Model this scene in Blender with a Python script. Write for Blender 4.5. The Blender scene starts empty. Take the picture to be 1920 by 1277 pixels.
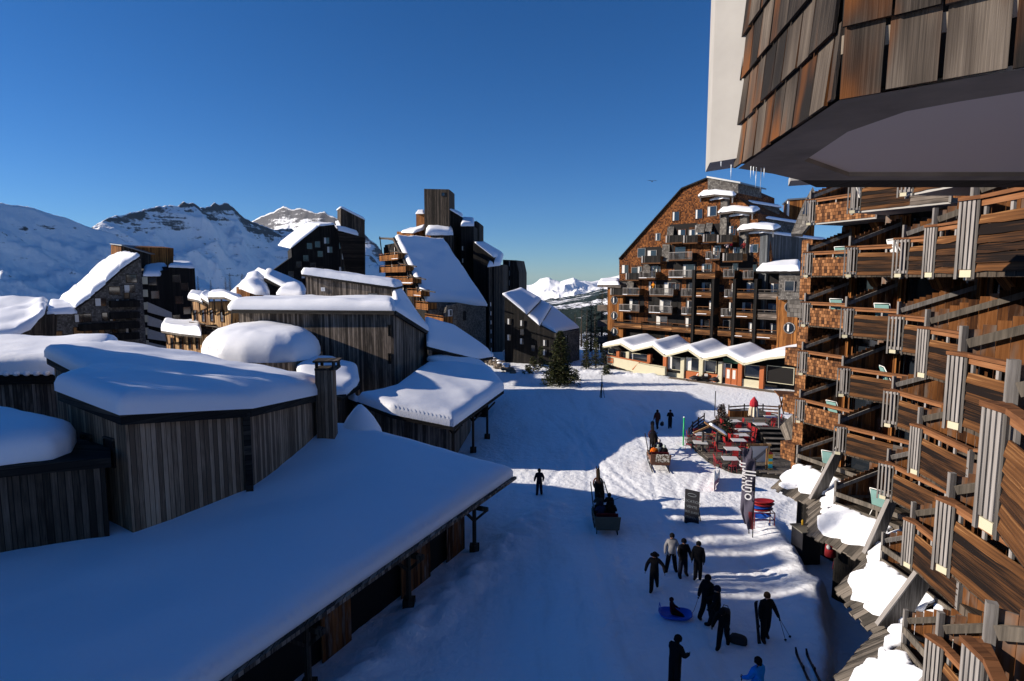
import bpy, bmesh, math, random
from mathutils import Vector, Matrix, noise
from mathutils.geometry import delaunay_2d_cdt
random.seed(11)
PI = math.pi; R = math.radians
V = Vector
scene = bpy.context.scene
COL = scene.collection
# ---------------------------------------------------------------- camera maths
F = 1113.0; CX, CY = 960.0, 638.5
PITCH = math.atan(118.5 / F); cp, sp = math.cos(PITCH), math.sin(PITCH)
CAM = V((0, 0, 14.5))
def ray(u, v):
    a = (u - CX) / F; b = (CY - v) / F
    return V((a, cp + sp * b, -sp + cp * b))
def P(u, v, Y):
    d = ray(u, v); return CAM + d * (Y / d.y)
def G(u, v, z=0.0):
    d = ray(u, v); return CAM + d * ((z - CAM.z) / d.z)
def zat(v, Y): return P(960, v, Y).z
def xat(u, v, Y): return P(u, v, Y).x
def xy(p): return V((p[0], p[1]))
def ss(t):
    t = max(0.0, min(1.0, t)); return t * t * (3 - 2 * t)
def n3(x, y, z=0.0): return noise.noise(V((x, y, z)))
# ---------------------------------------------------------------- objects
def tag(o, label=None, cat=None, group=None, kind=None):
    if label: o['label'] = label
    if cat: o['category'] = cat
    if group: o['group'] = group
    if kind: o['kind'] = kind
    return o
def thing(name, label, cat, loc=(0, 0, 0), rz=0.0, group=None):
    o = bpy.data.objects.new(name, None); COL.objects.link(o)
    o.location = loc; o.rotation_euler = (0, 0, rz); o.empty_display_size = .3
    return tag(o, label, cat, group)
def rootmat(o):
    while o.parent is not None: o = o.parent
    return Matrix.Translation(o.location) @ o.rotation_euler.to_matrix().to_4x4()
def copy_tree(o, parent=None):
    c = o.copy(); COL.objects.link(c)
    if parent: c.parent = parent
    for ch in list(o.children): copy_tree(ch, c)
    return c
class MB:
    """collects faces, builds ONE mesh object"""
    def __init__(s): s.v = []; s.f = []; s.m = []
    def face(s, pts, m=0):
        i = len(s.v); s.v += [V(p) for p in pts]; s.f.append(list(range(i, i + len(pts)))); s.m.append(m)
    def mesh(s, verts, faces, m=0):
        i = len(s.v); s.v += [V(p) for p in verts]
        for f in faces: s.f.append([k + i for k in f]); s.m.append(m)
    def obox(s, o, a, b, c, m=0):
        o, a, b, c = V(o), V(a), V(b), V(c)
        if a.cross(b).dot(c) < 0: a, b = b, a
        p = [o, o + a, o + a + b, o + b, o + c, o + a + c, o + a + b + c, o + b + c]
        s.mesh(p, [(3, 2, 1, 0), (4, 5, 6, 7), (0, 1, 5, 4), (1, 2, 6, 5), (2, 3, 7, 6), (3, 0, 4, 7)], m)
    def box(s, c, size, rz=0.0, m=0):
        a = V((math.cos(rz), math.sin(rz), 0)) * size[0]; b = V((-math.sin(rz), math.cos(rz), 0)) * size[1]
        cc = V((0, 0, size[2])); s.obox(V(c) - a / 2 - b / 2 - cc / 2, a, b, cc, m)
    def bar(s, p, q, w, h=None, m=0, up=(0, 0, 1)):
        p, q = V(p), V(q); h = h or w; d = q - p
        if d.length < 1e-6: return
        k = d.normalized(); up = V(up)
        if abs(k.dot(up)) > .95: up = V((0, 1, 0)) if abs(k.y) < .9 else V((1, 0, 0))
        a = k.cross(up).normalized(); b = a.cross(k).normalized()
        s.obox(p - a * w / 2 - b * h / 2, a * w, b * h, d, m)
    def tube(s, pts, r, n=6, m=0, cap=True):
        pts = [V(p) for p in pts]; rs = r if isinstance(r, (list, tuple)) else [r] * len(pts)
        i0 = len(s.v); ref = None
        for i, p in enumerate(pts):
            d = (pts[min(i + 1, len(pts) - 1)] - pts[max(i - 1, 0)]).normalized()
            if ref is None: ref = V((0, 0, 1)) if abs(d.z) < .9 else V((1, 0, 0))
            a = d.cross(ref).normalized(); b = a.cross(d).normalized(); ref = b
            for k in range(n):
                t = 2 * PI * k / n; s.v.append(p + (a * math.cos(t) + b * math.sin(t)) * rs[i])
        for i in range(len(pts) - 1):
            for k in range(n):
                A = i0 + i * n; B = A + n; k2 = (k + 1) % n
                s.f.append([A + k, A + k2, B + k2, B + k]); s.m.append(m)
        if cap:
            s.f.append([i0 + k for k in range(n)][::-1]); s.m.append(m)
            e = i0 + (len(pts) - 1) * n; s.f.append([e + k for k in range(n)]); s.m.append(m)
    def lathe(s, c, prof, n=12, m=0):
        c = V(c); s.tube_prof(c, prof, n, m)
    def tube_prof(s, c, prof, n, m):
        i0 = len(s.v)
        for (r, z) in prof:
            for k in range(n):
                t = 2 * PI * k / n; s.v.append(c + V((math.cos(t) * r, math.sin(t) * r, z)))
        for i in range(len(prof) - 1):
            for k in range(n):
                A = i0 + i * n; B = A + n; k2 = (k + 1) % n
                s.f.append([A + k, A + k2, B + k2, B + k]); s.m.append(m)
        s.f.append([i0 + k for k in range(n)][::-1]); s.m.append(m)
        e = i0 + (len(prof) - 1) * n; s.f.append([e + k for k in range(n)]); s.m.append(m)
    def extr(s, pts, vec, m=0):
        pts = [V(p) for p in pts]; vec = V(vec); n = len(pts)
        nr = V((0, 0, 0))
        for i in range(n): nr += pts[i].cross(pts[(i + 1) % n])
        if nr.dot(vec) > 0: pts = pts[::-1]
        q = [p + vec for p in pts]
        s.face(pts, m); s.face(q[::-1], m)
        for i in range(n):
            j = (i + 1) % n; s.face([pts[j], pts[i], q[i], q[j]], m)
    def ball(s, c, r, n=8, k=6, m=0, sc=(1, 1, 1)):
        c = V(c); vs = []; fs = []
        for i in range(k + 1):
            th = PI * i / k
            for j in range(n):
                ph = 2 * PI * j / n
                vs.append(c + V((r * sc[0] * math.sin(th) * math.cos(ph), r * sc[1] * math.sin(th) * math.sin(ph), r * sc[2] * math.cos(th))))
        for i in range(k):
            for j in range(n):
                j2 = (j + 1) % n; fs.append((i * n + j, (i + 1) * n + j, (i + 1) * n + j2, i * n + j2))
        s.mesh(vs, fs, m)
    def build(s, name, mats, parent=None, smooth=False):
        me = bpy.data.meshes.new(name)
        inv = rootmat(parent).inverted() if parent is not None else None
        vs = s.v if inv is None else [inv @ p for p in s.v]
        me.from_pydata([tuple(p) for p in vs], [], s.f)
        mats = mats if isinstance(mats, (list, tuple)) else [mats]
        for m in mats: me.materials.append(m)
        c0 = sum(vs, V((0, 0, 0))) / max(1, len(vs))
        uv = me.uv_layers.new(name='UVMap').data
        for pl in me.polygons:
            n = pl.normal
            if len(mats) > 1: pl.material_index = s.m[pl.index]
            if smooth: pl.use_smooth = True
            if abs(n.z) > .93: t = V((1, 0, 0)); b = V((0, 1, 0))
            else:
                t = V((0, 0, 1)).cross(n).normalized(); b = n.cross(t).normalized()
            for li in pl.loop_indices:
                p = me.vertices[me.loops[li].vertex_index].co - c0
                uv[li].uv = (p.dot(t), p.dot(b))
        me.validate()
        o = bpy.data.objects.new(name, me); COL.objects.link(o)
        if parent is not None: o.parent = parent
        return o
class Pl:
    """vertical facade plane through two ground points; s runs from a to b, out faces the camera"""
    def __init__(s, a, b):
        s.o = V((a[0], a[1], 0)); d = V((b[0] - a[0], b[1] - a[1], 0)); s.len = d.length; s.t = d.normalized()
        s.n = V((s.t.y, -s.t.x, 0))
        if s.n.dot(CAM - s.o) < 0: s.n = -s.n
    def hit(s, u, v, out=0.0):
        d = ray(u, v); o = s.o + s.n * out
        k = (o - CAM).dot(s.n) / d.dot(s.n); return CAM + d * k
    def sz(s, u, v, out=0.0):
        p = s.hit(u, v, out); return ((p - s.o).dot(s.t), p.z)
    def at(s, k, z, out=0.0): return s.o + s.t * k + s.n * out + V((0, 0, z))
# ---------------------------------------------------------------- materials
class NT:
    def __init__(s, name):
        s.mat = bpy.data.materials.new(name); s.mat.use_nodes = True
        s.t = s.mat.node_tree; s.b = s.t.nodes['Principled BSDF']
    def n(s, ty, **kw):
        nd = s.t.nodes.new(ty)
        for k, v in kw.items(): setattr(nd, k, v)
        return nd
    def l(s, a, b): s.t.links.new(a, b)
    def val(s, sock, v):
        if hasattr(v, 'links') or isinstance(v, bpy.types.NodeSocket): s.l(v, sock)
        else: sock.default_value = v
    def math(s, op, a, b=0.0, c=None):
        nd = s.n('ShaderNodeMath', operation=op); s.val(nd.inputs[0], a); s.val(nd.inputs[1], b)
        if c is not None: s.val(nd.inputs[2], c)
        return nd.outputs[0]
    def mix(s, f, a, b, bt='MIX'):
        nd = s.n('ShaderNodeMix', data_type='RGBA', blend_type=bt); s.val(nd.inputs[0], f)
        for k, v in ((6, a), (7, b)): s.val(nd.inputs[k], v if not isinstance(v, tuple) else (*v[:3], 1))
        return nd.outputs[2]
    def noise(s, vec, sc, det=3, rough=.55, dist=0.0):
        nd = s.n('ShaderNodeTexNoise'); s.l(vec, nd.inputs['Vector']); nd.inputs['Scale'].default_value = sc
        nd.inputs['Detail'].default_value = det; nd.inputs['Roughness'].default_value = rough; nd.inputs['Distortion'].default_value = dist
        return nd.outputs['Fac']
    def ramp(s, f, stops):
        nd = s.n('ShaderNodeValToRGB'); s.val(nd.inputs[0], f); e = nd.color_ramp.elements
        while len(e) < len(stops): e.new(.5)
        for k, (p, c) in enumerate(stops):
            e[k].position = p; e[k].color = (*c, 1) if len(c) == 3 else c
        return nd.outputs[0]
    def smap(s, f, a, b):
        nd = s.n('ShaderNodeMapRange', interpolation_type='SMOOTHSTEP'); s.val(nd.inputs[0], f)
        nd.inputs[1].default_value = a; nd.inputs[2].default_value = b; return nd.outputs[0]
    def bump(s, h, strength=.3, dist=.02, normal=None):
        nd = s.n('ShaderNodeBump'); s.l(h, nd.inputs['Height']); nd.inputs['Strength'].default_value = strength; nd.inputs['Distance'].default_value = dist
        if normal is not None: s.l(normal, nd.inputs['Normal'])
        s.l(nd.outputs[0], s.b.inputs['Normal']); return nd.outputs[0]
    def uv(s): return s.n('ShaderNodeUVMap').outputs[0]
    def pos(s): return s.n('ShaderNodeNewGeometry').outputs['Position']
    def obj(s): return s.n('ShaderNodeTexCoord').outputs['Object']
    def isl(s): return s.n('ShaderNodeNewGeometry').outputs['Random Per Island']
    def scale(s, vec, x, y, z=1.0):
        nd = s.n('ShaderNodeMapping'); s.l(vec, nd.inputs[0]); nd.inputs['Scale'].default_value = (x, y, z); return nd.outputs[0]
    def sep(s, vec):
        nd = s.n('ShaderNodeSeparateXYZ'); s.l(vec, nd.inputs[0]); return nd.outputs
    def comb(s, x, y, z=0.0):
        nd = s.n('ShaderNodeCombineXYZ'); s.val(nd.inputs[0], x); s.val(nd.inputs[1], y); s.val(nd.inputs[2], z); return nd.outputs[0]
    def wn(s, w):
        nd = s.n('ShaderNodeTexWhiteNoise', noise_dimensions='1D'); s.l(w, nd.inputs['W']); return nd.outputs['Value']
    def end(s, col, rough=.8, spec=.3, metal=0.0):
        s.val(s.b.inputs['Base Color'], col if not isinstance(col, tuple) else (*col[:3], 1))
        s.val(s.b.inputs['Roughness'], rough); s.b.inputs['Specular IOR Level'].default_value = spec; s.b.inputs['Metallic'].default_value = metal
        return s.mat
def plain(name, col, rough=.7, var=.25, sc=6.0, metal=0.0, spec=.35, bump=0.0):
    t = NT(name); f = t.noise(t.obj(), sc, 4)
    c2 = tuple(c * (1 - var) for c in col); c1 = tuple(min(1, c * (1 + var * .5)) for c in col)
    c = t.mix(f, c2, c1)
    if bump: t.bump(f, bump, .01)
    return t.end(c, rough, spec, metal)
def boards(name, lo, mid, hi, w=.2, horiz=False, island=False, stain=.5, bumpk=.5, tint=None, gs=22.0, gl=.9, th=.5):
    """weathered timber: per-board tone, grain streaks along the board, dark joints, water stains"""
    t = NT(name); o = t.sep(t.uv()); a, b = (o[1], o[0]) if horiz else (o[0], o[1])
    if island: rnd = t.isl()
    else: rnd = t.wn(t.math('FLOOR', t.math('DIVIDE', a, w)))
    off = t.math('MULTIPLY', rnd, 37.0)
    g = t.noise(t.comb(t.math('MULTIPLY', a, gs), t.math('MULTIPLY_ADD', b, gl, off), off), 1.0, 5, .65, .4)
    big = t.noise(t.comb(t.math('MULTIPLY', a, 1.6), t.math('MULTIPLY_ADD', b, gl * .55, off), off), 1.0, 3, .6)
    f = t.math('ADD', t.math('MULTIPLY', g, .6), t.math('MULTIPLY_ADD', rnd, .34, -.13))
    f = t.math('ADD', f, t.math('MULTIPLY_ADD', big, stain, -stain * .5))
    c = t.ramp(f, [(.22, lo), (.47, mid), (.78, hi)])
    if tint:
        c = t.mix(t.smap(t.noise(t.comb(t.math('MULTIPLY', a, 2.5), t.math('MULTIPLY', b, gl * .75), off), 1.0, 3), th, th + .22), c, tint)
    h = t.math('MULTIPLY', g, .5)
    if not island:
        fr = t.math('FRACT', t.math('DIVIDE', a, w)); e = t.math('MULTIPLY', t.math('MINIMUM', fr, t.math('SUBTRACT', 1.0, fr)), w)
        j = t.smap(e, .004, .02); c = t.mix(j, tuple(x * .18 for x in lo), c); h = t.math('ADD', h, j)
    t.bump(h, bumpk, .012)
    return t.end(c, .85, .2)
def shingles(name, cols, bw=.22, bh=.2, mortar=.012, bumpk=.6):
    t = NT(name); uv = t.uv(); o = t.sep(uv)
    row = t.math('FLOOR', t.math('DIVIDE', o[1], bh)); shift = t.math('MULTIPLY', t.wn(row), bw)
    cx = t.math('DIVIDE', t.math('ADD', o[0], shift), bw); col = t.math('FLOOR', cx)
    rnd = t.wn(t.math('MULTIPLY_ADD', row, 17.31, t.math('MULTIPLY', col, 3.77)))
    g = t.noise(t.comb(t.math('MULTIPLY', o[0], 25.0), t.math('MULTIPLY', o[1], 3.0), rnd), 1.0, 4)
    patch = t.noise(uv, .45, 4, .6)
    f = t.math('ADD', t.math('MULTIPLY', rnd, .5), t.math('ADD', t.math('MULTIPLY', g, .3), t.math('MULTIPLY_ADD', patch, .8, -.32)))
    c = t.ramp(f, [(.2, cols[0]), (.5, cols[1]), (.82, cols[2])])
    fx = t.math('FRACT', cx); fy = t.math('FRACT', t.math('DIVIDE', o[1], bh))
    ex = t.smap(t.math('MULTIPLY', t.math('MINIMUM', fx, t.math('SUBTRACT', 1.0, fx)), bw), .002, mortar)
    ey = t.smap(t.math('MULTIPLY', fy, bh), .003, mortar * 1.8)
    k = t.math('MULTIPLY', ex, ey)
    c = t.mix(k, tuple(x * .15 for x in cols[0]), c)
    t.bump(t.math('ADD', t.math('ADD', k, t.math('MULTIPLY', rnd, .4)), t.math('MULTIPLY', fy, -.5)), bumpk, .025)
    return t.end(c, .85, .2)
def snowmat(name, rough_amp=.5, fine=9.0, trample=False):
    t = NT(name); p = t.pos()
    a = t.noise(p, fine, 5, .6); b = t.noise(p, .8, 4); h = t.math('ADD', t.math('MULTIPLY', a, .25), b)
    if trample:
        vn = t.n('ShaderNodeTexVoronoi', feature='SMOOTH_F1'); t.l(p, vn.inputs['Vector']); vn.inputs['Scale'].default_value = 3.0
        q = t.noise(p, 3.2, 5, .62, .6)
        h = t.math('ADD', t.math('MULTIPLY', vn.outputs['Distance'], .55), t.math('MULTIPLY', q, .9))
        t.bump(h, rough_amp, .09)
        dirt = t.smap(t.noise(t.scale(p, .8, .1), 1.0, 6, .65), .46, .72)
        c = t.mix(t.math('MULTIPLY', dirt, .34), (.85, .88, .92), (.55, .54, .54))
    else:
        t.bump(h, rough_amp, .05); c = t.mix(a, (.82, .86, .93), (.88, .9, .94))
    m = t.end(c, .55, .25)
    return m
M = {}
M['snow'] = snowmat('roof_snow', .42, 7.0)
M['rsnow'] = snowmat('crusted_snow', 1.0, 6.0)
M['street'] = snowmat('trodden_snow', .8, trample=True)
M['grey'] = boards('weathered_boards', (.055, .044, .035), (.26, .21, .165), (.52, .435, .35), .2)
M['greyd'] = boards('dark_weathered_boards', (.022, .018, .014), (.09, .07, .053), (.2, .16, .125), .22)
M['shed'] = boards('tan_weathered_boards', (.13, .09, .06), (.38, .275, .185), (.55, .43, .32), .21, stain=.35)
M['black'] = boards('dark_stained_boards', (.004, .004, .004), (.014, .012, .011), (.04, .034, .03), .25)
M['fascia'] = boards('dark_fascia_boards', (.012, .011, .01), (.04, .036, .03), (.13, .11, .09), .24, True)
M['brown'] = boards('brown_boards', (.035, .013, .005), (.17, .066, .02), (.34, .15, .055), .2, island=True, tint=(.17, .14, .12))
M['brownv'] = boards('brown_wall_boards', (.03, .011, .004), (.14, .05, .014), (.26, .105, .033), .19)
M['orange'] = boards('orange_larch_boards', (.1, .035, .008), (.30, .12, .03), (.46, .21, .06), .17)
M['tanlit'] = boards('pale_larch_boards', (.14, .07, .03), (.42, .26, .12), (.58, .40, .22), .3)
M['plank'] = boards('rough_sawn_planks', (.006, .003, .002), (.12, .05, .016), (.50, .27, .11), .2, True, True, .8, 1.0, (.14, .11, .09), gs=38.0, gl=.42, th=.6)
M['plankg'] = boards('grey_rough_planks', (.03, .026, .023), (.12, .10, .085), (.30, .25, .21), .2, True, True, .8, .9)
M['slat'] = boards('silvered_slats', (.07, .065, .06), (.25, .235, .225), (.46, .44, .43), .1, island=True, stain=.3)
M['rail'] = boards('brown_handrail', (.06, .024, .010), (.20, .085, .035), (.36, .18, .085), .2, True, True)
M['deck'] = boards('grey_deck_boards', (.045, .04, .034), (.15, .13, .108), (.30, .26, .22), .2, island=True)
M['shake'] = boards('split_shakes', (.010, .008, .007), (.065, .052, .042), (.22, .185, .15), .2, island=True, stain=1.1, tint=(.13, .045, .010), gs=75.0, bumpk=.8)
M['shorange'] = shingles('orange_shingles', ((.025, .008, .003), (.125, .042, .011), (.27, .10, .026)))
M['shgrey'] = shingles('grey_shingles', ((.05, .046, .042), (.10, .093, .086), (.18, .17, .155)), .26, .22)
M['shbrown'] = shingles('brown_shingles', ((.03, .012, .006), (.17, .07, .025), (.36, .17, .07)), .16, .17)
M['conc'] = plain('pale_concrete', (.36, .35, .33), .9, .22, 3.0, bump=.25)
M['concd'] = plain('damp_concrete', (.25, .21, .165), .9, .6, 2.6, bump=.3)
M['soffit'] = plain('grey_soffit_paint', (.64, .54, .46), .9, .04, .6)
M['cream'] = plain('cream_render', (.50, .47, .34), .9, .1, 2.0)
M['brick'] = plain('brick_red_render', (.36, .105, .035), .85, .2, 5.0)
M['white'] = plain('white_paint', (.78, .78, .76), .5, .06)
M['glass'] = plain('dark_glass', (.012, .016, .022), .08, .4, .7, spec=.9)
M['void'] = plain('shade_black', (.006, .005, .005), .9, .3)  # near-black colour stands in for shade in rooms, recesses and gaps
M['curtain'] = plain('white_curtain', (.6, .6, .58), .9, .2, 4.0)
M['metal'] = plain('dull_zinc', (.20, .21, .22), .45, .3, 3.0, metal=.8)
M['dmetal'] = plain('black_steel', (.02, .02, .022), .5, .3, 3.0, metal=.4)
M['teal'] = plain('pale_teal_plastic', (.20, .37, .35), .6, .12)
M['red'] = plain('red_plastic', (.30, .014, .016), .45, .25, 4.0)
M['dred'] = plain('maroon_plastic', (.16, .015, .02), .5, .3, 4.0)
M['blue'] = plain('blue_plastic', (.015, .10, .55), .35, .15)
M['yellow'] = plain('yellow_paint', (.62, .36, .01), .5, .12)
M['green'] = plain('green_paint', (.01, .42, .09), .4, .15)
M['cyan'] = plain('turquoise_paint', (.02, .42, .5), .4, .15)
M['table'] = plain('pale_table_laminate', (.55, .55, .55), .6, .08)
M['ice'] = plain('ice', (.75, .82, .88), .15, .05)
M['ink'] = plain('sign_black', (.008, .008, .012), .6, .3)
M['letter'] = plain('sign_lettering', (.13, .15, .17), .6, .15)
M['letterw'] = plain('white_lettering', (.78, .78, .80), .6, .05)
M['letterb'] = plain('carved_lettering', (.22, .10, .04), .7, .2)
M['flagc'] = plain('dark_violet_cloth', (.06, .055, .085), .85, .2, 2.0)
M['rock'] = plain('rock', (.06, .06, .062), .9, .4)
M['stone'] = plain('rough_stone', (.16, .13, .10), .95, .4, 3.0, bump=.6)
# ---------------------------------------------------------------- snow and roofs
def prof(x, p=2.3):
    x = max(0.0, min(1.0, x)); return (1 - (1 - x) ** p) ** (1 / p)
def snow_loft(front, back, T, parent, r=None, amp=.12, mat=None, name='snow', lip=.35, dens=.55):
    fr = [V(p) for p in front]; bk = [V(p) for p in back]
    def samp(pts, s):
        n = len(pts) - 1
        L = [(pts[i + 1] - pts[i]).length for i in range(n)]; tot = sum(L) or 1; x = s * tot
        for i in range(n):
            if x <= L[i] or i == n - 1: return pts[i].lerp(pts[i + 1], min(1, x / max(L[i], 1e-6)))
            x -= L[i]
    L = sum((fr[i + 1] - fr[i]).length for i in range(len(fr) - 1)); W = sum((a - b).length for a, b in zip(fr, bk)) / len(fr)
    r = r or max(T * 1.1, .35)
    ns = int(min(56, max(8, L / dens))); nt = int(min(44, max(7, W / dens)))
    sd = random.random() * 50
    vs = []; fs = []
    def par(i, n): x = i / n; return .55 * x + .45 * (.5 - .5 * math.cos(PI * x))
    for i in range(ns + 1):
        s = par(i, ns); A = samp(fr, s); B = samp(bk, s)
        for j in range(nt + 1):
            t = par(j, nt); b = A.lerp(B, t); d = min(min(s, 1 - s) * L, min(t, 1 - t) * W)
            q = prof(d / r); h = T * (lip + (1 - lip) * q)
            h += amp * q * (n3(b.x * .35 + sd, b.y * .35, b.z * .3) + .4 * n3(b.x * 1.1, b.y * 1.1 + sd, 3.0)) + amp * .35 * (1 - q) * n3(b.x * 2.3 + sd, b.y * 2.3, 1)
            vs.append(b + V((0, 0, h)))
    W1 = nt + 1
    for i in range(ns):
        for j in range(nt): fs.append((i * W1 + j, (i + 1) * W1 + j, (i + 1) * W1 + j + 1, i * W1 + j + 1))
    ring = [i * W1 for i in range(ns + 1)] + [ns * W1 + j for j in range(1, W1)] + [i * W1 + nt for i in range(ns - 1, -1, -1)] + [j for j in range(nt - 1, 0, -1)]
    k0 = len(vs); cen = sum((vs[k] for k in ring), V((0, 0, 0))) / len(ring)
    for k in ring: vs.append(vs[k] + (cen - vs[k]) * .004 - V((0, 0, T * lip + .02)))
    n = len(ring)
    for a in range(n):
        b = (a + 1) % n; fs.append((ring[a], k0 + a, k0 + b, ring[b]))
    a, b, c = vs[0], vs[W1], vs[1]
    if (b - a).cross(c - a).z < 0: fs = [f[::-1] for f in fs]
    mb = MB(); mb.mesh(vs, fs); return mb.build(name, mat or M['snow'], parent, True)
def idw(pts):
    pts = [V(p) for p in pts]
    def f(x, y):
        a = b = 0.0
        for p in pts:
            d = (p.x - x) ** 2 + (p.y - y) ** 2 + .05; w = 1 / d ** 1.4; a += w * p.z; b += w
        return a / b
    return f
def planefit(pts):
    n = len(pts); c = sum((V(p) for p in pts), V((0, 0, 0))) / n; xx = xy_ = yy = xz = yz = 0.0
    for p in pts:
        d = V(p) - c; xx += d.x * d.x; xy_ += d.x * d.y; yy += d.y * d.y; xz += d.x * d.z; yz += d.y * d.z
    det = xx * yy - xy_ * xy_; a = (xz * yy - yz * xy_) / det; b = (yz * xx - xz * xy_) / det
    return lambda x, y: c.z + a * (x - c.x) + b * (y - c.y)
def resamp(poly, step):
    out = []
    for i in range(len(poly)):
        a, b = poly[i], poly[(i + 1) % len(poly)]; n = max(1, int((b - a).length / step))
        for k in range(n): out.append(a.lerp(b, k / n))
    return out
def smooth_poly(poly, it):
    for _ in range(it):
        q = []
        for i in range(len(poly)):
            a, b = poly[i], poly[(i + 1) % len(poly)]; q += [a.lerp(b, .25), a.lerp(b, .75)]
        poly = q
    return poly
def inside(p, poly):
    c = False; n = len(poly)
    for i in range(n):
        a, b = poly[i], poly[i - 1]
        if (a.y > p.y) != (b.y > p.y) and p.x < (b.x - a.x) * (p.y - a.y) / (b.y - a.y) + a.x: c = not c
    return c
def pdist(p, poly):
    m = 1e9; n = len(poly)
    for i in range(n):
        a, b = poly[i], poly[(i + 1) % n]; d = b - a; t = max(0, min(1, (p - a).dot(d) / max(d.length_squared, 1e-9)))
        m = min(m, (p - a - d * t).length)
    return m
def snow_poly(pts, T, parent, r=None, amp=.12, step=.6, zf=None, lip=.35, mat=None, name='snow', rnd=0, dome=0.0):
    zf = zf or idw(pts); poly = [xy(p) for p in pts]
    if rnd: poly = smooth_poly(poly, rnd)
    r = r or T * 1.2; sd = random.random() * 50
    bd = resamp(poly, step * .6); nb = len(bd); P2 = list(bd)
    for dd in (.06, .2, .45, .75, 1.0):
        for i in range(nb):
            a, b = bd[i], bd[(i + 1) % nb]; d = (b - a)
            if d.length < 1e-6: continue
            d.normalize()
            for sg in (1, -1):
                q = (a + b) / 2 + V((-d.y, d.x)) * sg * dd * r
                if inside(q, poly) and pdist(q, poly) > dd * r * .93: P2.append(q)
    x0, x1 = min(p.x for p in poly), max(p.x for p in poly); y0, y1 = min(p.y for p in poly), max(p.y for p in poly)
    x = x0
    while x < x1:
        y = y0
        while y < y1:
            q = V((x + random.uniform(-.2, .2) * step, y + random.uniform(-.2, .2) * step))
            if inside(q, poly) and pdist(q, poly) > r * 1.08: P2.append(q)
            y += step
        x += step
    ed = [(i, (i + 1) % nb) for i in range(nb)]
    o = delaunay_2d_cdt(P2, ed, [], 1, 1e-5)
    vs = []; rad = max(x1 - x0, y1 - y0) * .5
    for p in o[0]:
        d = pdist(p, poly); q = prof(d / r); h = T * (lip + (1 - lip) * q) + dome * (1 - (1 - min(1, d / (rad * .55))) ** 2)
        h += amp * q * (n3(p.x * .35 + sd, p.y * .35) + .4 * n3(p.x * 1.1, p.y * 1.1 + sd, 3)) + amp * .35 * (1 - q) * n3(p.x * 2.3 + sd, p.y * 2.3, 1)
        vs.append(V((p.x, p.y, zf(p.x, p.y) + h)))
    fs = [tuple(f) for f in o[2]]
    # skirt along the boundary
    cnt = {}
    for f in fs:
        for i in range(len(f)):
            e = (f[i], f[(i + 1) % len(f)]); cnt[e] = 1
    lo = {}
    for (a, b) in list(cnt):
        if (b, a) not in cnt:
            for k in (a, b):
                if k not in lo:
                    lo[k] = len(vs); p = vs[k]; vs.append(V((p.x, p.y, zf(p.x, p.y) - .02)))
            fs.append((b, a, lo[a], lo[b]))
    mb = MB(); mb.mesh(vs, fs); return mb.build(name, mat or M['snow'], parent, True)
def slab_poly(pts, th, parent, mat, name='roof', zf=None):
    """roof slab of thickness th hanging below the given outline"""
    zf = zf or idw(pts); poly = resamp([xy(p) for p in pts], 1.5); n = len(poly)
    o = delaunay_2d_cdt(poly, [(i, (i + 1) % n) for i in range(n)], [], 1, 1e-5)
    mb = MB(); k = len(o[0])
    vs = [V((p.x, p.y, zf(p.x, p.y))) for p in o[0]] + [V((p.x, p.y, zf(p.x, p.y) - th)) for p in o[0]]
    fs = []; cnt = {}
    for f in o[2]:
        fs.append(tuple(f)); fs.append(tuple(i + k for i in f)[::-1])
        for i in range(len(f)): cnt[(f[i], f[(i + 1) % len(f)])] = 1
    for (a, b) in cnt:
        if (b, a) not in cnt: fs.append((b, a, a + k, b + k))
    mb.mesh(vs, fs); return mb.build(name, mat, parent)
def wall_poly(pts, zb, zt, parent, mat, name='wall', close=True):
    """vertical walls on a footprint; zt number or function"""
    mb = MB(); n = len(pts)
    f = zt if callable(zt) else (lambda x, y: zt)
    for i in range(n if close else n - 1):
        a, b = xy(pts[i]), xy(pts[(i + 1) % n]); m = max(1, int((b - a).length / 2))
        for k in range(m):
            p, q = a.lerp(b, k / m), a.lerp(b, (k + 1) / m)
            mb.face([(p.x, p.y, zb), (q.x, q.y, zb), (q.x, q.y, f(q.x, q.y)), (p.x, p.y, f(p.x, p.y))])
    return mb.build(name, mat, parent)
def offset_poly(pts, d):
    """move every edge of a polygon outwards by d (xy only, z kept)"""
    n = len(pts); P2 = [xy(p) for p in pts]
    ar = sum(P2[i].x * P2[(i + 1) % n].y - P2[(i + 1) % n].x * P2[i].y for i in range(n)); sg = 1 if ar > 0 else -1
    out = []
    for i in range(n):
        a, b, c = P2[i - 1], P2[i], P2[(i + 1) % n]
        d1 = (b - a).normalized(); d2 = (c - b).normalized()
        n1 = V((d1.y, -d1.x)) * sg; n2 = V((d2.y, -d2.x)) * sg; m = (n1 + n2); k = max(.35, 1 + n1.dot(n2))
        q = b + m * (d / k); out.append(V((q.x, q.y, pts[i][2])))
    return out
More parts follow.
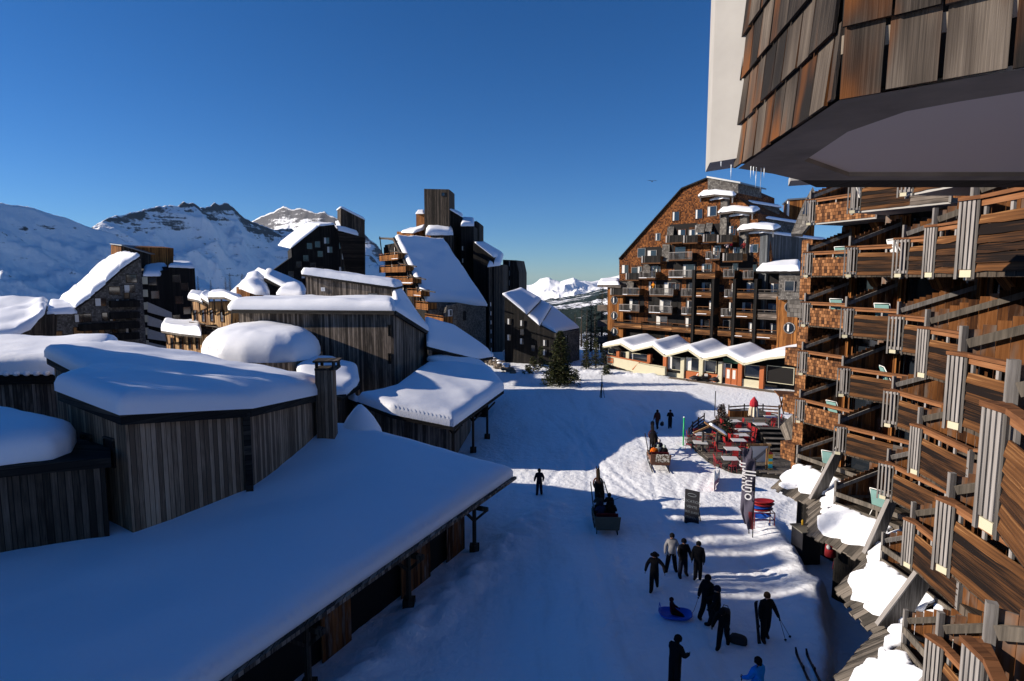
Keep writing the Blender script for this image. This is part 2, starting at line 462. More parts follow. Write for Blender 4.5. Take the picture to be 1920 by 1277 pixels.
def window(parent, pl, s, z, w, h, out=.0, frame=M['slat'], pane=M['glass'], curtain=0.0, deep=.04, name='window'):
    mb = MB(); fw = .07
    for (a, b, c, d) in ((s - w / 2, s + w / 2, z, z + fw), (s - w / 2, s + w / 2, z + h - fw, z + h), (s - w / 2, s - w / 2 + fw, z + fw, z + h - fw), (s + w / 2 - fw, s + w / 2, z + fw, z + h - fw)):
        mb.obox(pl.at(a, c, out), pl.t * (b - a), pl.n * (deep + .05), V((0, 0, d - c)))
    o = mb.build(name, frame, parent)
    g = MB(); g.obox(pl.at(s - w / 2 + fw, z + fw, out), pl.t * (w - 2 * fw), pl.n * deep, V((0, 0, h - 2 * fw)))
    g.build('pane', pane, o)
    if curtain:
        c = MB(); c.obox(pl.at(s - w / 2 + fw, z + fw, out + deep + .004), pl.t * (w - 2 * fw) * curtain, pl.n * .01, V((0, 0, h - 2 * fw))); c.build('curtain', M['curtain'], o)
    return o
def text_mesh(body, size, mat, name, parent, origin, xdir, ydir, depth=.01, align='CENTER'):
    cu = bpy.data.curves.new('lettering', 'FONT'); cu.body = body; cu.size = size; cu.extrude = depth; cu.align_x = align; cu.align_y = 'CENTER'
    ob = bpy.data.objects.new('lettering', cu); COL.objects.link(ob)
    dg = bpy.context.evaluated_depsgraph_get(); me = bpy.data.meshes.new_from_object(ob.evaluated_get(dg))
    bpy.data.objects.remove(ob)
    x = V(xdir).normalized(); y = V(ydir).normalized(); z = x.cross(y); o = V(origin)
    inv = rootmat(parent).inverted() if parent is not None else Matrix.Identity(4)
    for v in me.vertices: v.co = inv @ (o + x * v.co.x + y * v.co.y + z * v.co.z)
    me.materials.clear(); me.materials.append(mat); me.name = name
    t = bpy.data.objects.new(name, me); COL.objects.link(t)
    if parent is not None: t.parent = parent
    return t
# ---------------------------------------------------------------- camera, sun, sky
cam = bpy.data.cameras.new('camera'); co = bpy.data.objects.new('camera', cam); COL.objects.link(co)
cam.sensor_width = 36; cam.lens = 36 * F / 1920; cam.clip_start = .05; cam.clip_end = 90000
co.location = CAM; co.rotation_euler = (PI / 2 - PITCH, 0, 0); scene.camera = co
SUN_EL = R(21.5); SUN_DIR = V((math.cos(SUN_EL), .02, -math.sin(SUN_EL))).normalized()
sl = bpy.data.lights.new('sun', 'SUN'); sl.energy = 5.0; sl.angle = R(.5); sl.color = (1, .88, .74)
so = bpy.data.objects.new('sun', sl); COL.objects.link(so); so.rotation_euler = SUN_DIR.to_track_quat('-Z', 'Y').to_euler(); so.location = (-60, 20, 60)
w = bpy.data.worlds.new('World'); scene.world = w; w.use_nodes = True; wt = w.node_tree
sk = wt.nodes.new('ShaderNodeTexSky'); sk.sky_type = 'NISHITA'; sk.sun_disc = False; sk.sun_elevation = SUN_EL; sk.sun_rotation = R(-90)
sk.altitude = 1800; sk.air_density = 1.0; sk.dust_density = .15; sk.ozone_density = 2.6
hs = wt.nodes.new('ShaderNodeHueSaturation'); hs.inputs['Saturation'].default_value = 1.12
tn = wt.nodes.new('ShaderNodeMix'); tn.data_type = 'RGBA'; tn.blend_type = 'MULTIPLY'; tn.inputs[0].default_value = 1; tn.inputs[7].default_value = (.71, .94, 1.30, 1)
wt.links.new(sk.outputs[0], tn.inputs[6]); wt.links.new(tn.outputs[2], hs.inputs['Color'])
bg = wt.nodes['Background']; wt.links.new(hs.outputs[0], bg.inputs[0]); bg.inputs[1].default_value = .054
scene.view_settings.view_transform = 'Standard'; scene.view_settings.look = 'None'
scene.view_settings.exposure = .6; scene.view_settings.gamma = 1
scene.cycles.max_bounces = 6; scene.cycles.diffuse_bounces = 3; scene.cycles.glossy_bounces = 2; scene.cycles.transmission_bounces = 2
scene.cycles.use_denoising = True
# ---------------------------------------------------------------- ground
AW = [(-40, 3.5), (8.6, 8), (8.9, 12), (9.7, 16.9), (11.5, 19.4), (11.9, 21.1), (13.8, 24.6), (13.5, 26), (15.0, 30), (15.2, 33)]
AWL = [(y, x) for x, y in [(7.2, 5), (8.9, 12), (9.9, 16.9), (11.5, 19.4), (12.1, 21.1), (14.0, 24.8), (13.9, 25.7), (14.8, 29), (15.6, 33), (17.5, 37), (22, 39)]]
def lerp1(tab, k):
    if k <= tab[0][0]: return tab[0][1]
    for i in range(len(tab) - 1):
        if k <= tab[i + 1][0]:
            t = (k - tab[i][0]) / (tab[i + 1][0] - tab[i][0]); return tab[i][1] + (tab[i + 1][1] - tab[i][1]) * t
    return tab[-1][1]
def gz(x, y, fine=True):
    z = 1.2 * ss((35 - y) / 14) * ss((x + 1) / 5)
    if y < 39 and x > 5:
        e = lerp1(AWL, y) + .35 * n3(y * .9, 3.1)
        k = ss((x - e + .5) / .7)
        z = z + (.35 * ss((x - e + 2.6) / 2) * ss((36 - y) / 5)) * (1 - k); z = z * (1 - k) - .15 * k
    # ploughed bank along the covered shop front on the left
    d = (x + .49 * (34 - y) - 1.2) if y < 40 else 99
    if -1.6 < d < 1.6 and y < 37: z += .5 * (1 - abs(d) / 1.6) * (.7 + .8 * n3(x * 1.3, y * 1.3, 5))
    if y > 112: z -= (y - 112) * .10 + max(0, y - 240) * .25 * ss((y - 240) / 400)
    z = max(z, -1000)
    if fine and y < 115 and abs(x) < 60:
        z += .035 * n3(x * 1.7, y * 1.7, 9) + .05 * n3(x * .45, y * .45, 2) + .028 * n3(x * 3.4, y * 3.4, 4) * (1 if -4 < x < 18 and y < 62 else 0)
        for (tx, ty, dx) in ((4.8, 33, .06), (5.9, 33, .06), (10.4, 44, .12), (11.6, 44, .12), (2.6, 40, .3), (7.9, 40, -.22), (8.8, 40, -.2), (12.2, 40, .55), (13.3, 40, .55)):
            if 25 < y < 62:
                q = abs(x - (tx + (y - ty) * dx + .25 * math.sin(y * .21 + tx))); z -= .075 * max(0, 1 - q / .2)
        if 84 < y < 93 and x > 3: z += .5 * math.exp(-((y - 89 + (x - 14) * .4) / 1.4) ** 2) * ss((x - 3) / 3) * ss((24 - x) / 4) * (.7 + .6 * n3(x, y))
    return z
def span(cuts):
    out = [cuts[0][0]]
    for (a, st), (b, _) in zip(cuts, cuts[1:]):
        n = max(1, round((b - a) / st)); out += [a + (b - a) * (i + 1) / n for i in range(n)]
    return out
gx = span([(-26000, 5000), (-6000, 1000), (-1000, 200), (-200, 25), (-50, 4), (-14, .34), (-4, .2), (16, .34), (24, 2.5), (50, 25), (200, 200), (1000, 1000), (6000, 5000), (26000, 1)])
gy = span([(-800, 100), (-100, 20), (-10, 4), (10, .34), (20, .2), (50, .3), (62, .5), (100, 3), (140, 12), (260, 60), (1000, 500), (6000, 4000), (60000, 1)])
vs = [V((x, y, gz(x, y))) for y in gy for x in gx]; nx = len(gx)
fs = [(j * nx + i, j * nx + i + 1, (j + 1) * nx + i + 1, (j + 1) * nx + i) for j in range(len(gy) - 1) for i in range(nx - 1)]
mb = MB(); mb.mesh(vs, fs); tag(mb.build('snow_ground', M['street'], None, True), kind='structure')
# ---------------------------------------------------------------- mountains
def mountmat(name, rock, amount, forest=0.0, sc=.006, haze=None):
    t = NT(name); p = t.pos(); geo = t.n('ShaderNodeNewGeometry'); nz = t.sep(geo.outputs['Normal'])[2]
    at = t.n('ShaderNodeAttribute', attribute_name='crest').outputs['Fac']
    st = t.noise(t.scale(p, sc * .5, sc * .5, sc * 4), 1.0, 7, .68, .5); f2 = t.noise(p, sc * 5, 6, .7)
    steep = t.smap(nz, .95, .55)
    m = t.math('ADD', t.math('ADD', t.math('MULTIPLY', st, .8), t.math('MULTIPLY', f2, .35)), t.math('ADD', t.math('MULTIPLY', steep, .28), t.math('MULTIPLY', at, .32)))
    k = t.smap(m, amount, amount + .1)
    c = t.mix(k, (.84, .86, .9), rock)
    if forest:
        fo = t.smap(t.math('ADD', t.math('MULTIPLY', t.noise(t.scale(p, .0011, .0011, .004), 1.0, 5, .6), .8), t.math('MULTIPLY', t.noise(p, .012, 4, .7), .3)), forest, forest + .035)
        c = t.mix(fo, c, (.012, .022, .018))
    t.bump(t.math('ADD', st, f2), .6, 14.0)
    return t.end(c, .8, .15)
def mountain(name, ridge, foot, ns, nt, amp, mat, fr=1 / 420., seed=0, crest=.15):
    def samp(tab, s):
        x = s * (len(tab) - 1); i = min(int(x), len(tab) - 2); f = x - i
        a, b = tab[i], tab[i + 1]; return P(a[0] + (b[0] - a[0]) * f, a[1] + (b[1] - a[1]) * f, a[2] + (b[2] - a[2]) * f)
    vs = []; fs = []; cr = []
    nb = 10
    for i in range(ns + 1):
        s = i / ns; A = samp(ridge, s); B = samp(foot, s); D = A - B
        for j in range(-nb, nt + 1):
            if j < 0:
                t = -j / nb; p = A + V((D.x, D.y, -abs(D.z) * 1.1)) * t * 1.0; k = ss(t * 2)
            else:
                t = j / nt; p = A.lerp(B, t); p.z += -abs(D.z) * .12 * math.sin(PI * t); k = .36 + .64 * ss(t * 3.0)
            q = p * fr; v = 0; a = 1; 
            for o in range(6):
                v += a * (1 - 2 * abs(noise.noise(V((q.x + seed, q.y, q.z * .4))))) ; q = q * 2.05; a *= .48
            p.z += amp * k * (v - .75); vs.append(p); cr.append(max(0, 1 - t / crest) if j >= 0 else 1.0)
    W = nb + nt + 1
    for i in range(ns):
        for j in range(W - 1): fs.append((i * W + j, i * W + j + 1, (i + 1) * W + j + 1, (i + 1) * W + j))
    mb = MB(); mb.mesh(vs, fs); o = mb.build(name, mat, None, True)
    at = o.data.attributes.new('crest', 'FLOAT', 'POINT')
    for i, c in enumerate(cr): at.data[i].value = c
    return tag(o, kind='structure')
mA = mountmat('snow_slope', (.06, .065, .07), .90); mB_ = mountmat('rocky_crest', (.09, .095, .10), .93); mC = mountmat('bright_peak', (.10, .10, .11), .97)
mD = mountmat('far_peak', (.1, .11, .13), .9, sc=.002); mE = mountmat('wooded_hill', (.05, .05, .05), 1.1, forest=.47)
mountain('mountain', [(-260, 330, 2500), (-120, 352, 2600), (0, 381, 2700), (60, 394, 2850), (130, 417, 3000), (200, 440, 3150), (290, 478, 3400), (400, 540, 3700)],
         [(-260, 600, 1700), (-120, 610, 1750), (0, 610, 1850), (60, 610, 2000), (130, 605, 2150), (200, 600, 2350), (290, 600, 2600), (400, 600, 3000)], 150, 70, 60, mA, 1 / 300., 3, .01)
mountain('mountain', [(120, 470, 3900), (180, 432, 4100), (215, 411, 4250), (255, 402, 4400), (300, 392, 4600), (345, 389, 4750), (375, 392, 4900), (403, 388, 5050), (435, 398, 5250), (470, 414, 5450), (520, 430, 5700), (600, 452, 6100), (690, 482, 6600), (760, 540, 7000)],
         [(120, 620, 3200), (180, 620, 3250), (215, 615, 3300), (255, 610, 3400), (300, 606, 3500), (345, 604, 3650), (375, 600, 3800), (403, 598, 3950), (435, 596, 4150), (470, 594, 4350), (520, 592, 4600), (600, 590, 5000), (690, 588, 5500), (760, 586, 6000)], 240, 110, 190, mB_, 1 / 560., 9, .16)
mountain('mountain', [(440, 450, 8200), (485, 411, 8000), (510, 399, 7900), (532, 393, 7800), (548, 398, 7700), (562, 393, 7600), (590, 400, 7450), (625, 408, 7300), (680, 440, 7100), (760, 520, 6900)],
         [(440, 560, 7200), (485, 560, 6900), (510, 560, 6800), (532, 560, 6700), (548, 560, 6600), (562, 560, 6500), (590, 560, 6450), (625, 560, 6400), (680, 570, 6300), (760, 580, 6200)], 120, 60, 150, mC, 1 / 600., 21, .3)
mountain('mountain', [(900, 575, 15500), (960, 552, 15000), (1000, 537, 14700), (1030, 523, 14500), (1050, 529, 14300), (1075, 522, 14100), (1094, 531, 14000), (1130, 532, 14000), (1160, 522, 13800), (1200, 520, 13700), (1300, 560, 13500)],
         [(900, 600, 12000), (960, 600, 12000), (1000, 600, 11600), (1030, 600, 11500), (1050, 600, 11500), (1075, 600, 11500), (1094, 600, 11300), (1130, 600, 11200), (1160, 600, 11200), (1200, 600, 11000), (1300, 600, 11000)], 160, 60, 300, mD, 1 / 1500., 5, .05)
tag(mountain('wooded_hill', [(820, 580, 6200), (900, 578, 6400), (980, 577, 6600), (1050, 571, 6800), (1110, 560, 7000), (1160, 548, 7000), (1240, 530, 7000), (1400, 530, 7000)],
         [(820, 760, 900), (900, 730, 950), (980, 700, 1000), (1050, 690, 1050), (1110, 680, 1100), (1160, 680, 1150), (1240, 690, 1100), (1400, 700, 1000)], 150, 150, 60, mE, 1 / 700., 14, .01), kind='structure')
# ---------------------------------------------------------------- near market hall roof (bottom left)
A = G(962, 893, 3.1); Bq = G(410, 1277, 3.1); d = (Bq - A).normalized(); pr = V((-d.y, d.x, 0))
if pr.x > 0: pr = -pr
d0_ = V((d.x, d.y, 0)).normalized()
def hall(s, t, z=None):
    p = A + d * s + pr * t; return V((p.x, p.y, (3.1 + .15 * t) if z is None else z))
hl = thing('market_hall', 'long low timber hall under one broad smooth snow roof in the bottom left corner', 'building', hall(10, 8, 0))
rp = [hall(0, 0), hall(14, 0), hall(32, 0), hall(32, 18), hall(12, 20), hall(4, 17.5), hall(-.3, 12), hall(-.2, 6)]
def zhall(x, y):
    q_ = V((x - A.x, y - A.y, 0)); return 3.1 + (.105 - .045 * ss(q_.dot(d0_) / 12)) * max(0.0, q_.dot(pr))
slab_poly(rp, .16, hl, M['fascia'], 'roof', zhall)
snow_poly(rp, .75, hl, 1.5, .12, .55, zhall, .42)
mb = MB()
for k in range(7): mb.bar(hall(k * 4.5 - .05, -.12, 3.02), hall(k * 4.5 + 4.42, -.12, 3.02), .17, .15)
mb.build('gutter_beam', M['grey'], hl)
mb = MB(); n0 = -pr
for (s0, s1, z0, z1) in ((3.5, 32, 2.15, 2.95), (3.5, 5.2, .0, 2.15), (6.8, 9, .0, 2.15), (12.5, 14, 0, 2.15), (18, 20, 0, 2.15)):
    s = s0
    while s < s1:
        p = hall(s, 1.2, z0); mb.obox(p, d * .17, pr * .05 * random.uniform(.6, 1.2), V((0, 0, z1 - z0))); s += .18
mb.build('shop_wall', M['brown'], hl)
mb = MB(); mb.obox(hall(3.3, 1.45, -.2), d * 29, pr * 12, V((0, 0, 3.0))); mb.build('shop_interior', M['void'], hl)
for s in (3.6, 9.5, 15.5, 21.5):
    mb = MB(); p = hall(s, .55, 0); mb.bar(p + V((0, 0, -.2)), p + V((0, 0, 2.5)), .2); mb.bar(p + V((0, 0, 2.45)) - pr * .8, p + V((0, 0, 2.45)) + pr * 1.2, .2)
    mb.bar(p + V((0, 0, 1.7)), p + V((0, 0, 2.4)) - pr * .75, .12); mb.bar(p + V((0, 0, 1.7)), p + V((0, 0, 2.4)) + d * .8, .12); mb.bar(p + V((0, 0, 2.62)) - d * 1.4, p + V((0, 0, 2.62)) + d * 1.4, .2, .16)
    mb.box(p + V((0, 0, .1)), (.5, .5, .6)); mb.build('bracket_post', M['greyd'], hl)
text_mesh('popko', .62, M['letterb'], 'sign_lettering', hl, hall(15.4, 1.1, 2.55), -d * -1, (0, 0, 1), .02)
# ---------------------------------------------------------------- curved timber shed on the hall roof
S = [V((-19.2, 25.2, 0)), V((-15.1, 22.7, 0)), V((-12.55, 27.5, 0)), V((-11.75, 36.2, 0)), V((-14.3, 37.9, 0)), V((-20.5, 39.6, 0)), V((-27, 40.4, 0)), V((-26.5, 34, 0)), V((-20.6, 29, 0))]
zs = lambda x, y: 9.2 - .15 * (x + 15.1) - .095 * (y - 22.7)
S = [V((p.x, p.y, zs(p.x, p.y))) for p in S]
sh = thing('timber_shed', 'tall tan boarded shed with angled walls and thick snow cap, on the broad snow roof', 'building', (-16, 28, 4.2))
wall_poly(S, 3.2, lambda x, y: zs(x, y) - .02, sh, M['shed'])
of = offset_poly(S, .3); slab_poly(of, .42, sh, M['fascia'], 'fascia', lambda x, y: zs(x, y) + .06)
snow_poly(offset_poly(S, .38), .95, sh, 1.5, .2, .5, lambda x, y: zs(x, y) + .07, .34)
pl = Pl(S[0], S[1])
window(sh, pl, pl.len - 1.3, 6.9, .8, 1.2, .01, M['fascia'], M['dmetal'], name='louvre_vent')
window(sh, pl, pl.len - 3.2, 6.7, .9, 1.3, .01, M['fascia'], M['glass'])
mb = MB(); mb.box((S[2].x + .05, S[2].y - .1, 5.7), (.32, .5, 5.0), .4); mb.build('corner_post', M['fascia'], sh)
# chimney
ch = thing('chimney', 'square boarded chimney with a small flat cap on four stubs', 'chimney', (-10.9, 35.2, 4))
mb = MB(); mb.obox(P(594, 806, 34.6) * 1 + V((0, 0, -1)), V((1.02, .1, 0)), V((-.1, 1.0, 0)), V((0, 0, zat(694, 34.6) - P(594, 806, 34.6).z + 1))); mb.build('shaft', M['shed'], ch)
b0 = P(594, 694, 34.6); cx = b0 + V((.48, .55, 0))
mb = MB(); mb.box(cx + V((0, 0, .05)), (1.28, 1.28, .12), .09)
for i in (-1, 1):
    for j in (-1, 1): mb.box(cx + V((i * .5, j * .5, .28)), (.16, .16, .36), .09)
mb.box(cx + V((0, 0, .51)), (1.42, 1.42, .1), .09); mb.build('cap', M['greyd'], ch)
# low left shed (foreground) and flat roofed annex behind it
lf = thing('timber_annex', 'low dark boarded annex topped by a rounded drift, left of the tan shed', 'building', (-18, 22.5, 4.2))
Q = [V((-22, 18.6, 7.75)), V((-18.2, 20.9, 7.75)), V((-15.75, 22.3, 7.6)), V((-17.6, 25.0, 7.7)), V((-24, 26.5, 8.0)), V((-26, 22, 8.0))]
wall_poly(Q, 3.2, lambda x, y: idw(Q)(x, y) - .02, lf, M['greyd']); slab_poly(offset_poly(Q, .22), .38, lf, M['fascia'], 'fascia')
Qs = [V((-22, 18.4, 7.8)), V((-18.2, 20.7, 7.8)), V((-16.9, 22.0, 7.7)), V((-18.2, 24.4, 7.8)), V((-24, 26.5, 8.0)), V((-26, 22, 8.0))]
snow_poly(Qs, 1.2, lf, 1.9, .15, .5, None, .4, rnd=1)
ax = thing('timber_annex', 'grey boarded annex with scalloped snow along its eave, behind the tan shed', 'building', (-30, 37, 5))
Q = [V((-40, 33.4, 9.0)), V((-31, 35.2, 8.75)), V((-26.6, 36.3, 8.65)), V((-26.4, 38.0, 8.75)), V((-29.6, 43.5, 9.3)), V((-44, 44, 9.6))]
wall_poly(Q, 2.5, lambda x, y: idw(Q)(x, y) - .02, ax, M['grey']); slab_poly(offset_poly(Q, .45), .62, ax, M['fascia'], 'fascia')
snow_poly(offset_poly(Q, .5), 1.15, ax, 1.4, .14, .5, None, .35, M['rsnow'])
mb = MB()
for k in range(26):
    p = Q[0].lerp(Q[2], k / 26.) + V((.12, -.62, .05)); mb.ball(p, .2, 8, 5, 0, (1, .9, .75))
mb.build('snow_scallops', M['snow'], ax, True)
# ---------------------------------------------------------------- low mound roofs, middle
md = thing('snow_domed_cabin', 'low cabin almost buried under a big smooth snow dome, left of the square chimney', 'building', (-21, 50, 6))
Q = [P(372, 682, 48), P(430, 690, 46.5), P(540, 684, 46.5), P(592, 668, 48.5), P(604, 650, 51.5), P(560, 640, 57), P(470, 640, 58), P(395, 652, 54)]
zq = lambda x, y: 7.7 + .05 * (y - 45)
wall_poly([V((p.x, p.y, 0)) for p in Q], 3, lambda x, y: zq(x, y), md, M['shed']); snow_poly([V((p.x, p.y, zq(p.x, p.y))) for p in Q], 1.75, md, 2.0, .2, .6, zq, .3, rnd=1, dome=.55)
lw = thing('snow_covered_porch', 'low curved porch roof with snow to the right of the square chimney', 'building', (-13, 45, 5))
Q = [P(560, 735, 43.5), P(640, 745, 43.5), P(676, 722, 46), P(668, 690, 49), P(610, 678, 50), P(555, 690, 48)]
slab_poly(Q, .3, lw, M['fascia']); snow_poly(Q, .8, lw, 1.4, .1, .5, None, .4, rnd=1); wall_poly(offset_poly(Q, -.6), 2.5, lambda x, y: idw(Q)(x, y) - .1, lw, M['greyd'])
# ---------------------------------------------------------------- grey timber chapel-like building
cb = thing('timber_building', 'grey board-clad building with a raised upper block, snow on both roofs', 'building', (-14, 52, 4))
YF = 52.5; a = P(448, 600, YF + 2); b = P(737, 592, YF); c = P(801, 628, 63)
zf1 = zat(588, YF); zb = 3.0
F1 = [V((a.x, a.y, zf1 - .1)), V((b.x, b.y, zf1)), V((c.x, c.y, c.z)), V((c.x - 5, c.y + 11, c.z)), V((a.x - 3, a.y + 16, zf1))]
def zroof(x, y):
    t = (x - b.x - (y - b.y) * .05); return zf1 + .02 * (b.y - y) - (max(0, x - (b.x - .0) + .28 * 0) * .0)
# front block: wall with sloping right gable
mb = MB(); top = lambda p: p
mb.face([(a.x, a.y, zb), (b.x, b.y, zb), (b.x, b.y, zf1), (a.x, a.y, zf1)]); mb.face([(b.x, b.y, zb), (c.x, c.y, zb), (c.x, c.y, c.z), (b.x, b.y, zf1)])
mb.face([(c.x, c.y, zb), (c.x - 4, c.y + 13, zb), (c.x - 4, c.y + 13, c.z), (c.x, c.y, c.z)]); mb.face([(a.x, a.y, zb), (a.x, a.y, zf1), (a.x - 3, a.y + 15, zf1), (a.x - 3, a.y + 15, zb)])
mb.build('wall', M['grey'], cb)
u0, u1 = P(573, 520, 64.5), P(737, 545, 63.5); zt0, zt1 = u0.z + .1, u1.z + .1
dirb = V((-.12, 1, 0)) * 10.5
mb = MB(); mb.extr([(u0.x, u0.y, zf1 - 1), (u1.x, u1.y, zf1 - 1.5), (u1.x, u1.y, zt1), (u0.x, u0.y, zt0)], dirb); mb.build('upper_wall', M['grey'], cb)
mb = MB(); e = V((.35, 0, 0)); f = V((0, -.3, 0))
mb.extr([V((u0.x, u0.y, zt0 + .02)) - e + f, V((u1.x, u1.y, zt1 + .02)) + e + f, V((u1.x, u1.y, zt1 + .24)) + e + f, V((u0.x, u0.y, zt0 + .24)) - e + f], dirb + V((0, .6, 0))); mb.build('upper_roof', M['fascia'], cb)
snow_loft([V((u0.x, u0.y, zt0 + .25)) - e + f, V((u1.x, u1.y, zt1 + .25)) + e + f], [V((u0.x, u0.y, zt0 + .25)) - e + dirb, V((u1.x, u1.y, zt1 + .25)) + e + dirb], .75, cb, .7, .16, M['rsnow'], 'upper_snow', .4, .4)
mb = MB(); g = V((0, -.35, 0))
mb.bar(V((a.x - .4, a.y, zf1 + .1)) + g, V((b.x + .2, b.y, zf1 + .1)) + g, .25, .34); mb.bar(V((b.x + .2, b.y - .3, zf1 + .1)), V((c.x + .2, c.y, c.z + .1)), .25, .34); mb.build('fascia', M['fascia'], cb)
snow_loft([V((a.x - .8, a.y - .4, zf1 + .25)), V((b.x + .25, b.y - .4, zf1 + .25))], [V((a.x - 1, u0.y + 1.5, zf1 + .3)), V((u1.x + .3, u1.y + .5, zf1 + .1))], 1.05, cb, 1.2, .2, None, 'snow', .32, .45)
r1 = [V((b.x + .1, b.y - .3, zf1 + .25)), V((c.x + .3, c.y, c.z + .2)), V((c.x - 2.0, c.y + 11, c.z + .1))]
r2 = [V((u1.x + .1, u1.y - .5, zf1 + .2)), P(733, 541, 65), P(752, 545, 73)]
snow_loft(r1, r2, .55, cb, .6, .08, None, 'side_snow', .4, .5)
mb = MB(); mb.face([r1[0] - V((0, 0, .05)), r1[1] - V((0, 0, .05)), r2[1] - V((0, 0, .2)), r2[0] - V((0, 0, .2))]); mb.face([r1[1] - V((0, 0, .05)), r1[2] - V((0, 0, .05)), r2[2] - V((0, 0, .2)), r2[1] - V((0, 0, .2))]); mb.build('side_roof', M['fascia'], cb)
pl = Pl(a, b)
for (uu, vv, ww, hh) in ((731, 630, .28, 1.0), (731, 682, .28, .95)):
    s, z = pl.sz(uu, vv); window(cb, pl, s, z, ww, hh, .0, M['fascia'], M['void'])
pu = Pl(u0, u1); s, z = pu.sz(606, 546); window(cb, pu, s, z, .42, .4, 0, M['white'], M['white'], name='white_vent')
s, z = pu.sz(700, 572); window(cb, pu, s, z, 1.1, 1.3, 0, M['fascia'], M['metal'], name='metal_shutter')
# ---------------------------------------------------------------- low restaurant with the lit eave
re = thing('low_restaurant', 'low restaurant with a jutting corner eave under thick bright snow, right of the chimney', 'building', (-8, 54, 0))
E = [G(628, 768, 4.1), G(735, 786, 3.9), G(850, 792, 3.75), G(945, 744, 3.6), P(921, 702, 58), P(860, 692, 58), P(800, 680, 56), P(742, 714, 48.5), P(668, 738, 45)]
zE = planefit(E); E = [V((p.x, p.y, zE(p.x, p.y) * .7 + p.z * .3)) for p in E]; zE = planefit(E)
slab_poly(E, .3, re, M['fascia'], 'roof', zE); snow_poly(E, .85, re, .8, .12, .5, zE, .55)
W0 = [E[0] + V((.8, .6, 0)), E[1] + V((.2, 1.1, 0)), E[2] + V((-.4, 1.4, 0)), E[3] + V((-3.2, 1.5, 0)), E[4] + V((-2, 0, 0)), E[6], E[8]]
wall_poly(W0, -.1, lambda x, y: zE(x, y) - .2, re, M['grey'])
for p in (E[3] + V((-1.5, -1.2, 0)), E[2].lerp(E[3], .45) + V((-.5, .3, 0)), E[2] + V((-.1, .9, 0))):
    mb = MB(); q = V((p.x, p.y, 0)); mb.bar(q - V((0, 0, .3)), q + V((0, 0, 3.6)), .2); mb.bar(q + V((0, 0, 2.6)), q + V((.7, -.5, 3.45)), .12); mb.bar(q + V((0, 0, 2.6)), q + V((-.7, .5, 3.45)), .12); mb.box(q + V((0, 0, .15)), (.5, .5, .5)); mb.build('eave_post', M['greyd'], re)
mb = MB(); mb.tube([(0, 0, -.3), (0, 0, 1.5)], .05); lmp = P(905, 842, 50)
cn = thing('snow_cone', 'pointed snow heap against the dark restaurant wall beside the chimney', 'snow heap', G(676, 800, 4.9)); q = cn.location.copy()
mb = MB(); mb.tube_prof(V((q.x, q.y, 0)), [(1.6, 3.6), (1.3, 4.7), (.85, 5.5), (.42, 6.05), (.12, 6.35)], 18, 0); mb.build('heap', M['snow'], cn, True)
# side roofs sloping to the street
sr = thing('side_wing', 'lean-to wing whose shaded snow roof falls to the street, behind the low restaurant', 'building', (-4, 66, 0))
Q = [P(797, 598, 66), P(850, 618, 70), P(898, 648, 71), P(925, 664, 71), P(898, 678, 67), P(846, 658, 63), P(800, 650, 60)]
slab_poly(Q, .35, sr, M['fascia'], 'roof', planefit(Q)); snow_poly(Q, .7, sr, .9, .08, .7, planefit(Q), .4); zp1 = planefit(Q); wall_poly(offset_poly(Q, -.7), 0, lambda x, y: zp1(x, y) - .2, sr, M['black'])
Q = [P(800, 672, 60.5), P(846, 668, 65), P(900, 690, 67), P(922, 690, 66), P(925, 735, 60), P(905, 738, 60), P(850, 705, 60)]
slab_poly(Q, .3, sr, M['fascia'], 'lower_roof', planefit(Q)); snow_poly(Q, .7, sr, .9, .1, .7, planefit(Q), .4, name='lower_snow'); zp2 = planefit(Q); wall_poly(offset_poly(Q, -.7), 0, lambda x, y: zp2(x, y) - .2, sr, M['black'], 'lower_wall')
# unseen block added left of frame, roofline shaped to shade the hall roof and street
shade_tower = thing('apartment_tower', 'added tall timber block, unseen beyond the left picture edge, shading the street', 'building', (-54, 14, 0))
tz = [(-16, 23.6), (6, 24.0), (12, 24.8), (19, 25.1), (22.4, 24.9), (22.6, 21.8), (25.2, 21.8), (25.4, 24.8), (27.4, 24.6), (27.6, 21.5), (30.4, 21.5), (30.6, 24.0), (33.2, 23.0), (33.6, 18)]
mb = MB(); mb.extr([(-47, y, z) for y, z in tz] + [(-47, 33.6, -2), (-47, -16, -2)], (-14, 0, 0)); mb.build('wall', M['greyd'], shade_tower)
snow_loft([(-47, y, z) for y, z in tz], [(-61, y, z) for y, z in tz], .5, shade_tower, .6, .1, None, 'snow', .4, 2.0)
pt_ = Pl((-47, -16), (-47, 33.6)); pt_.n = V((1, 0, 0))
for k in range(9):
    for j in range(5): window(shade_tower, pt_, 4 + k * 5.2, 3 + j * 3.6, 1.6, 1.4, 0)

for k, (x, y, h, r) in enumerate(((-41, 23.9, 26.5, 3.2), (-42, 29.0, 26.2, 3.4))): LATE = globals().setdefault('LATE', []); LATE.append((x, y, h, r))  # unseen spruces added in the roof gaps to dapple the street light
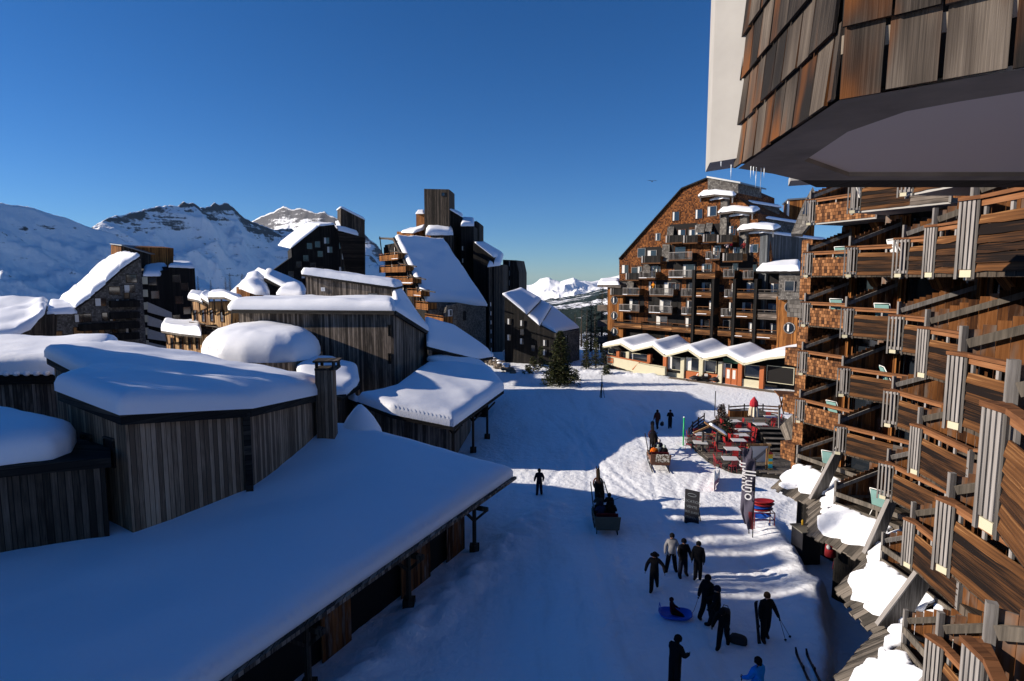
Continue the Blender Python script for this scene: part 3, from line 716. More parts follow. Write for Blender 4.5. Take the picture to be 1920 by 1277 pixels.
# ---------------------------------------------------------------- far apartment blocks on the left
def zp(u, v, Y): return P(u, v, Y)
def box_front(mb, pl, s0, s1, z0, z1, out, th): mb.obox(pl.at(s0, z0, out - th), pl.t * (s1 - s0), pl.n * th, V((0, 0, z1 - z0)))
def balcony(root, pl, u0, u1, v0, v1, kind, dep=1.3, back=True, pmat=None, rng=random):
    """one balcony of a far facade from its pixel box on the front plane"""
    a = pl.sz(u0, v0, dep); b = pl.sz(u1, v1, dep); s0, s1 = min(a[0], b[0]), max(a[0], b[0]); zt = (a[1] + pl.sz(u1, v0, dep)[1]) / 2; zb_ = zt - 1.15
    mb = MB(); mb.obox(pl.at(s0, zb_ - .12, 0), pl.t * (s1 - s0), pl.n * dep, V((0, 0, .14)), 1)
    mb.obox(pl.at(s0, zb_ - .2, dep), pl.t * (s1 - s0), pl.n * .08, V((0, 0, .2)), 0)
    if kind == 'plank':
        for k in range(3): mb.obox(pl.at(s0, zb_ + .05 + k * .26, dep), pl.t * (s1 - s0), pl.n * (.05 + .02 * (k % 2)), V((0, 0, .24)), 0)
        mb.obox(pl.at(s0, zt - .08, dep - .02), pl.t * (s1 - s0), pl.n * .12, V((0, 0, .08)), 0)
        for k in range(4): mb.obox(pl.at(s0 + (s1 - s0 - .06) * k / 3, zb_, dep - .06), pl.t * .06, pl.n * .05, V((0, 0, 1.08)), 0)
    elif kind == 'rail':
        n = max(3, int((s1 - s0) / .2))
        for k in range(n + 1): mb.obox(pl.at(s0 + (s1 - s0 - .05) * k / n, zb_, dep), pl.t * .05, pl.n * .04, V((0, 0, 1.1)), 2)
        mb.obox(pl.at(s0, zt - .06, dep - .02), pl.t * (s1 - s0), pl.n * .1, V((0, 0, .07)), 2); mb.obox(pl.at(s0, zb_ + .06, dep - .01), pl.t * (s1 - s0), pl.n * .06, V((0, 0, .06)), 2)
    else:
        mb.obox(pl.at(s0, zb_, dep), pl.t * (s1 - s0), pl.n * .06, V((0, 0, 1.1)), 3)
        mb.obox(pl.at(s0, zb_, dep + .06), pl.t * .25, pl.n * .05, V((0, 0, 1.12)), 2); mb.obox(pl.at(s0 + .55, zb_, dep + .06), pl.t * .12, pl.n * .05, V((0, 0, 1.12)), 2)
    for sx in (s0, s1 - .05): mb.obox(pl.at(sx, zb_, .02), pl.t * .05, pl.n * (dep - .03), V((0, 0, 1.0)), 0)
    if kind != 'dark' and rng.random() < .6: mb.obox(pl.at(s0 + .05, zb_ + .02, dep + .08), pl.t * (s1 - s0) * rng.uniform(.25, .7), pl.n * .07, V((0, 0, .07)), 4)
    o = mb.build('balcony', [pmat or M['plank'], M['fascia'], M['slat'], M['black'], M['snow']], root)
    if back:
        vd = MB(); vd.obox(pl.at(s0 + .05, zb_ - .02, .003), pl.t * (s1 - s0 - .1), pl.n * .012, V((0, 0, 2.45))); vd.build('loggia_shade_back', M['void'] if rng.random() < .6 else M['brownv'], root)  # flat panel behind each balcony; near-black ones paint in the recess shade
        ww = (s1 - s0) * .5; s = s0 + (s1 - s0) * rng.choice((.28, .5, .66))
        window(root, pl, s, zb_ + .02, min(ww, 2.2), 2.05, .018, M['brownv'] if rng.random() < .5 else M['slat'], M['glass'], rng.choice((0, .2, .3, .35)), .03, 'balcony_door')
    return s0, s1, zb_
# block A: stepped roof block far left
bA = thing('apartment_building', 'dark stepped apartment block with a broad sunlit snow roof, leftmost of the far blocks', 'building', (-66, 90, 0))
pa = Pl(P(60, 600, 82), P(263, 600, 92))
pro = [(58, 605), (88, 588), (88, 575), (95, 590), (143, 589), (140, 577), (172, 557), (175, 536), (202, 531), (203, 508), (228, 505), (230, 486), (258, 482), (263, 487)]
pts = [pa.hit(u, v) for u, v in ((58, 604), (88, 582), (143, 578), (173, 552), (202, 526), (229, 502), (258, 484), (264, 486))]
back = -pa.n * 12
mb = MB(); mb.extr([V((pts[0].x, pts[0].y, -2))] + pts + [V((pts[-1].x, pts[-1].y, -2))], back); mb.build('wall', M['shgrey'], bA)
def snow_edge(A_, B_, vec, T, parent, lift=.1, over=.3, **k):
    A_, B_ = V(A_), V(B_); o = -V(vec).normalized() * over
    return snow_loft([A_ + o + V((0, 0, lift)), B_ + o + V((0, 0, lift))], [A_ + V(vec) + V((0, 0, lift)), B_ + V(vec) + V((0, 0, lift))], T, parent, **k)
bk = V((-6.5, 6.0, .7))
for (f1, f2) in (((140, 577), (176, 552)), ((168, 556), (206, 525)), ((196, 530), (233, 499)), ((222, 506), (260, 481))):
    a, b = pa.hit(*f1), pa.hit(*f2)
    mb = MB(); n_ = pa.n * .5; mb.face([a + n_, b + n_, b + bk, a + bk]); mb.face([a + n_ - V((0, 0, .3)), b + n_ - V((0, 0, .3)), b + n_, a + n_]); mb.build('roof', M['fascia'], bA)
    snow_loft([a + n_ + V((0, 0, .05)), b + n_ + V((0, 0, .05))], [a + bk * 1.1, b + bk * 1.1], .8, bA, amp=.4, dens=.7)
snow_loft([pa.hit(88, 590, .5), pa.hit(145, 588, .5)], [P(92, 570, 90), P(138, 568, 92)], .9, bA, name='porch_snow', amp=.3, dens=.8)
snow_loft([P(-40, 640, 74), P(30, 632, 76), P(57, 618, 79), P(84, 588, 81)], [P(-40, 566, 92), P(20, 566, 92), P(60, 567, 92), P(90, 566, 92)], 1.0, bA, name='lower_snow', amp=.5, dens=.8)
mb = MB(); mb.extr([P(-40, 642, 74.5), P(30, 634, 76.5), P(57, 620, 79.5), P(84, 590, 81.5), P(84, 690, 81.5), P(-40, 690, 74.5)], (-1, 9, 0)); mb.build('lower_wall', M['greyd'], bA)
c0 = pa.hit(208, 465, -1.5)
mb = MB(); ww = V((3.2, 1.4, 0)); dd = V((6, 9, 0))
mb.extr([P(208, 500, 97), P(227, 500, 96), P(227, 462, 96), P(208, 459, 97)], (5, 6, 0)); mb.build('cabin_wall', M['orange'], bA)
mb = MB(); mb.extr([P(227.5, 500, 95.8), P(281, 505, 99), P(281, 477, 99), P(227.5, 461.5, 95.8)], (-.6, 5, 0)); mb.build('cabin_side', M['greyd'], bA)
mb = MB(); mb.extr([P(206, 458, 96.6), P(228, 461, 95.4), P(283, 477, 98.8), P(283, 475.4, 98.8), P(228, 459, 95.4), P(206, 456.4, 96.6)], (.5, 6, 0)); mb.build('cabin_roof', M['metal'], bA)
pw = Pl(P(264, 600, 93), P(366, 600, 100))
mb = MB(); q = [pw.hit(u, v) for u, v in ((262, 515), (316, 506), (318, 500), (365, 502))]
mb.extr([V((q[0].x, q[0].y, -2))] + q + [V((q[-1].x, q[-1].y, -2))], -pw.n * 12); mb.build('wing_wall', M['black'], bA)
snow_loft([pw.hit(268, 518, 1), pw.hit(300, 518, 1)], [P(272, 492, 103), P(318, 493, 104)], .7, bA, name='wing_snow', amp=.2, dens=.7)
snow_loft([pw.hit(316, 501, .4), pw.hit(366, 503, .4)], [P(318, 495, 108), P(362, 496, 110)], .6, bA, name='wing_snow', amp=.2, dens=.7)
for k in range(6):
    v0 = 522 + k * 24
    mb = MB(); a, b = pw.sz(258 + k * .5, v0, .7), pw.sz(276 + k * .5, v0, .7); mb.obox(pw.at(a[0], a[1] - .9, .1), pw.t * (b[0] - a[0]), pw.n * .7, V((0, 0, 1.1))); mb.build('stair_landing', M['cream'], bA)
for k in range(4):
    mb = MB(); A_ = pw.hit(276, 566 + k * 25, .8); B_ = pw.hit(322, 586 + k * 22, .8); mb.extr([A_, B_, B_ - V((0, 0, 1.0)), A_ - V((0, 0, 1.6))], -pw.n * .2); mb.build('ramp_parapet', M['conc'], bA)
rr = random.Random(5)
for (u, v) in ((246, 514), (214, 536), (188, 558), (242, 533), (237, 545), (222, 560), (247, 560), (196, 585), (163, 587), (147, 588), (210, 586), (240, 583), (148, 612), (165, 615), (190, 612), (215, 610), (240, 610), (105, 620), (70, 618)):
    s, z = pa.sz(u, v); window(bA, pa, s, z - 1.3, rr.choice((.8, 1.1, 1.5)), 1.25, .0, M['greyd'], M['glass'], rr.choice((0, 0, .5)), .04)
for k in range(4):
    v = 563 + k * 22; a = pa.sz(150 if k > 1 else 208, v, 1); b = pa.sz(262, v, 1)
    mb = MB(); mb.obox(pa.at(a[0], a[1] - 1.1, 0), pa.t * (b[0] - a[0]), pa.n * 1.0, V((0, 0, 1.0))); mb.build('gallery', M['black'], bA)
for (u, v) in ((285, 520), (330, 515), (345, 530), (335, 555), (350, 575), (330, 590), (290, 545)):
    s, z = pw.sz(u, v); window(bA, pw, s, z - 1.3, 1.3, 1.3, .0, M['greyd'], M['glass'], 0, .04)
# block B: timber balconies between block A and the chapel-like building
bB = thing('balcony_chalet', 'pale larch chalet with braced eaves and planked balconies, left of the grey board-clad building', 'building', (-34, 66, 0))
pb = Pl(P(352, 600, 72), P(432, 600, 64)); pb2 = Pl(P(308, 640, 70), P(384, 640, 62))
def raw_front(mb, pl, u0, u1, v0, v1, back_=-3.0):
    a = pl.hit(u0, v0); b = pl.hit(u1, v0); a2 = pl.hit(u0, v1); b2 = pl.hit(u1, v1); mb.extr([a, b, b2, a2], pl.n * back_)
mb = MB(); raw_front(mb, pb, 360, 432, 566, 700, -8); raw_front(mb, pb2, 312, 384, 628, 720, -8); mb.build('wall', M['tanlit'], bB)
for (pl, uu, v0, v1) in ((pb, (368, 383, 399, 418), 586, 604), (pb, (376, 395, 412), 630, 650), (pb2, (325, 341, 358, 372), 638, 655), (pb2, (330, 347, 365), 672, 690)):
    for u in uu:
        a = pl.sz(u, v1); b = pl.sz(u, v0); window(bB, pl, a[0], a[1], .95, b[1] - a[1] + .3, .0, M['brownv'], M['glass'], 0, .05, 'balcony_door')
for (pl, u0, u1, v) in ((pb, 356, 385, 605), (pb, 387, 422, 612), (pb, 358, 388, 639), (pb2, 306, 324, 655), (pb2, 323, 340, 659), (pb2, 338, 357, 664)): balcony(bB, pl, u0, u1, v, v + 10, 'plank', 1.2, False, M['plankg'])
for (pl, f, b, T) in ((pb, [(352, 559), (372, 563), (380, 568)], [(358, 551), (378, 553), (386, 556)], .6), (pb, [(376, 558), (392, 568)], [(384, 551), (394, 554)], .6), (pb, [(390, 557), (420, 557), (452, 570)], [(396, 552), (420, 552), (455, 562)], .6), (pb2, [(302, 620), (340, 626), (378, 630)], [(308, 608), (342, 610), (378, 612)], .9)):
    F_ = [pl.hit(u, v, 1.6) for u, v in f]; B_ = [pl.hit(u, v, -5) for u, v in b]
    snow_loft(F_, B_, T, bB, amp=.15, dens=.5); mb = MB()
    for i in range(len(F_) - 1): mb.extr([F_[i], F_[i + 1], B_[i + 1], B_[i]], (0, 0, -.22))
    mb.build('roof', M['deck'], bB)
for (pl, us, v0, v1) in ((pb, (362, 376, 390, 404, 418), 560, 590), (pb2, (314, 330, 346, 362), 626, 645)):
    for u in us:
        mb = MB(); mb.bar(pl.hit(u, v1, .1), pl.hit(u - 3, v0, 1.5), .14); mb.build('eave_brace', M['fascia'], bB)
mb = MB(); mb.extr([pb.hit(432.3, 566), P(470, 590, 66), P(470, 720, 66), pb.hit(432.3, 720)], (-1, 6, 0)); mb.build('side_wall', M['grey'], bB)
s = Pl(pb.hit(432, 600), P(470, 600, 66)); k = s.sz(447, 606); window(bB, s, k[0], k[1], .8, 1.6, 0, M['brownv'], M['glass'])
# block C: dark tower block in the middle distance
bC = thing('apartment_building', 'dark tower block with a slant-topped lift shaft, second of the far blocks from the left', 'building', (-45, 120, 0))
pc = Pl(P(440, 560, 112), P(690, 560, 122))
out = [(440, 570), (470, 542), (505, 512), (547, 482), (546, 466), (570, 444), (596, 424), (626, 421), (632, 430), (674, 443), (684, 443), (684, 620), (440, 620)]
q = [pc.hit(u, v) for u, v in out]; q[-1].z = -2; q[-2].z = -2
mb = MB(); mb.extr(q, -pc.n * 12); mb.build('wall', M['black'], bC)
mb = MB(); mb.extr([pc.hit(u, v, .25) for u, v in ((639, 560), (639, 390), (684, 413), (684, 560))], -pc.n * 5); mb.build('lift_shaft', M['greyd'], bC)
mb = MB(); mb.extr([pc.hit(u, v, .25) for u, v in ((660, 560), (632, 432), (674, 444), (684, 446), (684, 560))], pc.n * .5); mb.build('boarded_wing', boards('umber_boards', (.01, .007, .005), (.035, .024, .016), (.08, .06, .045), .3, True), bC)
for f1, f2, T in (((438, 572), (508, 511), .5), ((545, 466), (598, 424), .5), ((597, 424), (628, 421), .4)):
    a, b = pc.hit(*f1, .6), pc.hit(*f2, .6); snow_loft([a, b], [a - pc.n * 9 + V((-2, 0, 1.0)), b - pc.n * 9 + V((-2, 0, 1.0))], T, bC, amp=.15, dens=.8)
snow_loft([pc.hit(634, 432, .8), pc.hit(672, 442, .8)], [pc.hit(629, 417, -4), pc.hit(672, 424, -4)], .8, bC, amp=.2, dens=.6)
a, b = pc.hit(638, 389, .5), pc.hit(685, 413, .5); snow_loft([a, b], [a - pc.n * 5.5, b - pc.n * 5.5], .5, bC, amp=.1, dens=.6)
for (u, v) in ((580, 455), (595, 452), (600, 470), (573, 478), (560, 490), (586, 492), (612, 445), (618, 462), (640, 455), (662, 455), (645, 475), (668, 480), (545, 508), (525, 515), (570, 510), (600, 500), (640, 500), (665, 505)):
    s, z = pc.sz(u, v); window(bC, pc, s, z - 1.3, 1.1, 1.3, .26 if u > 635 else 0, M['greyd'], M['glass'], rr.choice((0, .4, .6)), .04)
# snowed-in chalets in front of block C
sc_ = thing('snowed_in_chalet', 'orange chalet corner under heaped snow, in front of the slanted tower block', 'building', (-38, 85, 0))
mb = MB(); mb.extr([P(443, 538, 84), P(468, 538, 83), P(468, 580, 83), P(443, 580, 84)], (3, 6, 0)); mb.build('wall', M['orange'], sc_)
snow_loft([P(448, 541, 82), P(478, 552, 80), P(506, 556, 80)], [P(462, 528, 90), P(484, 519, 90), P(506, 540, 90)], 1.2, sc_, amp=.5, dens=.7)
snow_loft([P(495, 520, 84), P(545, 546, 82), P(568, 553, 82)], [P(500, 507, 92), P(545, 526, 92), P(572, 540, 92)], .7, sc_, amp=.1, dens=.7, name='roof_snow')
mb = MB(); mb.extr([P(495, 522, 84), P(568, 554, 82), P(568, 590, 82), P(495, 590, 84)], (0, 6, 0)); mb.build('side_wall', M['black'], sc_)
snow_loft([P(518, 553, 78), P(560, 558, 77), P(572, 556, 77)], [P(530, 540, 84), P(555, 536, 84), P(574, 545, 84)], .8, sc_, amp=.2, dens=.6, name='roof_snow')
# block D: pyramid roofed block with orange balconies
bD = thing('apartment_building', 'block with a great slanting snow roof and stepped orange balconies down its left side', 'building', (-14, 115, 0))
E1 = P(802, 566, 100); E2 = P(911, 575, 112); T1 = P(744, 448, 113); T2 = P(832, 453, 126)
B0 = P(712, 447, 121)
gp = Pl((E1.x, E1.y), (T1.x, T1.y))
mb = MB(); lo_ = V((0, 0, -.7)); mb.extr([V((E1.x, E1.y, -1)), E1 + lo_, T1 + lo_, V((T1.x - 4, T1.y + 8, T1.z - .7)), V((T1.x - 4, T1.y + 8, -1))], (E2 - E1) * .25); mb.build('gable_wall', M['black'], bD)
mb = MB(); dz_ = V((0, 0, -.9)); mb.face([E1, E2, T2 + dz_, T1 + dz_]); mb.face([E1 - V((0, 0, .3)), E2 - V((0, 0, .3)), E2, E1]); mb.face([E1 - V((0, 0, .3)), E1, T1, T1 - V((0, 0, .3))]); mb.build('roof', M['plankg'], bD)
snow_loft([E1 + V((-.3, -.3, .05)), E2 + V((.3, 0, .05))], [T1 + V((-.3, 0, .05)), T2 + V((0, 0, .05))], 1.1, bD, r=1.1, amp=.34, dens=.7)
W1 = P(857, 567, 102); mb = MB(); pd = Pl(W1, E2)
mb.face([V((W1.x, W1.y, -1)), V((E2.x, E2.y, -1)), E2 - V((0, 0, .2)), W1]); mb.face([V((E1.x, E1.y, -1)), V((W1.x, W1.y, -1)), W1, E1]); mb.face([V((E2.x, E2.y, -1)), V((T2.x, T2.y, -1)), T2 - V((0, 0, 1)), E2 - V((0, 0, .2))]); mb.build('wall', M['shgrey'], bD)
s, z = pd.sz(871, 590); window(bD, pd, s, z - 1.0, .9, 1.6, 0, M['black'], M['void'])
# projecting bay under the eave
mb = MB(); mb.extr([P(838, 573, 98), P(859, 570, 101), P(856, 605, 101), P(832, 604, 98)], (-.5, 2, 0)); mb.build('shingled_bay', M['shgrey'], bD)
pbay = Pl(P(832, 604, 98) + V((.1, -.2, 0)), P(859, 604, 101) + V((.1, -.2, 0))); s, z = pbay.sz(843, 586); window(bD, pbay, s, z - .6, 1.0, 1.1, .05, M['white'], M['glass'], .5)
for (u0, u1, v) in ((711, 747, 475), (711, 761, 497), (724, 775, 518), (738, 772, 519), (764, 790, 541), (780, 803, 565), (797, 832, 590), (720, 733, 519)): balcony(bD, gp, u0, u1, v, v + 9, 'plank', 1.5, False, M['orange'])
for (u, v) in ((722, 470), (740, 470), (735, 492), (752, 492), (745, 513), (764, 513), (770, 536), (756, 538), (786, 560), (776, 562)):
    s, z = gp.sz(u, v + 4); window(bD, gp, s, z - .9, .9, 2.0, .02, M['brownv'], M['glass'], rr.choice((0, .4)), .05, 'balcony_door')
for k in range(5):
    u, v = 716 + k * 17.5, 452 + k * 24; mb = MB(); mb.bar(gp.hit(u, v + 24, .3), gp.hit(u - 4, v - 8, 1.9), .18); mb.bar(gp.hit(u + 30, v, .2), gp.hit(u - 2, v - 6, 1.8), .18); mb.build('eave_brace', M['plankg'], bD)
mb = MB(); mb.bar(E1 + V((-.5, 0, 0)), T1 + V((-.6, 0, .1)), .4, .5); mb.bar(T1, B0, .3, .4); mb.build('verge_beam', M['plankg'], bD)
# block E: the tall dark cluster behind
bE = thing('apartment_tower', 'tallest dark tower cluster with a square lift head, behind the great slanting snow roof', 'building', (-18, 135, 0))
def slab_tower(mb, pts, vec): mb.extr([V((pts[0].x, pts[0].y, -2))] + pts + [V((pts[-1].x, pts[-1].y, -2))], vec)
mb = MB(); slab_tower(mb, [P(795, 354, 131), P(842, 355, 130)], (.5, 7, 0)); mb.build('lift_head', M['greyd'], bE)
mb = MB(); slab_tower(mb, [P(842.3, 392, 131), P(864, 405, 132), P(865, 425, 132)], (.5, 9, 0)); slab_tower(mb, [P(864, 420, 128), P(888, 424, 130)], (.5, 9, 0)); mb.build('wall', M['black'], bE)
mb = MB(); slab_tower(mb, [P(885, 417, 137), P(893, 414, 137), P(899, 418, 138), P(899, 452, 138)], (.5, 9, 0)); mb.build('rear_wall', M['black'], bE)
mb = MB(); slab_tower(mb, [P(780, 399, 138), P(795, 400, 137)], (0, 5, 0)); slab_tower(mb, [P(744, 434, 136), P(776, 436, 131), P(795, 430, 133)], (3, 5, 0)); slab_tower(mb, [P(798, 440, 127), P(808, 441, 126)], (3, 5, 0)); mb.build('cabin_wall', M['orange'], bE)
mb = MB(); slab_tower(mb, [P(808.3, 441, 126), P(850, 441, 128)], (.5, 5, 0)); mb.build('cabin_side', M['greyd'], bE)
snow_loft([P(798, 441, 125.5), P(850, 441, 127.5)], [P(800, 430, 131), P(848, 430, 132)], 1.1, bE, amp=.25, dens=.6)
snow_loft([P(752, 436, 134), P(776, 437, 130.5), P(795, 431, 132.5)], [P(770, 430, 137), P(780, 429, 137), P(797, 424, 137)], .5, bE, amp=.1, dens=.6)
snow_loft([P(864, 424, 127.5), P(889, 424, 129.5)], [P(867, 412, 135), P(889, 412, 136)], .7, bE, amp=.15, dens=.6)
snow_loft([P(843, 393, 130.5), P(866, 407, 131.5)], [P(844, 391, 139), P(868, 404, 139)], .4, bE, amp=.1, dens=.7)
snow_loft([P(779, 401, 137), P(795, 401, 136.5)], [P(783, 396, 141), P(796, 396, 141)], .4, bE, amp=.1, dens=.6)
mb = MB(); slab_tower(mb, [P(887, 451, 126), P(926, 481, 125)], (1, 9, 0)); mb.build('stepped_wall', M['black'], bE)
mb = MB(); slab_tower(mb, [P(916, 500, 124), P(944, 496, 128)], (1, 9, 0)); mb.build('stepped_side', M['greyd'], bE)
snow_loft([P(890, 455, 125.5), P(926, 483, 124.8)], [P(905, 455, 136), P(944, 478, 136)], .5, bE, amp=.1, dens=.6)
snow_loft([P(914, 501, 123.5), P(938, 498, 126.5)], [P(924, 474, 130), P(944, 480, 133)], .8, bE, amp=.15, dens=.6)
mb = MB(); slab_tower(mb, [P(943, 487, 140), P(968, 488, 138), P(973, 511, 138)], (2, 8, 0)); mb.build('rear_tower', M['greyd'], bE)
pe = Pl(P(864, 500, 128), P(888, 500, 130)); pf = Pl(P(943, 500, 140), P(968, 500, 138)); pg = Pl(P(916, 500, 124), P(944, 500, 128))
for k in range(7):
    s, z = pe.sz(868 + k * .3, 470 + k * 23); window(bE, pe, s, z, .7, 1.0, 0, M['greyd'], M['glass'], .5)
    if k < 6: s, z = pg.sz(920 + .3 * k, 575 + 17 * k); window(bE, pg, s, z, .7, 1.0, 0, M['greyd'], M['glass'], .5)
for k in range(3):
    s, z = pf.sz(956, 500 + 18 * k); window(bE, pf, s, z, .5, 1.4, 0, M['greyd'], M['glass'], .5)
pl = Pl(P(795, 400, 131), P(842, 400, 130)); s, z = pl.sz(831, 368); window(bE, pl, s, z, .8, .8, 0, M['greyd'], M['glass'])
# block F: low wedge shaped block by the dark conifer
bF = thing('apartment_building', 'low black block with a long wedge of shaded snow roof, behind the big dark conifer', 'building', (3, 105, 0))
fa = P(946, 560, 101); fb = P(1040, 625, 97); fc = P(1086, 618, 104); fd = P(998, 552, 112)
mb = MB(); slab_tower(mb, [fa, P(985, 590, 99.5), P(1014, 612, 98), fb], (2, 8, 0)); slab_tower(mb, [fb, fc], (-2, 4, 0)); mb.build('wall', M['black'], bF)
mb = MB(); slab_tower(mb, [fb + V((.1, -.1, 0)), fc + V((.1, -.1, 0))], (-.4, .6, 0)); mb.build('end_wall', M['shgrey'], bF)
for (a, b, c, d_) in (((942, 552), (988, 590), (1015, 562), (975, 541)), ((984, 588), (1012, 611), (1034, 575), (1005, 560)), ((1003, 603), (1042, 624), (1086, 615), (1030, 572))):
    a, b, c, d_ = P(*a, 100), P(*b, 98), P(*c, 106), P(*d_, 110); snow_loft([a, b], [d_, c], .5, bF, amp=.1, dens=.7)
    mb = MB(); mb.extr([a, b, c, d_], (0, 0, -.25)); mb.build('roof', M['fascia'], bF)
pz = Pl(fb, fc)
for k, (u, v) in enumerate(((1061, 632), (1061, 650), (1064, 668))):
    s, z = pz.sz(u, v); window(bF, pz, s, z - .8, .8, 1.1, .1, M['greyd'], M['glass'], .4)
pz = Pl(fa, fb)
for (u, v) in ((979, 603), (979, 620), (979, 637), (1022, 640), (1022, 658), (955, 600), (955, 630), (1000, 650)):
    s, z = pz.sz(u, v); window(bF, pz, s, z - .8, .8, 1.1, .05, M['greyd'], M['glass'], rr.choice((0, .5)))
# ---------------------------------------------------------------- big orange block in the centre
bG = thing('apartment_building', 'large orange shingled block crowded with balconies, sunlit, behind the zigzag roofed shops', 'building', (30, 95, 0))
pg0 = G(1140, 690); pg1 = G(1478, 735); arc = Pl(pg0, pg1)
o0 = pg0 - arc.n * 8; o1 = pg1 - arc.n * 8; cf = Pl(o0, o1)
H = lambda u, v, o=0.0: cf.hit(u, v, o)
out = [(1161, 700), (1161, 483), (1277, 352), (1327, 332), (1384, 356), (1384, 372), (1421, 400), (1421, 440), (1444, 452), (1447, 508), (1470, 510), (1470, 720)]
q = [H(u, v) for u, v in out]; q[0].z = -1; q[-1].z = -1
mb = MB(); mb.extr(q, -cf.n * 13); mb.build('wall', M['shorange'], bG)
mb = MB()
for (a, b) in (((1160, 484), (1277, 352)), ((1277, 352), (1328, 331))): mb.extr([H(*a, .4), H(*b, .4), H(*b, .4) - V((0, 0, .22)), H(*a, .4) - V((0, 0, .22))], -cf.n * 14)
mb.build('verge', M['black'], bG)
mb = MB(); mb.extr([H(u, v, .3) for u, v in ((1327, 332), (1384, 343), (1384, 362), (1327, 362))], -cf.n * 8); mb.build('penthouse', M['shgrey'], bG)
mb = MB(); mb.extr([H(u, v, .6) for u, v in ((1325, 330), (1388, 341), (1388, 344), (1325, 333))], -cf.n * 9); mb.build('penthouse_roof', M['metal'], bG)
for i, (u0, u1, v, ux, vw) in enumerate(((1309, 1376, 363, 1421, 392), (1346, 1413, 394, 1459, 422), (1382, 1452, 427, 1497, 500))):
    f = [H(u0, v + 5, 1.3), H(u0 + 30, v + 1, 1.5), H(u1, v + 4, 1.3)]; b = [H(u0 + 14, v - 5, -1.5), H(u0 + 40, v - 7, -1.5), H(u1 + 12, v - 1, -2)]
    snow_loft(f, b, .5, bG, amp=.1, dens=.5, name='step_snow')
    mb = MB()
    for k in range(2): mb.extr([f[k], f[k + 1], b[k + 1], b[k]], (0, 0, -.3))
    mb.build('step_roof', M['plankg'], bG)
    # the grey flank behind each step runs to the right, in shade
    A_ = H(u1 - 12, v + 8, .4); B_ = A_ + V((9.5, 4.0, 0)) if i < 2 else A_ + V((10.5, 4.5, 0)); zt = A_.z - .2; zb_ = H(u1, vw + 14).z - (10 if i == 2 else 4)
    mb = MB(); mb.extr([V((A_.x, A_.y, zt)), V((B_.x, B_.y, zt - .9)), V((B_.x, B_.y, zb_)), V((A_.x, A_.y, zb_))], (-3.5, 7, 0)); mb.build('flank_wall', M['shgrey'] if i < 2 else boards('bluegrey_metal_boards', (.05, .055, .06), (.1, .11, .12), (.17, .18, .2), .25), bG)
    snow_loft([V((A_.x - .8, A_.y - .3, zt + .1)), V((B_.x + .3, B_.y - .3, zt - .8))], [V((A_.x - 3.5, A_.y + 7, zt + .1)), V((B_.x - 3.2, B_.y + 7, zt - .8))], .5, bG, amp=.08, dens=.6, name='flank_snow')
    mb = MB(); C_ = H(u0 + 2, v + 8, .0); mb.extr([H(u0 + 3, v + 3, 1.5), H(u0 + 3, v + 3, 0), H(u0 + 3, v + 16, 0)], cf.t * .2); mb.extr([H(u1 - 4, v + 4, 1.5), H(u1 - 4, v + 4, 0), H(u1 - 4, v + 18, 0)], cf.t * .2); mb.build('step_corbel', M['conc'], bG)
zz = 4.73; rng = random.Random(3)
def Z4(x, y): return 1120 + x / zz, 320 + y / zz
def Z5(x, y): return 1120 + x / zz, 540 + y / zz
L4 = [(610, 755, 570, 'dark'), (765, 890, 570, 'dark'), (940, 1055, 560, 'dark'), (1065, 1200, 565, 'dark'), (395, 560, 752, 'dark'), (635, 840, 722, 'rail'), (965, 1085, 715, 'rail'), (1115, 1290, 728, 'dark'), (255, 368, 905, 'dark'), (372, 515, 890, 'rail'), (635, 840, 882, 'rail'), (880, 1045, 878, 'plank'), (1120, 1215, 875, 'rail'), (1295, 1385, 885, 'rail'),
      (118, 225, 1042, 'dark'), (228, 372, 1040, 'rail'), (465, 672, 1042, 'rail'), (745, 840, 1046, 'rail'), (880, 1036, 1046, 'plank'), (1130, 1200, 1052, 'rail'), (1240, 1418, 1050, 'plank'), (1424, 1600, 1055, 'plank')]
L5 = [(195, 372, 145, 'rail'), (460, 662, 158, 'rail'), (750, 840, 168, 'rail'), (885, 1036, 165, 'plank'), (1100, 1192, 182, 'rail'), (1236, 1418, 186, 'plank'), (1424, 1600, 195, 'plank'), (150, 392, 285, 'plank'), (400, 660, 302, 'plank'), (664, 842, 318, 'plank'), (866, 1036, 337, 'plank'), (1070, 1196, 346, 'plank'), (1220, 1412, 362, 'plank'), (1418, 1600, 372, 'plank')]
for (x0, x1, y, k) in L4: balcony(bG, cf, Z4(x0, y)[0], Z4(x1, y)[0], Z4(x0, y)[1], Z4(x0, y)[1] + 12, k, 1.5, True, M['plankg'] if x0 == 1424 else None, rng)
for (x0, x1, y, k) in L5: balcony(bG, cf, Z5(x0, y)[0], Z5(x1, y)[0], Z5(x0, y)[1], Z5(x0, y)[1] + 12, k, 1.5, True, M['plankg'] if x0 == 1424 else None, rng)
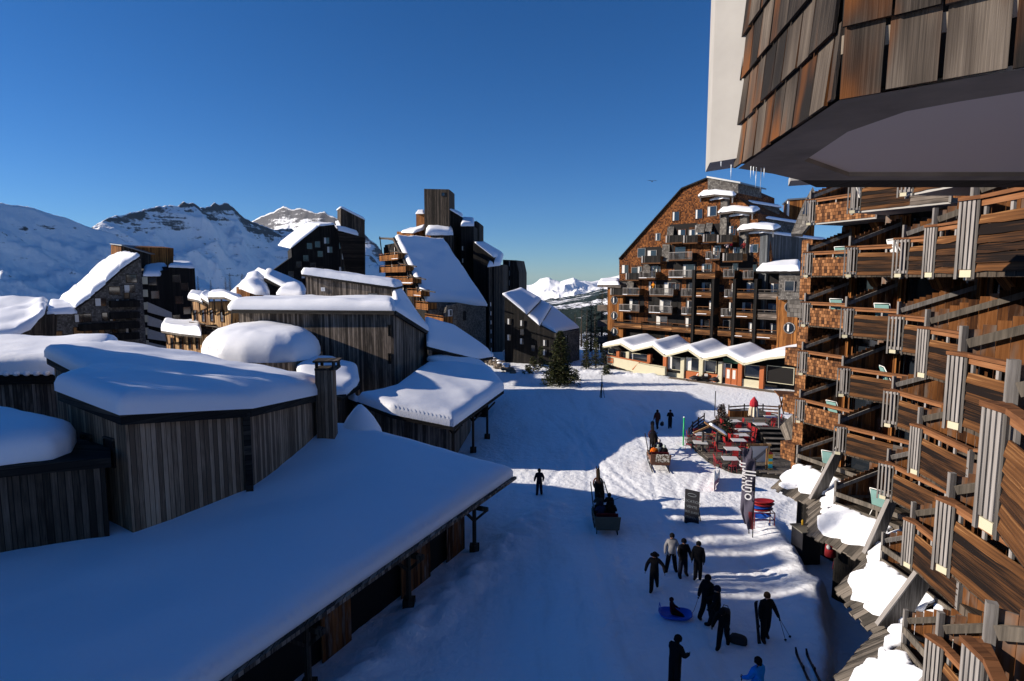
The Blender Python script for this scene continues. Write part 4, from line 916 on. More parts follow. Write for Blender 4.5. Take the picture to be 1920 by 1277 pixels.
# flat near-black panels on the facade, painting in the shade of loggia recesses
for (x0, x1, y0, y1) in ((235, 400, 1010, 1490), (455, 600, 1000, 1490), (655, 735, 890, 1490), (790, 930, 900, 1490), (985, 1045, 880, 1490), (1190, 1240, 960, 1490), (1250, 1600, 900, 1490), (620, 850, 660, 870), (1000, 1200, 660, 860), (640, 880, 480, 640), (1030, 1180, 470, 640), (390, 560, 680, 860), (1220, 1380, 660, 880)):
    a = cf.sz(*Z4(x0, y0)); b = cf.sz(*Z4(x1, y1)); mb = MB(); mb.obox(cf.at(a[0], max(2.0, min(a[1], b[1])), 0), cf.t * (b[0] - a[0]), cf.n * .002, V((0, 0, a[1] - max(2.0, min(a[1], b[1]))))); mb.build('recess_shade_panel', M['void'] if x0 not in (455, 655, 985) else M['black'], bG)
for (x, y0, y1) in ((865, 880, 1900), (1035, 960, 1900), (1225, 960, 1900), (1415, 960, 1900)):
    u, v0 = Z4(x, y0); a = cf.sz(u, v0, 1.45); mb2 = MB(); mb2.obox(cf.at(a[0] - .2, 3.2, .02), cf.t * .4, cf.n * 1.75, V((0, 0, a[1] - 3.2))); mb2.build('party_fin', M['black'], bG)
for (x, y) in ((700, 390), (905, 370), (1020, 345), (540, 565), (395, 715), (250, 860), (1390, 665), (1290, 690), (1190, 500), (1050, 690), (1000, 840), (1090, 1020), (700, 1010), (490, 1010), (380, 860), (540, 860), (650, 520), (910, 510), (985, 500), (960, 590)):
    s, z = cf.sz(*Z4(x, y)); window(bG, cf, s, z - 1.0, rng.choice((.9, 1.3, 1.5)), rng.choice((1.2, 1.5)), .015, rng.choice((M['slat'], M['brownv'])), M['glass'], rng.choice((0, .25, .4)), .05)
for (u0, u1, v0, v1) in ((1250, 1262, 425, 441), (1304, 1320, 420, 436), (1322, 1334, 418, 434), (1240, 1254, 458, 490), (1205, 1218, 496, 512), (1175, 1187, 527, 540)):
    mb2 = MB(); mb2.extr([H(u0, v1, .9), H(u1, v1, .9), H(u1 + 2, v0, .1), H(u0 + 2, v0, .1)], -cf.n * .1); mb2.build('shingled_dormer', M['shgrey'], bG)
# left orange stair wing with round windows and rear balconies
def round_window(root, pl, u, v, r):
    s, z = pl.sz(u, v); n = 18; mb = MB(); c = pl.at(s, z, 0); up = V((0, 0, 1))
    ring = [c + pl.t * math.cos(2 * PI * k / n) * r + up * math.sin(2 * PI * k / n) * r for k in range(n)]; r2 = [c + pl.t * math.cos(2 * PI * k / n) * r * .84 + up * math.sin(2 * PI * k / n) * r * .84 for k in range(n)]
    e = pl.n * .08
    for k in range(n):
        j = (k + 1) % n; mb.face([ring[k] + e, ring[j] + e, r2[j] + e, r2[k] + e]); mb.face([ring[k], ring[j], ring[j] + e, ring[k] + e]); mb.face([r2[j] + e * .3, r2[k] + e * .3, r2[k] + e, r2[j] + e])
    o = mb.build('round_window', M['slat'], root); g = MB(); g.face([p + e * .4 for p in r2]); g.face([p + e * .1 for p in r2][::-1]); g.build('pane', M['glass'], o)
    c2 = MB(); c2.obox(pl.at(s - r * .35, z - r * .6, .045), pl.t * r * .3, pl.n * .01, V((0, 0, r * 1.2))); c2.build('curtain', M['curtain'], o)
wl = Pl(H(1139, 640, .9), H(1166, 640, .9)); mb = MB(); mb.extr([wl.hit(1139, 538), wl.hit(1168, 538), wl.hit(1168, 660), wl.hit(1139, 660)], -wl.n * 9); mb.build('stair_wing', M['orange'], bG)
for v in (563, 592, 622): round_window(bG, wl, 1152, v, .72)
mb = MB(); mb.extr([H(u, v, 1.6) for u, v in ((1120, 534), (1164, 534), (1164, 540), (1120, 538))], -cf.n * 10); mb.build('stair_roof', M['plankg'], bG)
snow_loft([H(1120, 535, 1.6), H(1162, 535, 1.6)], [H(1124, 528, -8), H(1162, 526, -8)], .6, bG, amp=.2, dens=.8, name='stair_snow')
for v in (572, 601, 631):
    mb = MB(); a = H(1120, v, -1); b = H(1138.6, v, -1); mb.extr([a, b, b - V((0, 0, 1.1)), a - V((0, 0, 1.1))], -cf.n * 2.5); mb.build('rear_balcony', M['plankg'], bG)
# right wing: orange boards with portholes under a shingled bay
wr = Pl(H(1462, 640, 2.2), H(1512, 640, 2.2)); mb = MB(); mb.extr([wr.hit(1456, 556), wr.hit(1512, 556), wr.hit(1512, 690), wr.hit(1456, 690)], -wr.n * 7); mb.build('right_wing', M['orange'], bG)
for (u, v) in ((1482, 576), (1480, 615)): round_window(bG, wr, u, v, .78)
mb = MB(); mb.extr([wr.hit(1461, 512, .5), wr.hit(1512, 508, .5), wr.hit(1512, 563, .7), wr.hit(1459, 562, .7)], -wr.n * 7); mb.build('shingled_bay', M['shgrey'], bG)
s, z = wr.sz(1484, 546); window(bG, wr, s, z, 1.3, 1.4, .72, M['slat'], M['glass'])
snow_loft([wr.hit(1418, 508, 1.2), wr.hit(1500, 508, 1.2)], [wr.hit(1430, 495, -4), wr.hit(1500, 493, -4)], .6, bG, amp=.14, dens=.5, name='wing_snow')
mb = MB(); mb.extr([wr.hit(1418, 509, 1.1), wr.hit(1512, 509, 1.1), wr.hit(1512, 497, -4), wr.hit(1424, 497, -4)], (0, 0, -.25)); mb.build('wing_roof', M['fascia'], bG)
# ---------------------------------------------------------------- zigzag roofed shops
sp_ = thing('shop_row', 'row of low shops under a white zigzag snow roof with brick red pillars', 'shop', (25, 86, 0))
ev = [(1130, 649), (1164, 643), (1185.5, 656), (1223.6, 647), (1247, 666), (1291, 654), (1316.6, 672), (1363, 663), (1395, 681), (1440, 670), (1494, 664)]
bkv = [(1146, 634), (1170, 634), (1190, 638), (1232, 634), (1262, 641), (1300, 636), (1325, 646), (1370, 641), (1402, 654), (1445, 652), (1500, 650)]
F_ = [arc.hit(u, v, 1.5) for u, v in ev]; B_ = []
for p in F_: B_.append(p - arc.n * 7.5 + V((0, 0, .55)))
snow_loft(F_, B_, .55, sp_, r=.5, amp=.1, dens=.42, lip=.6)
mb = MB()
for i in range(len(F_) - 1):
    dz = V((0, 0, -.02)); mb.extr([F_[i] + dz, F_[i + 1] + dz, B_[i + 1] + dz, B_[i] + dz], (0, 0, -.12))
mb.build('roof', M['metal'], sp_)
mb = MB()
for i in range(len(F_) - 1): mb.bar(F_[i] - V((0, 0, .16)) + arc.n * .05, F_[i + 1] - V((0, 0, .16)) + arc.n * .05, .12, .26)
mb.build('bargeboard', M['cream'], sp_)
s_of = lambda u, v=700: arc.sz(u, v)[0]
for (u, mt) in ((1160, 'brick'), (1218, 'brick'), (1178, 'cream'), (1248, 'brick'), (1281, 'cream'), (1316, 'cream'), (1352, 'cream'), (1389, 'brick'), (1430, 'brick')):
    s = s_of(u); mb = MB(); mb.obox(arc.at(s - .28, -.3, -.2), arc.t * .56, arc.n * .56, V((0, 0, 3.3))); mb.build('pillar', M[mt], sp_)
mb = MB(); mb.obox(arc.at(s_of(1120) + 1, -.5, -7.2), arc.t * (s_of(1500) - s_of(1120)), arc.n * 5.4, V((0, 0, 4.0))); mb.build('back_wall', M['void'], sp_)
# terrace wall on the left
mb = MB(); a = arc.sz(1137, 668, .8); b = arc.sz(1247, 690, .8)
mb.extr([arc.hit(1138, 667, .8), arc.hit(1218, 683, .8), arc.hit(1247, 688, .8), arc.hit(1247, 700, .8), arc.hit(1190, 698, .8), arc.hit(1138, 682, .8)], -arc.n * .4); mb.build('terrace_wall', M['cream'], sp_)
mb = MB(); mb.extr([arc.hit(1190, 694, .9), arc.hit(1200, 680.5, .9), arc.hit(1222, 685, .9), arc.hit(1250, 690, .9), arc.hit(1250, 703, .9), arc.hit(1190, 700, .9)], arc.n * .5); mb.build('stair_wall', M['cream'], sp_)
mb = MB(); mb.bar(arc.hit(1138, 666, .8), arc.hit(1218, 681, .8), .3, .15); mb.bar(arc.hit(1186, 693, 1.1), arc.hit(1199, 680, 1.1), .2, .12); mb.build('terrace_rail', M['brick'], sp_)
mb = MB(); mb.extr([arc.hit(1139, 684, .4), arc.hit(1190, 699, .4), arc.hit(1190, 706, .4), arc.hit(1139, 700, .4)], -arc.n * 2); mb.build('undercroft', M['black'], sp_)
sg = arc.sz(1144.5, 676, .85); mb = MB(); mb.obox(arc.at(sg[0] - .55, sg[1] - .4, .82), arc.t * 1.1, arc.n * .05, V((0, 0, .8))); mb.build('terrace_sign', M['brick'], sp_)
text_mesh('SPORTS', .24, M['cream'], 'sign_lettering', sp_, arc.at(sg[0], sg[1], .89), arc.t if arc.t.x > 0 else -arc.t, (0, 0, 1))
for (u0, u1, v0, v1, pn, cur) in ((1141, 1158, 653, 663, 'glass', 0), (1164, 1176, 660, 675, 'glass', 0), (1183, 1216, 665, 678, 'glass', .1), (1252, 1278, 670, 692, 'glass', .3), (1286, 1312, 672, 694, 'glass', .4), (1320, 1344, 677, 697, 'glass', .1), (1354, 1372, 682, 707, 'glass', .35), (1396, 1426, 686, 706, 'glass', 0), (1437, 1490, 690, 716, 'void', 0)):
    a = arc.sz(u0, v1, -.1); b = arc.sz(u1, v0, -.1); window(sp_, arc, (a[0] + b[0]) / 2, a[1], abs(b[0] - a[0]), max(b[1] - a[1], 1.0), -.12, M['cream'], M[pn], cur, .05, 'shop_window')
for (u0, u1, v) in ((1285, 1314, 695), (1318, 1346, 699)): mb = MB(); a = arc.sz(u0, v); b = arc.sz(u1, v); mb.obox(arc.at(a[0], -.3, -.1), arc.t * (b[0] - a[0]), arc.n * .2, V((0, 0, a[1] + .3))); mb.build('stall_riser', M['brick'], sp_)
for (u0, u1, v) in ((1250, 1280, 697), (1392, 1428, 710)): mb = MB(); a = arc.sz(u0, v); b = arc.sz(u1, v); mb.obox(arc.at(a[0], -.3, -.1), arc.t * (b[0] - a[0]), arc.n * .2, V((0, 0, a[1] + .3))); mb.build('stall_riser', M['cream'], sp_)
a = arc.sz(1371, 714); mb = MB(); mb.obox(arc.at(a[0] - .8, 0, -.02), arc.t * .75, arc.n * .1, V((0, 0, 2.2))); mb.obox(arc.at(a[0] + .05, 0, -.02), arc.t * .75, arc.n * .1, V((0, 0, 2.2))); mb.build('shop_door', M['brick'], sp_)
mb = MB(); mb.obox(arc.at(a[0] - .62, .8, .085), arc.t * .4, arc.n * .01, V((0, 0, 1.2))); mb.obox(arc.at(a[0] + .2, .8, .085), arc.t * .4, arc.n * .01, V((0, 0, 1.2))); mb.build('door_posters', M['curtain'], sp_)
mb = MB(); a = arc.sz(1378, 677); mb.obox(arc.at(a[0] - 1.6, a[1] - .3, .1), arc.t * 2.6, arc.n * .06, V((0, 0, .6))); mb.build('shop_sign', M['green'] if False else plain('dark_green_board', (.01, .06, .03), .6), sp_)
mb = MB(); mb.extr([arc.at(s_of(1250), -.25, .6), arc.at(s_of(1490), -.25, .6), arc.at(s_of(1490), .06, .6), arc.at(s_of(1250), .06, .6)], arc.n * 1.4); mb.build('pavement_edge', M['stone'], sp_)
# ---------------------------------------------------------------- right hand crescent of balconies
rb = thing('apartment_building', 'near crescent of brown timber balconies with silvery slatted screens, filling the right side', 'building', (16, 22, 0))
RZ = [18.5, 15.8, 13.2, 10.6, 8.0, 5.35]
BAY = [((1505, 657), (1582, 668)), ((1580, 687), (1677, 701)), ((1675, 730), (1743, 749)), ((1724, 796), (1800, 831)), ((1781, 934), (1868, 989))]
BL = []
for a, b in BAY:
    L = G(*a, 10.6); Rr = G(*b, 10.6); dd = (Rr - L); dd.z = 0; BL.append((V((L.x, L.y, 0)), dd.normalized()))
L6 = G(1893, 759, 13.2); BL.append((V((L6.x, L6.y, 0)), V((-.45, -.9, 0)).normalized()))
rg = random.Random(8); UP = V((0, 0, 1))
def wavy_plank(mb, o, dr, out, L, z0, z1, th, seed):
    """one waney-edged board: outer face leans out at the foot, edges wander"""
    n = max(3, int(L / .28)); f = []; 
    for i in range(n + 1):
        x = L * i / n; w0 = .035 * n3(x * 2.2, seed); w1 = .02 * n3(x * 2.0, seed + 9); q = .012 * n3(x * 3, seed + 4)
        f.append([o + dr * x + out * (th + .02 + q) + UP * (z0 + w0), o + dr * x + out * (th * .6 + q) + UP * (z1 + w1), o + dr * x + UP * (z1 + w1), o + dr * x + UP * (z0 + w0)])
    vs = [p for r in f for p in r]; fs = []
    for i in range(n):
        for k in range(4): fs.append((i * 4 + k, (i + 1) * 4 + k, (i + 1) * 4 + (k + 1) % 4, i * 4 + (k + 1) % 4))
    fs += [(0, 1, 2, 3), (n * 4 + 3, n * 4 + 2, n * 4 + 1, n * 4)]
    if dr.cross(UP).dot(out) < 0: fs = [t[::-1] for t in fs]
    mb.mesh(vs, fs)
def vboards(mb, o, dr, out, L, zb_, ztf, w=.17, th=.025, rnd=rg):
    x = 0
    while x < L - .02:
        ww = min(w * rnd.uniform(.85, 1.15), L - x); mb.obox(o + dr * (x + .004) + out * rnd.uniform(0, .008) + UP * zb_, dr * (ww - .008), out * th, UP * (ztf(x + ww / 2) - zb_)); x += ww
def cell(i, r):
    L, dr = BL[i]; inn = V((-dr.y, dr.x, 0)); inn = inn if inn.x > 0 else -inn; out = -inn
    zr = RZ[r]; fl = zr - 1.05; LEN = 3.9 if i < 5 else 3.0; D = 2.3
    if i == 3 or i == 4: vis = 2.35
    else: vis = LEN
    mb = MB(); mb.extr([L + UP * (fl - .02), L + dr * LEN + UP * (fl - .02), L + dr * LEN + inn * D + UP * (fl - .02), L + inn * D + UP * (fl - .02)], (0, 0, -.18)); mb.obox(L + out * .06 + UP * (fl - .24), dr * LEN, inn * .07, UP * .22)
    b = mb.build('balcony', M['greyd'] if r else M['conc'], rb)
    openrow = r == 5
    if not openrow:
        s0 = .44 if i < 3 else .36
        top = zr - .3; bot = fl - .16; n = 6; mb = MB(); h = (top - bot) / n; P0 = L + dr * s0 + out * .05
        if i == 0:
            mb.obox(P0 + UP * bot, dr * (LEN - s0), out * .05, UP * (top - bot)); mb.build('parapet', M['shbrown'], b)
        else:
            split = .58 * (vis - s0) if i in (1, 2) else 9
            mg = MB()
            for k in range(n):
                wavy_plank(mb, P0, dr, out, min(split, vis - s0), bot + k * h, bot + (k + 1) * h + .01, .035, i * 7.1 + r * 3.3 + k)
                if split < 5: wavy_plank(mg, P0 + dr * split, dr, out, vis - s0 - split, bot + k * h, bot + (k + 1) * h + .01, .03, i * 5.1 + r * 2.3 + k + 50)
            mb.build('parapet', M['plank'], b)
            if split < 5: mg.build('parapet', M['plankg'], b)
            if vis < LEN:
                m2 = MB(); q0 = L + dr * vis; d2 = (dr + inn * .9).normalized(); vboards(m2, q0, d2, -V((-d2.y, d2.x, 0)) if False else out, 1.7, fl - .1, lambda x: zr - .3); m2.build('parapet', M['brown'], b)
        mb = MB()
        mb.bar(L + UP * zr + out * .06, L + dr * vis + UP * zr + out * .06, .13, .06); mb.bar(L + UP * (zr + .003) + out * (.34 if i < 3 else .2), L + dr * .4 + UP * (zr + .003) + out * .06, .12, .06)
        if vis < LEN: d2 = (dr + inn * .9).normalized(); mb.bar(L + dr * vis + UP * zr, L + dr * vis + d2 * 1.8 + UP * zr, .14, .06)
        mb.bar(L + UP * (zr - .09) + out * .05, L + dr * vis + UP * (zr - .09) + out * .05, .04, .1); mb.build('handrail', M['rail'], b)
        mb = MB()
        mb.obox(L + dr * s0 + UP * (top - .1), dr * (vis - s0), out * .03, UP * .05)
        for k in range(4): mb.obox(L + dr * (s0 + (vis - s0 - .07) * k / 3) + UP * (top - .06), dr * .07, out * .04, UP * (zr - top + .04))
        mb.build('rail_post', M['slat'], b)
        mb = MB(); mb.obox(L + dr * vis + UP * (fl - .2) - dr * .06, dr * .09, out * .1, UP * 1.25); mb.build('end_post', M['slat'], b)
        # slatted screen at the far end of every balcony
        mb = MB(); zb_ = fl - .28; o2 = L + out * (.34 if i < 3 else .2); e2 = L + dr * (.44 if i < 3 else .34) + out * .07; sv = (e2 - o2); sw_ = sv.length; sv = sv.normalized(); so2 = V((sv.y, -sv.x, 0)); so2 = so2 if so2.dot(out) > 0 else -so2
        for k in range(5): mb.obox(o2 + sv * (k * (sw_ - .05) / 4) + UP * (zb_ + (.0 if k in (0, 4) else .16)), sv * .05, so2 * .03, UP * (zr - .02 - zb_ - (.0 if k in (0, 4) else .16)))
        mb.obox(o2 + UP * (zb_ + .16) - so2 * .03, sv * sw_, so2 * .03, UP * .09); mb.obox(o2 + UP * (zr - .12) - so2 * .03, sv * sw_, so2 * .03, UP * .08); mb.build('slatted_screen', M['slat'], b)
        mb = MB(); mb.obox(o2 + sv * .1 + UP * (zb_ + .03), sv * .2, so2 * .03, UP * .12); mb.build('planter_box', M['cream'], b)
    else:
        mb = MB(); mb.obox(L + UP * (fl + .42), dr * LEN, out * .05, UP * .2); mb.obox(L + UP * (fl - .05), dr * LEN, out * .05, UP * .18); mb.obox(L + dr * 1.9 + UP * (fl), dr * .08, out * .04, UP * .6); mb.build('low_rail', M['deck'], b)
    # partition at the far end: boards with a raking top, grey outer post, two ledgers
    tall = zr + (.42 if not openrow else .0); mb = MB(); po = L - dr * .03; pv_ = (inn * .9 + dr * .42).normalized(); pn_ = (dr * .9 - inn * .42).normalized()
    vboards(mb, po + inn * .06, pv_, pn_, D - .05, fl, lambda x: tall + .95 * x / D - .05, .19); mb.build('partition', M['brown'], b)
    mb = MB(); mb.bar(po + pn_ * .06 + pv_ * .08 + UP * (tall - .25), po + pn_ * .06 + pv_ * D + UP * (tall + .62), .05, .15)
    mb.build('raking_ledger', M['slat'] if i < 3 else M['deck'], b)
    mb = MB(); mb.bar(po + pn_ * .06 + pv_ * .08 + UP * (fl + .38), po + pn_ * .06 + pv_ * D + UP * (fl + .38), .05, .12); mb.build('ledger', M['deck'], b)
    mb = MB(); mb.obox(po + out * .05 + UP * (fl - .3), dr * .09, inn * .1, UP * (tall + .05 - fl + .3)); mb.build('post', M['slat'], b)
    # back wall, door and red-brown jamb
    mb = MB(); bw = L + inn * D; vboards(mb, bw, dr, inn, 1.1, fl - .2, lambda x: fl + 2.45, .19, .04); mb.build('back_wall', M['brown'], b); mb = MB(); vboards(mb, bw + dr * 2.6, dr, inn, LEN - 2.4, fl - .2, lambda x: fl + 2.45, .19, .04); mb.build('back_wall', M['brown'], b)
    mb = MB(); mb.obox(bw + dr * 1.1 + UP * (fl - .02) + inn * .1, dr * 1.5, inn * .03, UP * 2.3); mb.build('balcony_door', M['glass'], b)
    mb = MB(); mb.obox(bw + dr * 1.02 + UP * fl + out * .25, dr * .16, out * .2, UP * 2.35); mb.build('door_jamb', M['orange'], b)
    # raking boarded corbel under the floor above
    if r > 0:
        mb = MB(); c0 = L + dr * (LEN - 1.2) + UP * (fl + 2.4); mb.extr([c0 + inn * .9, c0 + inn * D, c0 + inn * D - UP * .75, c0 + inn * 1.35 - UP * .5], dr * .5); mb.build('corbel', M['orange'], b)
for i in range(6):
    for r in range(6):
        if i == 5 and r < 2: continue
        if i == 4 and r == 0: continue
        cell(i, r)
# solid core behind the balconies so nothing shows through
pts = []
for i in range(6):
    L, dr = BL[i]; inn = V((-dr.y, dr.x, 0)); inn = inn if inn.x > 0 else -inn; pts += [L + inn * 2.36, L + dr * 3.9 + inn * 2.36]
mb = MB()
for i in range(6):
    L, dr = BL[i]; inn = V((-dr.y, dr.x, 0)); inn = inn if inn.x > 0 else -inn
    mb.obox(L + inn * 2.48 + UP * -.3 - dr * .1, dr * 4.6, inn * 5, UP * (21.4 if i < 4 else 17.5))
mb.build('core_wall', M['black'], rb)
L, dr = BL[0]; inn = V((-dr.y, dr.x, 0)); inn = inn if inn.x > 0 else -inn
mb = MB(); mb.obox(L - dr * .75 + inn * .35 + UP * 3.8, dr * .7, inn * 4, UP * 12.7); mb.build('end_wall', M['shbrown'], rb)
for k in range(4):
    mb = MB(); z = 4.4 + k * 2.65; mb.obox(L - dr * 1.1 - inn * .1 + UP * z, dr * 1.0, inn * .9, UP * .95); mb.build('end_bay', M['shbrown'] if k < 3 else M['shgrey'], rb)
sk0 = [P(1524, 350, 32.5), P(1541, 392, 31.8), P(1504, 438, 31.4), P(1483, 438, 33.2), P(1508, 378, 33.6)]
mb = MB(); mb.extr(sk0, V((.5, 1.0, -.1))); mb.build('shingled_skirt', M['shgrey'], rb)
mb = MB(); mb.obox(P(1506, 402, 32.6), V((.35, -.25, 0)), V((-.1, -.1, 0)), V((.3, .15, .9))); mb.build('skylight', plain('sky_glass', (.02, .03, .045), .05, .2, spec=1), rb)
rblk = thing('stair_tower', 'narrow orange boarded tower with a flat dark cap, peeping over the near balconies', 'building', (47, 97, 0))
mb = MB(); a, b = P(1478, 376, 97), P(1530, 372, 95); mb.extr([V((a.x, a.y, -.5)), V((b.x, b.y, -.5)), b, a], (2, 6, 0)); mb.build('wall', M['orange'], rblk)
mb = MB(); mb.extr([a + V((-.2, -.2, .0)), b + V((.2, -.2, 0)), b + V((.2, -.2, .25)), a + V((-.2, -.2, .25))], (2, 6.4, 0)); mb.build('roof', M['metal'], rblk)
mb = MB(); mb.obox(V((a.x - .08, a.y - .1, 0)), V((.25, 0, 0)), V((0, .3, 0)), V((0, 0, a.z - .1))); mb.build('white_corner', M['white'], rblk)
# plank awnings over the shops, with sliding snow
AWP = []
for i in range(6):
    L, dr = BL[i]; inn = V((-dr.y, dr.x, 0)); inn = inn if inn.x > 0 else -inn
    AWP.append((L, L - inn * 1.7, L + dr * 2.7, L + dr * 2.7 - inn * 2.0, dr, inn))
def plank_quad(mb, a, b, c, d_, w=.21):
    """boards laid from edge a-b (inner) to edge d-c (outer)"""
    n = max(1, int((b - a).length / w))
    for k in range(n):
        t0, t1 = k / n + .02 / n, (k + 1) / n - .03 / n; p = a.lerp(b, t0); q = a.lerp(b, t1); r_ = d_.lerp(c, t1); s = d_.lerp(c, t0); e = rg.uniform(-.06, .12); r_ = r_ + (r_ - q).normalized() * e; s = s + (s - p).normalized() * e
        h = UP * rg.uniform(0, .012); mb.extr([p + h, q + h, r_ + h, s + h], (0, 0, -.045))
ZI, ZO = 4.3, 3.25
def jag(pp):
    P2 = resamp(pp, .22); n = len(P2); out = []
    for k in range(n):
        d_ = P2[(k + 1) % n] - P2[k - 1]; nn = V((d_.y, -d_.x, 0)).normalized(); out.append(P2[k] + nn * rg.uniform(-.16, .13))
    return out
for i in range(6):
    a, oa, b, ob, dr, inn = AWP[i]
    mb = MB(); plank_quad(mb, a + UP * ZI, b + UP * ZI, ob + UP * ZO, oa + UP * ZO); mb.build('awning', M['deck'], rb)
    if i < 5:
        a2, oa2 = AWP[i + 1][:2]
        mb = MB(); m1 = b + UP * ZI; m2 = a2 + UP * ZI; plank_quad(mb, m1 + inn * .5, m2 + V((.1, 0, 0)), oa2 + UP * ZO, ob + UP * ZO); mb.build('awning', M['deck'], rb)
    lay = [(.0, .0), (.3, -.02), (.6, .0), (1.0, -.02), (1.0, .35), (1.0, .66), (.8, .7), (.66, .8), (.5, .74), (.36, .86), (.14, .84), (.0, .55)]
    pp = []
    for (s, t) in lay:
        p = (a + UP * ZI).lerp(b + UP * ZI, s); q = (oa + UP * ZO).lerp(ob + UP * ZO, s); t2 = t + rg.uniform(-.05, .05); pp.append(p.lerp(q, t2))
    o = snow_poly(jag(pp), .14, rb, .12, .09, .18, None, .5, M['rsnow'], 'awning_snow')
    if i < 5:
        p2 = []
        for (s, t) in ((.0, .05), (.5, -.05), (.9, .05), (.95, .4), (.6, .55), (.3, .62), (.05, .5)): p2.append((b + inn * .5 + UP * ZI).lerp(a2 + UP * ZI, s).lerp((ob + UP * ZO).lerp(oa2 + UP * ZO, s), t))
        if i in (0, 1, 2): snow_poly(jag(p2), .13, rb, .12, .09, .18, None, .5, M['rsnow'], 'awning_snow')
    mb = MB(); p = b + UP * 6.7 + inn * .2; q = b - inn * 1.9 + UP * 3.55; mb.extr([p, q, q - UP * .0 + inn * .9 + UP * .0, p - UP * .9], dr * .05); mb.bar(p + UP * .03, q + UP * .03, .16, .05); mb.build('raking_board', M['slat'], rb)
    mb = MB(); sw = a + inn * .2; vboards(mb, sw - UP * .2, dr, -inn, 5.2, -.2, lambda x: 4.2, .25); mb.build('shop_wall', M['black'], rb)
    mb = MB(); mb.obox(a - inn * .05 + UP * 2.75 - inn * .1, dr * 4.5, inn * .06, UP * .4); mb.build('shop_lintel', M['brownv'], rb)
# ---------------------------------------------------------------- balcony overhead
ZU = 15.5; oa_ = G(1384, 316, ZU); ob_ = G(1573, 188, ZU); oc_ = G(1990, 117, ZU)
ohb = bpy.data.objects.new('overhead_balcony', None); COL.objects.link(ohb); ohb.parent = rb
def shakes(mb, o, dr, out, L, z0, rows, hh, w, sd):
    r_ = random.Random(sd)
    for k in range(rows):
        x = -r_.uniform(0, w * .5) if k else 0
        while x < L:
            ww = w * r_.uniform(.62, 1.25); x0 = max(x, 0); x1 = min(x + ww, L)
            if x1 - x0 > .05:
                g = .006 + r_.random() * .008; e = r_.uniform(0, .012); b0 = z0 + k * hh - r_.uniform(0, .018)
                A_ = o + dr * (x0 + g) + UP * b0 + out * (.035 + e); B_ = o + dr * (x1 - g) + UP * b0 + out * (.035 + e + r_.uniform(-.004, .004))
                C_ = o + dr * (x1 - g) + UP * (b0 + hh * 1.12) + out * .006; D_ = o + dr * (x0 + g) + UP * (b0 + hh * 1.12) + out * .006
                mb.extr([A_, B_, C_, D_], -out * .022)
            x += ww
for (a, b, sd) in ((oa_, ob_, 3), (ob_, oc_, 6)):
    d_ = (b - a); Ln = d_.length; d_ = d_.normalized(); ou = V((d_.y, -d_.x, 0)); ou = ou if ou.dot(CAM - a) > 0 else -ou
    mb = MB(); a0 = V((a.x, a.y, 0)); shakes(mb, a0, d_, ou, Ln, ZU + .01, 13, .375, .32, sd + 8); mb.build('shingle_cladding', M['shake'], ohb)
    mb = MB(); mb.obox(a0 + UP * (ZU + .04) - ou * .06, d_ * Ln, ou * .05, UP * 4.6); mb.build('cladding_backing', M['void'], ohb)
inn_pts = [G(1508, 293, ZU + .04), G(1590, 236, ZU + .04), G(1700, 196, ZU + .04), G(1800, 177, ZU + .04), G(1990, 145, ZU + .04), G(1990, 323, ZU + .04), G(1592, 323, ZU + .04)]
out_pts = [oa_, ob_, oc_, G(1990, 338, ZU), G(1500, 338, ZU), G(1450, 326, ZU)]
mb = MB(); ip = [V((p.x, p.y, ZU)) for p in inn_pts]; op = out_pts
def strip(m_, A_, B_):
    for k in range(len(A_) - 1): m_.face([A_[k], A_[k + 1], B_[k + 1], B_[k]])
strip(mb, [op[0], op[1]], [ip[0], ip[1]]); mb.face([op[1], ip[2], ip[1]]); mb.face([op[1], op[2], ip[3], ip[2]]); mb.face([op[2], ip[4], ip[3]]); mb.face([op[0], ip[0], op[5]]); mb.face([op[5], ip[0], ip[6], op[4]]); mb.face([op[4], ip[6], ip[5], op[3]])
for k in range(7):
    j = (k + 1) % 7; mb.face([ip[k], ip[j], inn_pts[j], inn_pts[k]])
mb.build('concrete_rim', M['concd'], ohb)
mb = MB(); mb.extr(inn_pts, (0, 0, .2)); mb.build('soffit', M['soffit'], ohb)
bp = [G(1500, 338.5, ZU), G(1990, 338.5, ZU), G(1990, 352, ZU), G(1530, 352, ZU)]
mb = MB(); mb.extr([p + UP * .004 for p in bp], (0, 0, .4)); mb.build('rear_underside_shade', M['black'], ohb)  # rear underside extended in dark boards; its deep shadow is painted in
mb = MB(); mb.extr([V((p.x, p.y, ZU + .25)) for p in (oa_, ob_, oc_, op[3], op[4])], (0, 0, .1)); mb.build('slab', M['concd'], ohb)
pa_ = P(1331, 305, 5.75); pb_ = P(1391, 312, 5.5)
mb = MB(); v1 = V((pb_.x - pa_.x, pb_.y - pa_.y, 0)); mb.obox(V((pa_.x, pa_.y, pa_.z)), v1, V((.12, .5, 0)), V((0, 0, 4.5))); mb.build('concrete_fin', M['conc'], ohb)
mb = MB(); mb.obox(P(1482, 339, 8.6), V((.5, -.25, 0)), V((.2, .5, 0)), V((0, 0, .1))); mb.build('concrete_stub', M['conc'], ohb)
for (u, v, l, Y) in ((1371, 313, .11, 5.5), (1408, 316, .09, 5.35), (1418, 318, .16, 5.3), (1427, 319, .19, 5.3), (1413, 317, .06, 5.3), (1433, 318, .07, 5.25), (1352, 307, .03, 5.6)):
    p = P(u, v, Y); mb = MB(); mb.tube([p + UP * .02, p - UP * l * .5, p - UP * l], [.0045, .0028, .0006], 6); mb.build('icicle', M['ice'], ohb, True)
